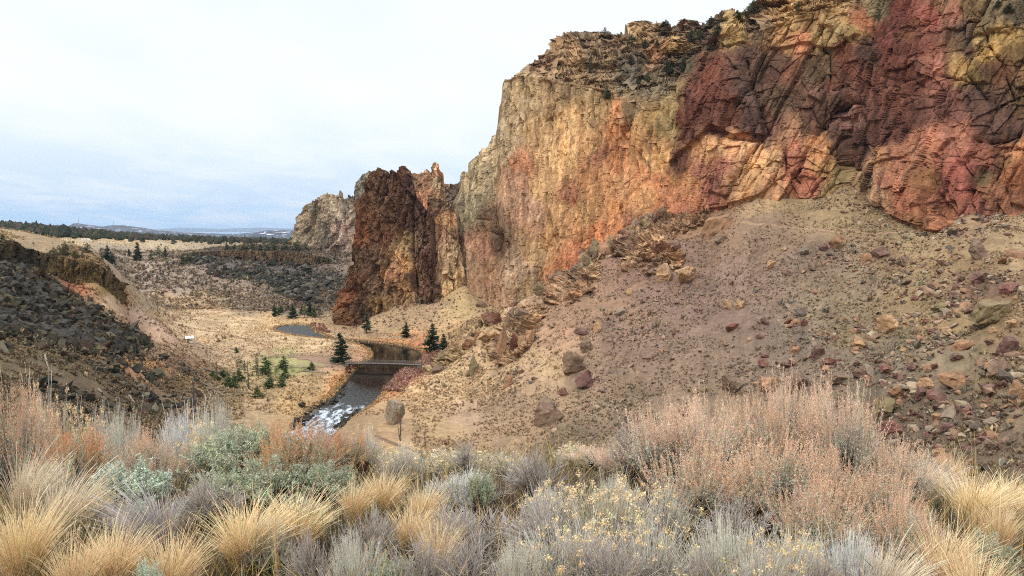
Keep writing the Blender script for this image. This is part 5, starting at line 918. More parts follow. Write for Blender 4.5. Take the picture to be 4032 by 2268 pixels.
T10 = [(1575, 818, 345, 180, 'fir', 'large conifer standing at the left end of the footbridge'), (715, 942, 195, 128, 'pine', 'dense dark pine at the left corner of the green lawn'), (915, 885, 150, 108, 'pine', 'pine overlapping the near edge of the green lawn'), (935, 992, 140, 84, 'pine', 'pine just below the one at the lawn edge'),
       (893, 1088, 130, 92, 'pine', 'pine beside the dark red bushes below the lawn'), (755, 1098, 152, 116, 'pine', 'pine growing out of the maroon bushes in the meadow'), (622, 1212, 138, 92, 'pine', 'lowest pine in the meadow grove'), (285, 1098, 168, 88, 'pine', 'left of the two touching pines beside the tall snags'), (350, 1112, 182, 92, 'pine', 'right of the two touching pines beside the tall snags'),
       (415, 1022, 158, 80, 'pine', 'pine between the touching pair and the tall snags'), (475, 928, 148, 62, 'loose', 'thin pine left of the tall double snag'), (612, 952, 172, 96, 'loose', 'half-bare pine beside a leaning snag'), (228, 972, 92, 80, 'pine', 'small round pine at the left side of the grove'), (108, 978, 84, 76, 'pine', 'leftmost low pine of the meadow grove'),
       (172, 1008, 62, 64, 'pine', 'tiny pine beneath the leftmost pair of small pines'), (405, 842, 114, 74, 'loose', 'sparse young pine left of the lawn'), (1235, 893, 98, 78, 'pine', 'small bright green pine alone at the lawn fence'), (830, 908, 62, 52, 'loose', 'sapling between dark pine and lawn-edge pine'), (380, 692, 72, 44, 'pine', 'small pine by the fallen log in the meadow'),
       (172, 572, 52, 42, 'juniper', 'round dark shrub-like juniper in the pale meadow'), (222, 532, 42, 26, 'juniper', 'tiny juniper next to the round one in the pale meadow'),
       (818, 283, 155, 66, 'fir', 'leftmost conifer on the far river bank'), (882, 232, 82, 72, 'pine', 'shorter conifer behind the leftmost far-bank one'), (862, 262, 74, 52, 'pine', 'low conifer right against the leftmost far-bank one'), (1030, 297, 145, 106, 'fir', 'broad dark conifer in the middle of the far bank'), (1160, 292, 120, 84, 'loose', 'thin greyish conifer on the far bank'),
       (1215, 272, 152, 84, 'fir', 'tallest conifer in the right far-bank clump'), (1266, 288, 112, 62, 'pine', 'conifer right of the tallest far-bank one'), (1332, 288, 104, 64, 'loose', 'rightmost conifer on the far bank'), (970, 200, 58, 32, 'pine', 'small conifer upslope of the broad far-bank one'), (1118, 250, 82, 50, 'pine', 'conifer behind the thin greyish one')]
for x, y, h, w_, kd, lb in T10:
    (u, v), = K(10, (x, y)); plant_tree(u, v, h * .08762, w_ * .08762, kd, lb, {'juniper': 'juniper_tree', 'fir': 'conifer_tree'}.get(kd, 'pine_tree'), group='conifers on the valley floor')
for x, y, h, w_, kd, lb in [(1158, 540, 312, 196, 'fir', 'biggest dark conifer on the right bank near the bridge'), (1288, 522, 186, 112, 'fir', 'smaller conifer right beside the biggest one on the right bank'), (862, 375, 168, 110, 'fir', 'conifer at the right end of the trail handrail'), (415, 325, 235, 78, 'slim', 'slim conifer against the foot of the dark tower')]:
    (u, v), = K(9, (x, y)); plant_tree(u, v, h * .08762, w_ * .08762, kd, lb, 'conifer_tree', group='conifers on the valley floor')
T11 = [(1990, 652, 262, 104, 'fir', 'tallest dark juniper on the canyon slope'), (2305, 622, 190, 104, 'loose', 'broad ragged tree right of the tallest slope juniper'), (2400, 612, 172, 42, 'slim', 'narrow tree beside the broad ragged one'), (1875, 592, 112, 48, 'slim', 'short narrow tree left of the tallest slope juniper'), (2200, 652, 165, 74, 'loose', 'sparse half-dead tree on the canyon slope'),
       (1550, 652, 214, 124, 'fir', 'dark tree above the end of the spur cliff'), (1635, 717, 172, 84, 'fir', 'lower dark tree just right of the spur cliff end'), (1575, 792, 92, 50, 'pine', 'small dark tree clinging to the spur cliff end'), (775, 582, 134, 132, 'juniper', 'yellow-green juniper above the spur cliff'), (950, 572, 192, 152, 'juniper', 'large olive juniper right of the yellow-green one'),
       (1270, 532, 142, 134, 'juniper', 'round dark juniper under the plateau edge'), (1100, 602, 114, 104, 'juniper', 'mid-sized juniper below the large olive one'), (1195, 582, 74, 60, 'juniper', 'small juniper between round and mid-sized ones'), (715, 305, 136, 116, 'juniper', 'lone big juniper at the near edge of the woodland'), (40, 345, 84, 104, 'juniper', 'juniper by the plateau edge at far left'), (1480, 640, 84, 70, 'juniper', 'yellowish juniper left of the dark tree above the spur cliff'),
       (1060, 395, 40, 60, 'juniper', 'bushy juniper on the plateau lip above the large olive one'), (1000, 388, 30, 40, 'juniper', 'small orange-green juniper on the plateau lip'), (2335, 425, 30, 40, 'juniper', 'tiny juniper on the pale plateau strip'), (480, 402, 34, 34, 'juniper', 'tiny dark juniper on the pale plateau at left')]
for x, y, h, w_, kd, lb in T11:
    (u, v), = K(11, (x, y)); plant_tree(u, v, h * .06901, w_ * .06901, kd, lb, 'juniper_tree', group='trees on the canyon slope and plateau')
for x, y, h, w_ in [(1740, 246, 50, 62), (1800, 242, 62, 50), (1860, 246, 46, 60), (1905, 250, 50, 50), (1960, 246, 62, 64), (2030, 242, 46, 60), (2115, 246, 68, 92), (2180, 238, 44, 50), (2225, 228, 42, 50), (2290, 222, 38, 44), (2400, 232, 42, 54), (2390, 322, 44, 44), (1305, 350, 74, 60), (1345, 330, 60, 70), (1380, 300, 50, 60), (1620, 242, 52, 50), (1670, 242, 40, 44), (1240, 200, 34, 44), (1500, 205, 26, 34), (2440, 228, 40, 50)]:
    (u, v), = K(1, (x, y)); plant_tree(u, v, h * .14021, w_ * .14021, 'juniper', 'dark juniper in the row along the far canyon rim', 'juniper_tree', group='junipers along the far canyon rim')
# brush and small junipers on the wall's ledges and skyline (roots on the cliff mesh, found by ray)
bpy.context.view_layer.update()
CL = [o for o in SC.objects if o.name.startswith('cliff')]
def cliffhit(u, v):
    d = Vector(at(u, v, 100.)); d.normalize(); o = CL[0]; ok, loc, nrm, _ = o.ray_cast(Vector((0, 0, 0)), d); return loc if ok else None
for k, (x, y, h, w_) in enumerate(K(3, (705, 185, 50, 55), (770, 180, 20, 26), (830, 205, 40, 50), (635, 345, 60, 40), (635, 310, 50, 40), (715, 470, 55, 60), (825, 310, 50, 60), (905, 390, 50, 40), (1000, 350, 70, 60), (1080, 340, 75, 70), (1110, 200, 60, 60), (1150, 190, 50, 60), (1205, 125, 45, 50), (1240, 170, 60, 70), (1335, 92, 40, 60), (1410, 60, 55, 70), (990, 125, 30, 60), (1200, 235, 30, 50), (895, 230, 40, 60), (950, 215, 30, 40), (860, 400, 30, 40), (1370, 75, 30, 40)) + K(4, (240, 60, 50, 60), (310, 30, 40, 50), (500, 60, 50, 50), (960, 110, 50, 30), (1700, 70, 50, 90), (1640, 40, 40, 60), (800, 1070, 30, 40), (150, 100, 40, 50))):
    sc_ = .21032 if k < 22 else .17529
    p = cliffhit(x, y) or cliffhit(x, y + 4)
    if p is not None: plant_tree(x, y, h * sc_, w_ * sc_, 'juniper', 'scrubby dark juniper rooted on a ledge of the big wall', 'juniper_shrub', 'shrub', 'junipers on the ledges of the wall', P=np.array(p))

def snag(u, v, hpx, label, seed, forked=False, lean=0, limbs=9, cat='dead tree', fine=1.0):
    P = hit([u], [v])[0]; H = hpx * P[1] / FPX; r = np.random.default_rng(seed); t = MB(); b = MB(); c = lin((105, 92, 84), .7)
    z = np.linspace(0, H, 8); x = lean * z + np.cumsum(r.normal(0, .04, 8)); y = np.cumsum(r.normal(0, .04, 8)); w0 = .13 + .012 * H
    t.tube(np.column_stack([x, y, z]), w0 * (1 - .85 * z / H) * fine, 6, c)
    if forked: t.tube(np.column_stack([x - .1 - z * .09, y, z * .55]), w0 * .8 * (1 - .8 * z / H), 5, c)
    for i in range(limbs):
        h = r.uniform(.3, .95); a = r.uniform(0, 6.28); L_ = (1 - h * .7) * H * .22 * r.uniform(.5, 1.3); k = np.linspace(0, 1, 4)
        b.tube(np.column_stack([np.interp(h * H, z, x) + np.cos(a) * L_ * k, np.interp(h * H, z, y) + np.sin(a) * L_ * k, h * H + L_ * .5 * k ** 1.5]), w0 * .3 * (1 - .8 * k) * fine, 4, c, False)
        if L_ > .8:
            for q in range(3):
                kk = .4 + .2 * q; p0 = np.array([np.interp(h * H, z, x) + np.cos(a) * L_ * kk, np.interp(h * H, z, y) + np.sin(a) * L_ * kk, h * H + L_ * .5 * kk ** 1.5]); p1 = p0 + r.normal(0, .25 * L_, 3) + (0, 0, .2 * L_)
                b.tube([p0, (p0 + p1) / 2, p1], [w0 * .14, w0 * .1, w0 * .05], 3, c, False)
    e_ = empty('dead_tree', (P[0], P[1], P[2] - .1)); tag(e_, label, cat, 'bare dead trees in the canyon'); t.build('trunk', M_bark, e_); b.build('branches', M_bark, e_)
for i, (cr, x, y, h, lb, kw) in enumerate([(10, 158, 962, 225, 'bare snag at the left end of the meadow grove', {}), (10, 522, 1108, 355, 'tallest bare snag in the meadow grove', dict(forked=True, limbs=6)), (10, 626, 984, 250, 'bare snag right against the half-bare pine', {}), (10, 938, 552, 75, 'small bare snag in the open pale meadow', {}), (10, 1084, 180, 110, 'bare snag on the slope above the far-bank conifers', {}),
        (1, 1145, 402, 62, 'bare snag below the plateau trees, left of the far talus', {}), (1, 1108, 512, 52, 'small bare snag in middle of the canyon slope', {}), (1, 1255, 492, 44, 'bare snag just right of the middle canyon slope', {}), (1, 1905, 568, 115, 'grey bare snag in the far dark talus', dict(limbs=16)), (1, 1300, 712, 78, 'bare tree at the bend of the dirt track', dict(limbs=16)), (1, 1125, 682, 104, 'bare snag beside the spur foot above the dirt track', {}),
        (1, 1378, 1342, 175, 'thick broken snag just behind the grey foreground shrub', dict(forked=False, limbs=14, fine=1.6)), (1, 862, 362, 30, 'little snag right of the spur cliff trees', {}), (1, 1180, 350, 50, 'grey snag below the broad ragged tree', {}), (1, 1040, 1120, 60, 'white bleached snag on the left slope', dict(limbs=14)),
        (7, 510, 434, 235, 'bare snag pair standing next to the big grey boulder', dict(forked=True, limbs=14)), (7, 692, 478, 190, 'single thin bare snag right of the grey boulder', dict(limbs=4)), (1, 1520, 245, 50, 'bare snag on the pale plateau strip', {}), (1, 1368, 205, 50, 'thin bare tree at the near edge of the woodland', {})]):
    (u, v), = K(cr, (x, y)); snag(u, v, h * CROPS[cr][2], lb, 300 + i, **kw)
# fallen logs
for i, (cr, a, b_, lb) in enumerate([(1, (290, 880), (335, 920), 'fallen grey log high on the left slope'), (1, (320, 1005), (345, 1085), 'pale fallen log pointing downhill on the left slope'), (1, (700, 1245), (745, 1285), 'fallen log low on the left slope'), (1, (920, 1290), (1075, 1440), 'long bleached log above the grey foreground shrub'), (1, (1065, 1260), (1080, 1330), 'short leaning log beside the long bleached one'), (1, (1390, 1160), (1540, 1240), 'fallen log beside the meadow grove'),
        (10, (0, 880), (380, 925), 'long dark log lying through the meadow grove'), (10, (310, 650), (480, 665), 'fallen log in the pale meadow'), (10, (1140, 905), (1400, 935), 'fallen branchy log below the small bright pine')]):
    (p, q) = K(cr, a, b_); A, B = hit([p[0], q[0]], [p[1], q[1]]); m = MB(); L_ = np.linalg.norm(B - A); t = np.linspace(0, 1, 7)[:, None]; pts = A + (B - A) * t; pts[:, 2] = ground(pts[:, 0], pts[:, 1]) + .35; pts += np.random.default_rng(i).normal(0, .05, pts.shape)
    m.tube(pts, np.linspace(.32, .12, 7), 6, lin((150, 138, 122), .7))
    for k in range(4):
        p0 = pts[2 + k]; m.tube([p0, p0 + (.5, .2, .7 + .2 * k)], [.08, .03], 4, lin((140, 128, 112), .7))
    o = m.build('fallen_log', M_bark); tag(o, lb, 'log', 'fallen logs')
# woodland on the plain: a far-off wood that reads as one mass
P, uu, vv, r = polar(9000, -60, 420, 790, 3300, 61); k = (r.random(len(P)) < .95) & ((P[:, 1] > 860) | (r.random(len(P)) < .3)); P = P[k]; n = len(P); hh = r.uniform(2.2, 4.6, n) * (1 + 1.0 * sst(190, 0, uu[k]))
V0, F0 = ICO2; m = len(V0)
J = V0[None] * (1 + r.normal(0, .2, (n, m, 1))) * np.stack([hh * .62, hh * .62, hh * .9], -1)[:, None] ; J[..., :2] *= (1 - .35 * np.clip(V0[None, :, 2:3], -1, 1)); J += P[:, None] + np.array([0, 0, 1]) * (hh * .75)[:, None, None]
C = np.array([lin(c, .62) for c in [(70, 76, 56), (56, 64, 50), (84, 82, 62), (92, 78, 66)]])[r.integers(4, size=n)]
tag(mesh('juniper_woodland', J.reshape(-1, 3), (F0[None] + (np.arange(n) * m)[:, None, None]).reshape(-1, 3), M_needle, (np.repeat(C[:, None], m, 1) * (1 + r.normal(0, .15, (n, m, 1)))).reshape(-1, 3).clip(.01, .5)), kind='stuff')
# ------------------------------------------------------------------ paths, lawn, lot (draped on the ground)
def ribbon(name, pts, width, colr, kind='structure', lift=.12):
    A = hit([p[0] for p in pts], [p[1] for p in pts]); seg = np.r_[0, np.cumsum(np.linalg.norm(np.diff(A[:, :2], axis=0), axis=1))]; n = max(8, int(seg[-1] / 1.0)); s = np.linspace(0, seg[-1], n)
    x, y = np.interp(s, seg, A[:, 0]), np.interp(s, seg, A[:, 1])
    for _ in range(3): x[1:-1] = (x[:-2] + x[1:-1] * 2 + x[2:]) / 4; y[1:-1] = (y[:-2] + y[1:-1] * 2 + y[2:]) / 4
    tx, ty = np.gradient(x), np.gradient(y); l = np.hypot(tx, ty) + 1e-9; w_ = width * (1 + .15 * fbm(np.stack([x, y, y], -1), 6, 2, 5)) / 2; m = 5; V = []
    for k in np.linspace(-1, 1, m): V.append(np.stack([x - ty / l * w_ * k, y + tx / l * w_ * k], -1))
    V = np.stack(V, 1).reshape(-1, 2); z = ground(V[:, 0], V[:, 1]) + lift - .1 * (np.tile(np.abs(np.linspace(-1, 1, m)), n) > .9)
    V = np.column_stack([V, z]); c = lin(colr, AK) * (1 + .12 * fbm(V, 2, 3, 9))[:, None]
    return tag(mesh(name, V, grid_faces(n, m), M_ground, c, True), kind=kind)
ribbon('path', K(5, (1125, 163), (1300, 174), (1450, 186), (1600, 203), (1750, 211), (1900, 214), (2060, 206)), 1.2, (186, 152, 122))
ribbon('path', K(9, (-60, 270), (0, 296), (60, 318), (300, 330), (535, 347), (800, 369), (950, 377), (1080, 398)), 2.2, (185, 160, 130))
ribbon('path', K(7, (330, 395), (450, 452), (560, 492), (640, 516), (760, 548)), 1.6, (150, 122, 95))
ribbon('path', K(10, (-40, 425), (250, 470), (400, 515), (540, 560), (640, 592), (720, 640), (752, 690), (820, 715), (960, 742)), 2.6, (190, 150, 115))
ribbon('path', K(1, (1205, 765), (1225, 728), (1290, 704), (1450, 702), (1560, 692), (1604, 680), (1560, 662), (1440, 640), (1300, 596), (1180, 578)), 2.6, (185, 148, 112))
ribbon('path', K(10, (1200, 800), (1430, 835), (1560, 840), (1680, 812)), 3, (180, 150, 125))
def drape(name, poly, colr, step, lift, kind):
    A = hit([p[0] for p in poly], [p[1] for p in poly]); xs = np.arange(A[:, 0].min(), A[:, 0].max(), step); ys = np.arange(A[:, 1].min(), A[:, 1].max(), step)
    X_, Y_ = np.meshgrid(xs, ys, indexing='ij'); F = grid_faces(len(xs), len(ys)); x, y = X_.ravel(), Y_.ravel(); cx_, cy_ = x[F].mean(1), y[F].mean(1)
    F = F[inpoly(cx_ + .6 * np.sin(cy_), cy_ + .6 * np.sin(cx_), [tuple(a[:2]) for a in A])]; V = np.stack([x, y, ground(x, y) + lift], -1); used, inv = np.unique(F, return_inverse=True)
    V = V[used]; c = lin(colr, AK) * (1 + .15 * fbm(V, 4, 4, 19))[:, None]; return tag(mesh(name, V, inv.reshape(F.shape)[:, ::-1], M_ground, c, True), kind=kind)
drape('lawn', K(10, (775, 772), (960, 758), (1200, 790), (1430, 832), (1440, 852), (1100, 862), (900, 850), (795, 850)), (180, 170, 116), .7, .14, 'structure')
drape('parking_lot', K(10, (940, 735), (1180, 733), (1470, 742), (1545, 790), (1530, 832), (1400, 826), (1100, 765)), (172, 140, 115), .7, .10, 'structure')

# ------------------------------------------------------------------ footbridge
A = at(346, 363.4, float(dz(363.4, -52.9))); B = at(421, 364.9, float(dz(364.9, -52.9))); A[2] = B[2] = -52.9
Lb = float(np.linalg.norm(B - A)); ang_b = math.atan2(B[1] - A[1], B[0] - A[0])
br = empty('footbridge', tuple(A), ang_b); tag(br, 'long low footbridge with grey rails crossing the dark river', 'bridge')
arc = lambda x: .3 * math.sin(math.pi * x / Lb)
def beam(m, y, z, w_, h_, c, n=24):
    for k in range(n):
        x0, x1 = Lb * k / n, Lb * (k + 1) / n; z0, z1 = arc(x0), arc(x1); m.box(((x0 + x1) / 2, y, z + (z0 + z1) / 2), ((x1 - x0) * 1.01, w_, h_), 0, c, 0, -math.atan2(z1 - z0, x1 - x0))
wc, wd = lin((138, 130, 122), .6), lin((62, 50, 44), .6)
m = MB(); beam(m, 0, .0, 1.9, .12, wc); m.build('deck', M_wood, br)
for y in (-.95, .95):
    m = MB(); beam(m, y, -.28, .22, .42, wd); m.build('girder', M_wood, br)
    m = MB(); beam(m, y, 1.15, .14, .12, wc); beam(m, y, .75, .08, .10, wc); beam(m, y, .4, .08, .1, wc); m.build('railing', M_wood, br)
    for k in range(13):
        x = Lb * k / 12; m = MB(); m.box((x, y * 1.06, .55 + arc(x)), (.14, .1, 1.25), 0, wc); m.build('post', M_wood, br)
for x in (.6, Lb - .6):
    m = MB(); m.box((x, 0, -1.0), (1.6, 2.6, 1.7), 0, lin((120, 110, 100), .7)); m.build('abutment', M_wood, br)

# ------------------------------------------------------------------ log rail fences by the lawn and the trail handrail
def fence(pts, label, post_h, colr, rails=3, gap=2.6, zig=.5, name='rail_fence'):
    P = hit([p[0] for p in pts], [p[1] for p in pts]); seg = np.r_[0, np.cumsum(np.linalg.norm(np.diff(P[:, :2], axis=0), axis=1))]; n = max(3, int(seg[-1] / gap)); s = np.linspace(0, seg[-1], n + 1)
    x, y = np.interp(s, seg, P[:, 0]), np.interp(s, seg, P[:, 1]); y = y + np.where(np.arange(n + 1) % 2, zig, 0); z = ground(x, y); e_ = empty(name, (x[0], y[0], z[0])); tag(e_, label, 'fence'); Q = np.stack([x - x[0], y - y[0], z - z[0]], -1); c = lin(colr, .75)
    for k in range(n + 1):
        m = MB(); m.tube([Q[k] - (0, 0, .2), Q[k] + (0, 0, post_h)], [.11, .09], 6, c); m.build('post', M_wood, e_)
    for j in range(rails):
        m = MB()
        for k in range(n): m.tube([Q[k] + (0, 0, post_h * (.95 - j * .33)), Q[k + 1] + (0, 0, post_h * (.9 - j * .33))], .085, 5, c)
        m.build('rail', M_wood, e_)
fence(K(10, (600, 812), (660, 775), (800, 745), (900, 733), (1010, 735), (1180, 727), (1300, 733), (1460, 735)), 'pale zigzag log rail fence along the far side of lawn and lot', 1.2, (200, 182, 155))
fence(K(10, (790, 853), (870, 857), (1000, 862), (1110, 867), (1300, 862), (1440, 857), (1580, 832)), 'pale log rail fence along the near side of the lawn', 1.1, (200, 182, 155))
fence(K(9, (535, 349), (620, 353), (710, 360), (805, 368)), 'rust-brown handrail beside the river trail', 1.3, (150, 105, 75), 1, 2.4, 0, 'trail_railing')
fence(K(9, (1660 - 1440, 672), (180, 690), (60, 665), (0, 672)), 'short log fence at the left end of the footbridge', 1.1, (185, 168, 145), 2, 2.6, .3)

# ------------------------------------------------------------------ hut
(u, v), = K(1, (1352, 903)); P = hit([u], [v])[0]; k = P[1] / FPX
hut = empty('toilet_hut', (P[0], P[1], P[2] - .1), .35); tag(hut, 'small pale hut with a white gabled roof on the valley floor', 'hut')
W_, D_, Hh = 7.0 * k * .92, 2.6, 7.2 * k * .82
m = MB(); wl = lin((236, 228, 210), .82); m.add([(-W_ / 2, -D_ / 2, 0), (W_ / 2, -D_ / 2, 0), (W_ / 2, D_ / 2, 0), (-W_ / 2, D_ / 2, 0), (-W_ / 2, -D_ / 2, Hh * .8), (W_ / 2, -D_ / 2, Hh * .8), (W_ / 2, D_ / 2, Hh), (-W_ / 2, D_ / 2, Hh)], [(0, 1, 5, 4), (1, 2, 6, 5), (2, 3, 7, 6), (3, 0, 4, 7), (4, 5, 6, 7)], wl); m.build('wall', M_paint, hut)
m = MB(); m.box((0, 0, Hh * .94), (W_ * 1.22, D_ * 1.35, .16), 0, lin((238, 238, 232), .85), math.atan2(Hh * .2, D_)); rf = m.build('roof', M_paint, hut)
m = MB(); m.tube([(W_ * .1, .5, Hh * .9), (W_ * .1, .5, Hh * 1.35)], .12, 8, lin((70, 62, 56), .7)); m.build('vent_pipe', M_paint, hut)
m = MB(); m.box((-W_ * .18, -D_ / 2 - .03, Hh * .36), (W_ * .3, .06, Hh * .68), 0, lin((150, 130, 105), .7)); dr = m.build('door', M_paint, hut)
m = MB(); m.box((-W_ * .07, -D_ / 2 - .09, Hh * .36), (.08, .08, .18), 0, lin((60, 60, 60), .7)); m.build('handle', M_paint, dr)
m = MB(); m.box((W_ * .25, -D_ / 2 - .02, Hh * .4), (W_ * .42, .05, .2), 0, lin((85, 70, 58), .6)); m.box((W_ * .05, -D_ / 2 - .02, Hh * .38), (.09, .05, Hh * .74), 0, lin((95, 80, 66), .7)); m.build('trim', M_paint, hut)

# ------------------------------------------------------------------ two camper vehicles parked on the plateau
def camper(cr, x, y, L_, label, dd):
    (u, v), = K(cr, (x, y)); P = at(u, v, dd); P[2] = gz(P[0], P[1]); e_ = empty('camper_trailer', (P[0], P[1], P[2]), .15); tag(e_, label, 'camper', 'campers parked at the woodland edge'); wh = lin((240, 240, 238), .85)
    m = MB(); prof = np.array([(-.5, .35), (.5, .35), (.5, 1.9), (.42, 2.45), (-.4, 2.5), (-.5, 2.2)]) * (L_, 1); n = len(prof)
    V = [(a, s, b) for s in (-1.15, 1.15) for a, b in prof]; m.add(V, [(k, (k + 1) % n, n + (k + 1) % n, n + k) for k in range(n)], wh); m.F.setdefault(n, []).append(np.array([list(range(n))[::-1]])); m.F[n].append(np.array([list(range(n, 2 * n))])); m.build('body', M_paint, e_)
    for a in (-.25, .12):
        m = MB(); m.box((a * L_, -1.17, 1.6), (L_ * .2, .05, .55), 0, lin((40, 44, 50))); m.build('window', M_paint, e_)
    m = MB(); m.box((L_ * .36, -1.17, 1.25), (.7, .05, 1.7), 0, lin((205, 205, 200), .8)); m.build('door', M_paint, e_)
    m = MB(); m.box((0, -1.17, .8), (L_ * .96, .04, .18), 0, lin((120, 120, 125))); m.build('stripe', M_paint, e_)
    for a in (-.12, .06):
        for s in (-1.0, 1.0):
            m = MB(); t = np.linspace(0, 2 * np.pi, 13)[:-1]; m.tube([(a * L_, s - .12, .36), (a * L_, s + .12, .36)], .36, 14, lin((30, 30, 32))); m.build('wheel', M_paint, e_)
camper(11, 1245, 348, 7.0, 'white camper trailer parked at the middle of the woodland edge', 760.); camper(11, 113, 292, 6.5, 'white camper trailer at the far left woodland edge', 800.)
# masts on the skyline hill
for x, y0, y1, lb in ((1140, 100, 45, 'thin radio mast on top of the nearer horizon hill'), (1643, 128, 85, 'second radio mast on the rounder horizon hill')):
    (u, v0), (_, v1) = K(11, (x, y0), (x, y1)); A = at(u, v0 + .3, 5200.); B = at(u, v1, 5200.); m = MB(); H = B[2] - A[2]; c = lin((120, 110, 115), .6)
    for a in range(3):
        th = a * 2.094; m.tube([(3 * math.cos(th), 3 * math.sin(th), -8), (.9 * math.cos(th), .9 * math.sin(th), H)], [.5, .35], 4, c)
    e_ = empty('radio_mast', tuple(A)); tag(e_, lb, 'mast'); m.build('lattice', M_paint, e_); m = MB(); m.tube([(0, 0, H), (0, 0, H + 5)], .5, 5, c); m.build('antenna', M_paint, e_)
# ------------------------------------------------------------------ foreground plants
def strands(Cn, w_, c, r, fold=False):
    """Cn n,k,3 centre lines; w_ n,k; c n,k,3 -> ribbons"""
    n, k = Cn.shape[:2]; T = np.gradient(Cn, axis=1); s = np.cross(T, r.normal(size=(n, 1, 3))); s /= np.linalg.norm(s, axis=-1)[..., None] + 1e-9
    V = np.stack([Cn - s * w_[..., None] / 2, Cn + s * w_[..., None] / 2], 2); C = np.repeat(c[:, :, None], 2, 2)
    i = (np.arange(n) * k * 2)[:, None] + (np.arange(k - 1) * 2)[None]; F = np.stack([i, i + 1, i + 3, i + 2], -1).reshape(-1, 4); return V.reshape(-1, 3), F, C.reshape(-1, 3)
def flecks(P, size, asp, c, r, up=.5, along=None):
    n = len(P); d = r.normal(size=(n, 3)) + (0, 0, up) if along is None else along + r.normal(0, .38, (n, 3)); d /= np.linalg.norm(d, axis=1)[:, None]; s = np.cross(d, r.normal(size=(n, 3))); s /= np.linalg.norm(s, axis=1)[:, None]; size = np.broadcast_to(size, (n,))[:, None]
    V = np.stack([P - d * size * .5, P + s * size * asp * .5, P + d * size * .5, P - s * size * asp * .5], 1); return V.reshape(-1, 3), (np.arange(n) * 4)[:, None] + np.arange(4), np.repeat(c, 4, 0)
def bez(a, b, c, k):
    t = np.linspace(0, 1, k)[None, :, None]; return a[:, None] * (1 - t) ** 2 + 2 * b[:, None] * t * (1 - t) + c[:, None] * t * t
def jit(col, n, r, s=.14): return np.clip(lin(col, .98)[None] * (1 + r.normal(0, s, (n, 1))) * (1 + r.normal(0, .04, (n, 3))), .01, .92)
def skeleton(r, n, H, W, low=.3, nodes=26):
    """woody frame of a dome-shaped shrub: trunk curves to nodes, tips over the crown"""
    a = r.uniform(0, 6.28, nodes); q = np.sqrt(r.uniform(.02, 1, nodes)); nd = np.stack([np.cos(a) * q * W * .27, np.sin(a) * q * W * .27, H * (.34 + .2 * r.random(nodes)) * (1.1 - .35 * q)], -1)
    base = np.stack([nd[:, 0] * .12, nd[:, 1] * .12, nd[:, 2] * 0 - .04], -1); mid = nd * (.75, .75, .42)
    wood = bez(base, mid, nd, 7) + r.normal(0, .008, (nodes, 7, 3))
    a = r.uniform(0, 6.28, n); q = r.uniform(0, 1, n) ** .55; el = r.uniform(0, 1, n)
    lob = 1 + .14 * np.sin(a * 3 + 1) + .1 * np.sin(a * 5) + r.normal(0, .07, n)
    tip = np.stack([np.cos(a) * q * W * .5 * lob, np.sin(a) * q * W * .5 * lob, H * (np.sqrt(np.clip(1 - (q * .93) ** 2, 0, 1)) * (1 - low) + low * .8) * r.uniform(.72, 1.0, n) * (1 + .1 * np.sin(a * 4 + q * 6))], -1)
    nc = 24; ca = r.uniform(0, 6.28, nc); cq = r.uniform(0, 1, nc) ** .55; w_ = r.integers(0, nc, n)      # shoots stand in bunches with gaps between
    cen = np.stack([np.cos(ca) * cq * W * .46, np.sin(ca) * cq * W * .46, H * (np.sqrt(np.clip(1 - (cq * .93) ** 2, 0, 1)) * (1 - low) + low * .8) * r.uniform(.5, 1.04, nc)], -1)
    m_ = r.random(n) < .85; tc_ = cen[w_] + r.normal(0, 1, (n, 3)) * (.045 * W, .045 * W, .06 * H); tip = np.where(m_[:, None], tc_, tip); tip[:, 2] = np.maximum(tip[:, 2], .1 * H)
    j = np.argmin(((tip[:, None] - nd[None] * (1.5, 1.5, 1.2)) ** 2).sum(-1) + r.uniform(0, .05, (n, nodes)), 1); st = nd[j] * r.uniform(.55, 1.0, (n, 1)); st[:, :2] += (tip[:, :2] - st[:, :2]) * .15
    return wood, st, tip
def wood_mb(wood, r, col=(58, 46, 40), w0=.021):
    m = MB()
    for c in wood: m.tube(c, np.linspace(w0, w0 * .35, len(c)) * r.uniform(.6, 1.2), 5, lin(col, .7) * r.uniform(.7, 1.2), False)
    return m
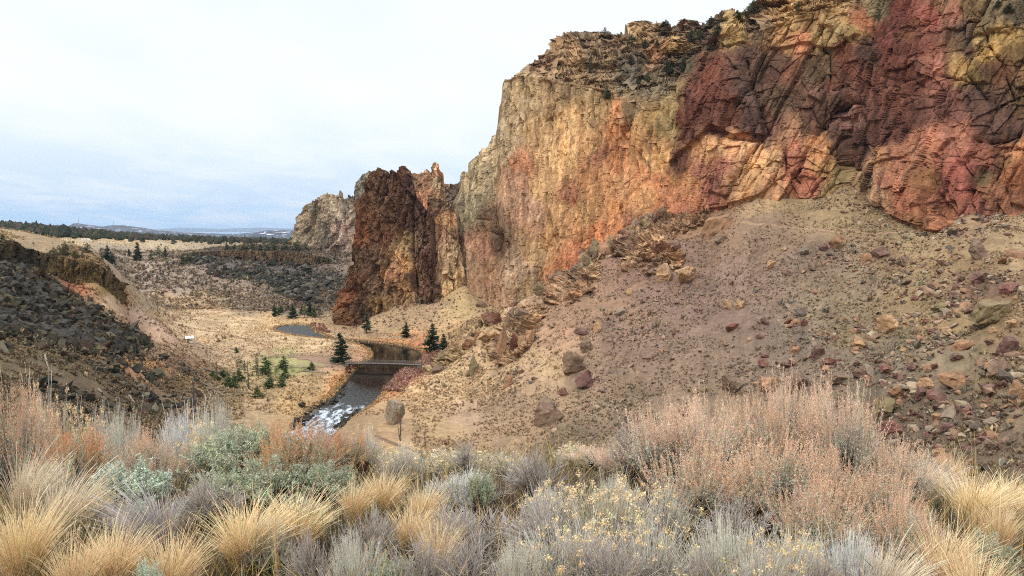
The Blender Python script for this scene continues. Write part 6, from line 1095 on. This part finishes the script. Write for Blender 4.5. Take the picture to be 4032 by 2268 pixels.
def sage(seed, H=.8, W=1.1, n=360, leaf=(178, 178, 158), seed_c=(228, 186, 154), seedy=.8, clumps=5, per=4, lsz=.024, seedn=40, twig=(196, 184, 168)):
    r = np.random.default_rng(seed); wood, st, tip = skeleton(r, n, H, W, .34)
    ctl = st + (tip - st) * .5 * np.array([1.12, 1.12, .88]) + r.normal(0, .012, (n, 3)); k = 8; C = bez(st, ctl, tip, k)
    has = r.random(n) < seedy; stalk = np.where(has, r.uniform(.10, .26, n), .02) * H / .8
    td = tip - ctl; td /= np.linalg.norm(td, axis=1)[:, None]; td = td + np.array([0, 0, .3]) + r.normal(0, .12, (n, 3)); td /= np.linalg.norm(td, axis=1)[:, None]; e = tip + td * stalk[:, None]
    C2 = bez(tip, tip + td * stalk[:, None] * .5 + r.normal(0, .006, (n, 3)), e, 5); tw, ts = jit(twig, n, r), jit((212, 196, 170), n, r); parts = {}
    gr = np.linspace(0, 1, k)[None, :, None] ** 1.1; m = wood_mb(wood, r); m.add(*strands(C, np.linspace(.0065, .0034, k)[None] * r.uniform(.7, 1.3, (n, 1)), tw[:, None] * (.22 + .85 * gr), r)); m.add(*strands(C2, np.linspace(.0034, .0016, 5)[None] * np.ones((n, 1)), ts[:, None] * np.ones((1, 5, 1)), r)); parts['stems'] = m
    # leaves sit in little rosettes along the shoots
    t = r.uniform(.3, 1.0, (n, clumps)); i = t * (k - 1); i0 = np.minimum(i.astype(int), k - 2); f = (i - i0)[..., None]; idx = np.arange(n)[:, None]; P0 = C[idx, i0] * (1 - f) + C[idx, i0 + 1] * f + r.normal(0, .008, (n, clumps, 3))
    P = (P0[:, :, None] + r.normal(0, lsz * .42, (n, clumps, per, 3)) + (0, 0, .004)).reshape(-1, 3); lc = np.repeat((jit(leaf, n, r)[:, None] * r.uniform(.8, 1.15, (n, clumps, 1))).reshape(-1, 3), per, 0) * r.uniform(.85, 1.15, (n * clumps * per, 1))
    m = MB(); m.add(*flecks(P, r.uniform(.7, 1.3, len(P)) * lsz, .38, lc.clip(0, .92), r, 1.0)); parts['leaves'] = m
    h_ = np.nonzero(has)[0]; nh = len(h_)
    if nh:      # plumes of dry seed heads: short side sprays along the stalk, widest low down
        t = r.uniform(-.55, 1.0, (nh, seedn)); tt = np.clip(t, 0, 1) * 4; i0 = np.minimum(tt.astype(int), 3); f = (tt - i0)[..., None]; idx = h_[:, None]; P = C2[idx, i0] * (1 - f) + C2[idx, i0 + 1] * f
        P += np.minimum(t, 0)[..., None] * (stalk[h_])[:, None, None] * td[h_][:, None] + r.normal(0, 1, (nh, seedn, 3)) * (.0115 * (1.1 - .75 * t))[..., None]
        sc_ = np.repeat(jit(seed_c, nh, r, .16)[:, None], seedn, 1).reshape(-1, 3) * r.uniform(.75, 1.2, (nh * seedn, 1)); m = MB(); m.add(*flecks(P.reshape(-1, 3), r.uniform(.008, .019, nh * seedn), .42, sc_.clip(0, .92), r, along=np.repeat(td[h_], seedn, 0))); parts['seed_heads'] = m
    return parts
def rabbit(seed, H=.6, W=.9, n=900, c0=(96, 86, 78), c1=(212, 207, 190), flowers=.0, fc=(244, 214, 162), leafy=7, spread=1.0):
    r = np.random.default_rng(seed); a = r.uniform(0, 6.28, n); q = r.uniform(0, 1, n) ** .6; b = np.stack([np.cos(a) * q * .16 * W, np.sin(a) * q * .16 * W, 0 * a], -1)
    L_ = H * r.uniform(.72, 1.04, n) * (1 - .3 * q ** 2); tip = np.stack([np.cos(a) * q * W * .5 * spread, np.sin(a) * q * W * .5 * spread, L_ * (1 - .25 * q ** 2)], -1) + r.normal(0, .04, (n, 3)); tip *= (1 + .16 * np.sin(a * 3 + seed) + .12 * np.sin(a * 7 + q * 5))[:, None]
    ctl = (b + tip) / 2 + np.stack([np.cos(a) * q, np.sin(a) * q, 0 * a - .0], -1) * .09 * W; k = 7; C = bez(b, ctl, tip, k); g = np.linspace(0, 1, k)[None, :, None] ** .8
    A0, A1 = jit(c0, n, r), jit(c1, n, r); col = A0[:, None] * (1 - g) * .7 + A1[:, None] * g; w_ = np.linspace(.0062, .0036, k)[None] * r.uniform(.7, 1.3, (n, 1)); parts = {}  # stem bases coloured darker to stand for shade inside the bush
    m = MB(); m.add(*strands(C, w_, col, r))
    # forks near the top
    nf = n; s0 = C[:, 4]; e = tip + r.normal(0, .035, (n, 3)) * (1, 1, .6) * (H / .6); m.add(*strands(bez(s0, (s0 + e) / 2 + r.normal(0, .008, (n, 3)), e, 4), np.full((n, 4), .0032), np.repeat(A1[:, None], 4, 1), r)); parts['stems'] = m
    P = (C[:, 3:, :][:, r.integers(0, 4, leafy)] + r.normal(0, .012, (n, leafy, 3))).reshape(-1, 3); m = MB(); m.add(*flecks(P, r.uniform(.02, .04, len(P)), .09, np.repeat(A1, leafy, 0), r, 2.0)); parts['leaves'] = m
    if flowers:
        f = np.nonzero(r.random(n) < flowers)[0]; k_ = 26; P = (tip[f][:, None] + r.normal(0, .014, (len(f), k_, 3)) + (0, 0, .008)).reshape(-1, 3); fcv = np.repeat(jit(fc, len(f), r, .1), k_, 0) * r.uniform(.8, 1.15, (len(f) * k_, 1))
        m = MB(); m.add(*flecks(P, r.uniform(.011, .021, len(P)), .8, fcv.clip(0, .92), r)); parts['flower_heads'] = m
    return parts
def dead(seed, H=.75, W=.9, n=250, c0=(88, 78, 72), c1=(186, 176, 166), lean=(0, 0)):
    r = np.random.default_rng(seed); wood, st, tip = skeleton(r, n, H, W, .3, 16); tip[:, :2] += np.array(lean) * tip[:, 2:3]; st[:, :2] += np.array(lean) * st[:, 2:3]; wood[..., :2] += np.array(lean) * wood[..., 2:3]
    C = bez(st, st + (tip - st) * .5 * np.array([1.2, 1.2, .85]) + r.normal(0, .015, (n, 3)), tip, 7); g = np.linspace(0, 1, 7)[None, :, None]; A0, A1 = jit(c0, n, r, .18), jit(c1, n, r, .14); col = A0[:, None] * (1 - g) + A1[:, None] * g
    m = wood_mb(wood, r, (60, 52, 52), .013); m.add(*strands(C, np.linspace(.0075, .0032, 7)[None] * np.ones((n, 1)), col, r)); pm = {'stems': m}; m = MB()
    for q in range(4):
        s0 = C[:, 2 + q]; d = (tip - st); d /= np.linalg.norm(d, axis=1)[:, None]; e = s0 + (d + r.normal(0, .42, (n, 3))) * r.uniform(.06, .17, (n, 1)) * H; m.add(*strands(bez(s0, (s0 + e) / 2 + r.normal(0, .006, (n, 3)), e, 4), np.linspace(.0042, .0024, 4)[None] * np.ones((n, 1)), np.repeat(A1[:, None] * .9, 4, 1), r))
    pm['twigs'] = m; return pm
def bunch(seed, H=.6, W=.8, n=1150, c=(246, 214, 172), c2=(220, 184, 140), green=(120, 128, 50), wind=.25, droop=.5, gb=.5):
    r = np.random.default_rng(seed); a = r.uniform(0, 6.28, n); q = r.uniform(0, 1, n) ** .5; b = np.stack([np.cos(a) * q * .13 * W, np.sin(a) * q * .13 * W, 0 * a - .02], -1); L_ = H * np.where(r.random(n) < .12, r.uniform(.9, 1.3, n), r.uniform(.3, 1.0, n)); a2 = a + r.normal(0, .9, n); out_ = W * .5 * (.12 + .95 * q * r.uniform(.5, 1.1, n)) * L_ / H
    tip = b + np.stack([np.cos(a2) * out_ + wind * L_ * .5, np.sin(a2) * out_, L_ * (1 - droop * .5 * q * r.random(n))], -1); ctl = b + (tip - b) * np.array([.28, .28, .72]); k = 8; C = bez(b, ctl, tip, k)
    g = np.linspace(0, 1, k)[None, :, None]; A = jit(c, n, r, .22); A2 = jit(c2, n, r, .22); G = jit(green, n, r, .2); isg = (r.random((n, 1, 1)) < gb)
    col = A2[:, None] * (1 - g) + A[:, None] * g; gm = np.clip(1 - g / .32, 0, 1) * isg; col = col * (1 - gm) + G[:, None] * gm; w_ = np.interp(np.linspace(0, 1, k), [0, .3, 1], [.0042, .0048, .002])[None] * r.uniform(.7, 1.4, (n, 1))
    m = MB(); m.add(*strands(C, w_, col, r))
    ns = n // 14; s = r.integers(0, n, ns); st = C[s, -1]; d = C[s, -1] - C[s, -3]; P = (st[:, None] + d[:, None] * r.uniform(-.6, 1.2, (ns, 9, 1)) + r.normal(0, .004, (ns, 9, 3))).reshape(-1, 3); m.add(*flecks(P, r.uniform(.008, .014, len(P)), .25, np.repeat(jit((232, 200, 140), ns, r), 9, 0), r, 2)); return {'blades': m}
PROTO = {}
SPEC = {'sage_tan': (lambda s: sage(s, n=470, seedn=52), .8, 1.1, ('sagebrush', 'shrub')), 'sage_pale': (lambda s: sage(s, n=480, seedn=54, seed_c=(240, 202, 176), leaf=(186, 186, 170), twig=(206, 196, 182)), .8, 1.1, ('sagebrush', 'shrub')), 'sage_rust': (lambda s: sage(s, n=420, seedn=46, seed_c=(214, 150, 98), leaf=(164, 166, 134), per=5, seedy=.85), .8, 1.1, ('sagebrush', 'shrub')),
        'sage_green': (lambda s: sage(s, n=380, seedy=0, clumps=8, per=6, lsz=.026, leaf=(176, 182, 152), seed_c=(224, 196, 156)), .8, 1.1, ('sagebrush', 'shrub')), 'sage_mint': (lambda s: sage(s, n=340, seedy=0, clumps=8, per=8, lsz=.030, leaf=(196, 208, 186)), .8, 1.1, ('sagebrush', 'shrub')),
        'rab': (lambda s: rabbit(s, n=560), .6, .9, ('rabbitbrush', 'shrub')), 'rab_silver': (lambda s: rabbit(s, n=760, c0=(92, 86, 84), c1=(216, 214, 206)), .6, .9, ('rabbitbrush', 'shrub')), 'rab_fl': (lambda s: rabbit(s, n=480, flowers=.11, c1=(208, 202, 188)), .6, .9, ('rabbitbrush', 'shrub')), 'rab_yel': (lambda s: rabbit(s, n=440, flowers=.24, c1=(206, 198, 178), fc=(246, 218, 174)), .6, .9, ('rabbitbrush', 'shrub')),
        'dead': (lambda s: dead(s), .75, .9, ('dead_bush', 'dead shrub')), 'dead_lean': (lambda s: dead(s, lean=(-.35, 0)), .75, .9, ('dead_bush', 'dead shrub')), 'bunch': (lambda s: bunch(s), .6, .8, ('bunchgrass', 'grass tuft')), 'bunch_pale': (lambda s: bunch(s, c=(238, 216, 190), c2=(206, 190, 162), wind=.7, droop=.8, gb=.25), .6, .8, ('bunchgrass', 'grass tuft')), 'bunch_grey': (lambda s: bunch(s, c=(196, 188, 184), c2=(150, 142, 138), wind=-.6, droop=.9, gb=.1), .6, .8, ('bunchgrass', 'grass tuft')),
        'bunch_gold': (lambda s: bunch(s, n=1600, c=(252, 220, 176), c2=(240, 200, 150), gb=.4), .6, .8, ('bunchgrass', 'grass tuft')), 'stems': (lambda s: bunch(s, n=26, c=(222, 190, 130), wind=.3, W=.4), .6, .8, ('grass_stalks', 'grass tuft'))}
cnt = {}
def plant(u, d, vt, wpx, kind, label, group=None):
    i = cnt.get(kind, 0) % 2; cnt[kind] = cnt.get(kind, 0) + 1
    if (kind, i) not in PROTO: PROTO[(kind, i)] = [(pn, m.build(pn, M_bark if pn == 'wood' else M_plant, data_only=True)) for pn, m in SPEC[kind][0](500 + i * 31 + sum(map(ord, kind))).items()]
    x = (u - 512) / FPX * d / CP; z = gz(x, d); top = float(at(u, vt, d)[2]); H = max(.18, top - z); W = wpx * d / FPX; _, h0, w0, (nm, cat) = SPEC[kind]
    e_ = empty(nm, (x, d, z), float((u * 2.39 + d * 5) % 6.28) if 'bunch' not in kind and 'lean' not in kind else float(rr.normal(0, .2)), (W / w0, W / w0, H / h0 / (1.12 if 'sage' in kind else 1.12 if kind[:3] in ('bun', 'rab') else .98)))
    tag(e_, label, cat, group)
    for pn, me in PROTO[(kind, i)]: link(pn, me, e_)
    return e_
G1 = 'sagebrush and rabbitbrush on the near rim'
FG = [ (8, 6.4, 380, 78, 'sage_tan', 'tall pinkish-tipped sagebrush at the left edge'), (40, 7.0, 392, 56, 'rab_yel', 'pale yellow-tipped rabbitbrush just right of the left edge sagebrush'), (68, 5.9, 420, 76, 'sage_rust', 'rust-topped sagebrush near the left edge with dark stems'), (82, 7.2, 407, 60, 'rab_fl', 'yellow-flecked grey rabbitbrush behind the rust-topped sagebrush'), (114, 6.9, 407, 52, 'rab', 'grey rabbitbrush leaning between rust-topped sagebrush and silver mound'),
  (182, 7.6, 408, 80, 'rab_silver', 'silver-grey mound standing against the river meadow'), (212, 7.5, 397, 44, 'rab', 'upright grey tuft on the right end of the silver mound'), (236, 5.7, 408, 112, 'sage_green', 'big grey-green sagebrush left of centre with dark open stems'), (196, 6.0, 424, 56, 'rab_yel', 'cream-flowered rabbitbrush left of the big grey-green sagebrush'), (290, 5.4, 421, 96, 'sage_rust', 'rust-orange topped sagebrush below the river'), (338, 6.3, 428, 58, 'sage_rust', 'smaller rusty sagebrush right of the rust-orange one'),
  (145, 5.6, 430, 66, 'sage_tan', 'peach-tipped sagebrush between silver mound and mint sagebrush'), (122, 4.9, 453, 96, 'sage_mint', 'mint-green leafy sagebrush in front of the peach-tipped one'), (92, 4.4, 486, 54, 'rab_yel', 'low cream-flowered rabbitbrush under the mint-green sagebrush'), (150, 4.1, 478, 84, 'bunch_grey', 'grey windblown grass hummock beneath the mint-green sagebrush'), (262, 5.0, 448, 100, 'sage_green', 'lower green skirt sagebrush in front of the big one'), (210, 5.0, 462, 70, 'sage_green', 'grey-green sagebrush at left foot of the big one'), (325, 5.1, 455, 66, 'sage_green', 'dull green sagebrush below the rusty ones'),
  (238, 3.9, 498, 104, 'bunch_gold', 'broad golden bunchgrass tuft at bottom left of centre'), (290, 4.05, 494, 84, 'bunch_gold', 'golden bunchgrass directly right of the broad tuft'), (8, 3.7, 494, 88, 'bunch_gold', 'golden bunchgrass at the bottom left corner'), (48, 4.3, 462, 80, 'bunch_pale', 'pale bent grass above the bottom left corner'), (12, 4.9, 446, 60, 'bunch_pale', 'pale grass under the left edge sagebrush'), (100, 3.5, 520, 90, 'bunch', 'loose straw grass at the bottom, left of the golden tuft'), (160, 3.4, 528, 84, 'bunch', 'straw grass at the bottom between loose grass and golden tuft'), (60, 3.35, 530, 70, 'bunch', 'straw grass with green roots near the bottom left corner'), (135, 3.2, 545, 44, 'sage_mint', 'small pale sage sprig at the bottom edge'),
  (362, 6.4, 427, 46, 'rab_fl', 'narrow blue-grey rabbitbrush right of the rusty sagebrush'), (402, 5.8, 443, 56, 'rab_fl', 'rounded grey-green rabbitbrush beside the lower trail'), (455, 6.2, 456, 78, 'rab_yel', 'bright cream-flowered rabbitbrush behind the silver dome'), (462, 5.0, 473, 78, 'rab_silver', 'silver-blue dome of rabbitbrush at centre'), (506, 6.0, 452, 50, 'rab_fl', 'sparse flowered rabbitbrush between silver dome and bare bush'), (538, 5.0, 441, 76, 'dead', 'upright bare grey bush right of centre'), (380, 4.7, 468, 56, 'bunch', 'straw grass under the rounded grey-green rabbitbrush'), (420, 4.4, 482, 50, 'bunch', 'orange straw grass left of the silver dome'), (408, 4.0, 502, 60, 'bunch', 'straw grass with green base below centre left'),
  (350, 4.6, 478, 50, 'bunch', 'thin grass by the small dark red rock'), (500, 4.0, 503, 120, 'dead_lean', 'sprawling bare bush below the silver dome'), (365, 3.8, 503, 76, 'dead', 'grey bare twiggy bush at bottom left of centre'), (350, 3.35, 534, 76, 'rab', 'blue-grey rabbitbrush at the bottom beside the golden tuft'), (392, 3.3, 542, 60, 'sage_green', 'green-grey sprig bush on the bottom edge left of centre'), (470, 3.35, 530, 100, 'dead', 'dark twiggy bush on the bottom edge at centre'), (435, 3.6, 512, 60, 'bunch', 'straw grass on the bottom between two bare bushes'),
  (555, 4.3, 482, 84, 'rab_fl', 'flowered rabbitbrush at the foot of the upright bare bush'), (612, 4.1, 478, 96, 'rab_yel', 'flowered rabbitbrush with dense cream heads right of centre'), (664, 4.3, 484, 80, 'rab_fl', 'flowered rabbitbrush under the left end of the tan sagebrush'), (572, 3.45, 518, 116, 'rab_fl', 'flowered rabbitbrush on the bottom edge right of centre'), (650, 3.5, 516, 100, 'rab_fl', 'tangled flowered rabbitbrush on the bottom edge, second right of centre'), (520, 3.3, 535, 70, 'rab', 'grey rabbitbrush on the bottom edge at centre'),
  (592, 6.4, 448, 60, 'sage_pale', 'peach sagebrush haze left of the tall tan group'), (628, 6.0, 444, 64, 'sage_pale', 'second peach sagebrush next to the tall tan group'), (575, 6.9, 457, 50, 'rab_yel', 'cream-flowered rabbitbrush behind the peach sagebrush'), (668, 5.4, 402, 96, 'sage_pale', 'leftmost bush of the tall tan sagebrush group'), (716, 5.2, 396, 100, 'sage_pale', 'second bush from the left in the tall tan sagebrush group'), (762, 5.4, 394, 86, 'sage_tan', 'middle bush of the tall tan sagebrush group'), (798, 5.6, 376, 70, 'sage_pale', 'pointed tall bush of the tan sagebrush group'), (850, 5.3, 378, 88, 'sage_pale', 'tallest right bush of the tan sagebrush group with dark trunk'),
  (700, 4.6, 440, 116, 'sage_tan', 'brown-tan sagebrush in front of the tall group, left side'), (775, 4.5, 436, 120, 'sage_tan', 'windswept tan sagebrush in front of the tall group, middle'), (838, 4.6, 446, 104, 'sage_tan', 'tan sagebrush in front of the tallest right bush'), (905, 5.1, 438, 84, 'sage_pale', 'fine pale sagebrush right of the tall group'), (888, 4.4, 468, 86, 'sage_tan', 'tan sagebrush below the fine pale one'), (935, 5.4, 462, 50, 'bunch_pale', 'pale grass between fine sagebrush and golden tuft'),
  (735, 3.4, 518, 104, 'rab', 'grey-green rabbitbrush beneath the tan sagebrush'), (800, 3.4, 528, 96, 'rab_fl', 'grey rabbitbrush with few flowers beneath the windswept sagebrush'), (862, 3.4, 530, 90, 'rab_silver', 'bluish rabbitbrush below the tan sagebrush at right'), (700, 3.25, 536, 80, 'dead', 'bare grey bush at the bottom, right half'), (770, 3.2, 540, 80, 'rab_fl', 'rabbitbrush with small yellow heads on the bottom edge'), (830, 3.2, 545, 80, 'dead', 'low bare bush on the bottom edge at right'),
  (822, 4.0, 476, 104, 'sage_tan', 'low tan sagebrush in front of the windswept one, tips leaning left'), (908, 3.9, 492, 84, 'sage_tan', 'low tan sagebrush at the right end of the tan group'),
  (566, 3.7, 500, 110, 'dead_lean', 'wide tangled bare bush in front of the cream-headed rabbitbrush'), (452, 3.75, 498, 90, 'dead', 'tangled bare bush under the silver dome'), (628, 3.3, 520, 104, 'dead_lean', 'wide tangled bare bush on the bottom edge right of centre'), (420, 3.25, 530, 90, 'dead', 'tangled bare bush on the bottom edge left of centre'),
  (310, 3.4, 520, 70, 'dead', 'bare bush at right foot of the golden tufts'), (745, 3.9, 488, 90, 'dead', 'bare grey bush among the feet of the tan sagebrush'), (205, 4.6, 470, 70, 'dead', 'bare dark bush in front of the big grey-green sagebrush'),
  (985, 4.7, 474, 78, 'bunch_gold', 'bright golden bunchgrass at the right edge'), (1018, 5.0, 474, 60, 'bunch_gold', 'golden bunchgrass cut by the right edge'), (1000, 3.7, 522, 66, 'sage_green', 'olive sprig bush in the bottom right corner'), (955, 3.6, 522, 84, 'bunch', 'straw grass left of the bottom right corner'), (925, 3.9, 508, 66, 'rab', 'grey bush between tan sagebrush and golden tuft'), (895, 3.3, 536, 80, 'bunch_pale', 'pale grass on the bottom edge at right'), (990, 3.2, 545, 80, 'bunch', 'grass at the very bottom right corner'),
  (426, 5.2, 436, 20, 'stems', 'tall grass stalks rising above the silver dome, left bunch'), (444, 5.0, 438, 22, 'stems', 'tall grass stalks rising above the silver dome, right bunch'), (270, 3.6, 470, 40, 'stems', 'long thin stalks above the golden tuft'), (830, 3.6, 470, 40, 'stems', 'thin curved stalks in front of the tan sagebrush'), (985, 4.4, 448, 60, 'stems', 'thin stalks above the right golden bunchgrass')]
for a in FG: plant(*a, group=G1)
rf = np.random.default_rng(44)
for k in range(34):
    d = float(rf.uniform(3.5, 6.6)); u = float(rf.uniform(-10, 1034)); kd = ['dead', 'rab', 'dead_lean', 'bunch', 'rab_fl', 'dead', 'sage_green', 'stems'][k % 8]; P_ = proj(np.array([(u - 512) / FPX * d, d, gz((u - 512) / FPX * d, d)]))[1]
    nm_ = {'dead': 'small bare grey twig bush filling a gap among the near shrubs', 'dead_lean': 'small leaning bare twig bush filling a gap among the near shrubs', 'rab': 'small plain grey rabbitbrush filling a gap among the near shrubs', 'rab_fl': 'small flowering rabbitbrush filling a gap among the near shrubs', 'bunch': 'small straw grass tuft filling a gap among the near shrubs', 'sage_green': 'small grey-green sagebrush filling a gap among the near shrubs', 'stems': 'few loose grass stalks standing in a gap among the near shrubs'}[kd]
    plant(u, d, float(P_) - float(rf.uniform(34, 62)), float(rf.uniform(30, 62)), kd, nm_, 'small fillers: ' + {'dead': 'bare twig bushes', 'dead_lean': 'leaning twig bushes', 'rab': 'plain rabbitbrush', 'rab_fl': 'flowering rabbitbrush', 'bunch': 'straw tufts', 'sage_green': 'grey-green sagebrush', 'stems': 'grass stalks'}[kd])

# short dry grass and litter between them
r = np.random.default_rng(5); n = 16000; uq = r.uniform(-80, 1100, n); dq = 2.6 + 5.4 * r.random(n) ** 1.3; x = (uq - 512) / FPX * dq; P = np.stack([x, dq, ground(x, dq)], -1); b = P; L_ = r.gamma(4, .035, n) + .03
tip = b + np.stack([r.normal(0, .5, n) * L_, r.normal(0, .5, n) * L_, L_], -1); C = bez(b, b + (tip - b) * (.3, .3, .7), tip, 4); c = np.array([lin(q, .7) for q in [(214, 182, 122), (190, 160, 112), (150, 140, 90), (110, 120, 52), (160, 150, 140)]])[r.choice(5, n, p=[.35, .25, .12, .14, .14])] * (1 + r.normal(0, .15, (n, 1)))
V, F, Cc = strands(C, np.full((n, 4), .0035) * np.array([1, 1, .8, .3]), np.repeat(c[:, None], 4, 1).clip(.01, .9), r); tag(mesh('dry_grass', V, F, M_plant, Cc), kind='stuff')
# ------------------------------------------------------------------ thin even air: far hills fade to blue
m = MB(); m.box((0, 0, 60.), (50000, 50000, 460.)); hm = bpy.data.materials.new('haze'); hm.use_nodes = True; t = hm.node_tree
t.nodes.remove(t.nodes['Principled BSDF']); pv = t.nodes.new('ShaderNodeVolumePrincipled'); pv.inputs['Density'].default_value = 3e-5
pv.inputs['Color'].default_value = (.62, .76, .95, 1); pv.inputs['Anisotropy'].default_value = .2; t.links.new(pv.outputs[0], t.nodes['Material Output'].inputs['Volume'])
hz_ = m.build('haze', hm); tag(hz_, kind='stuff')
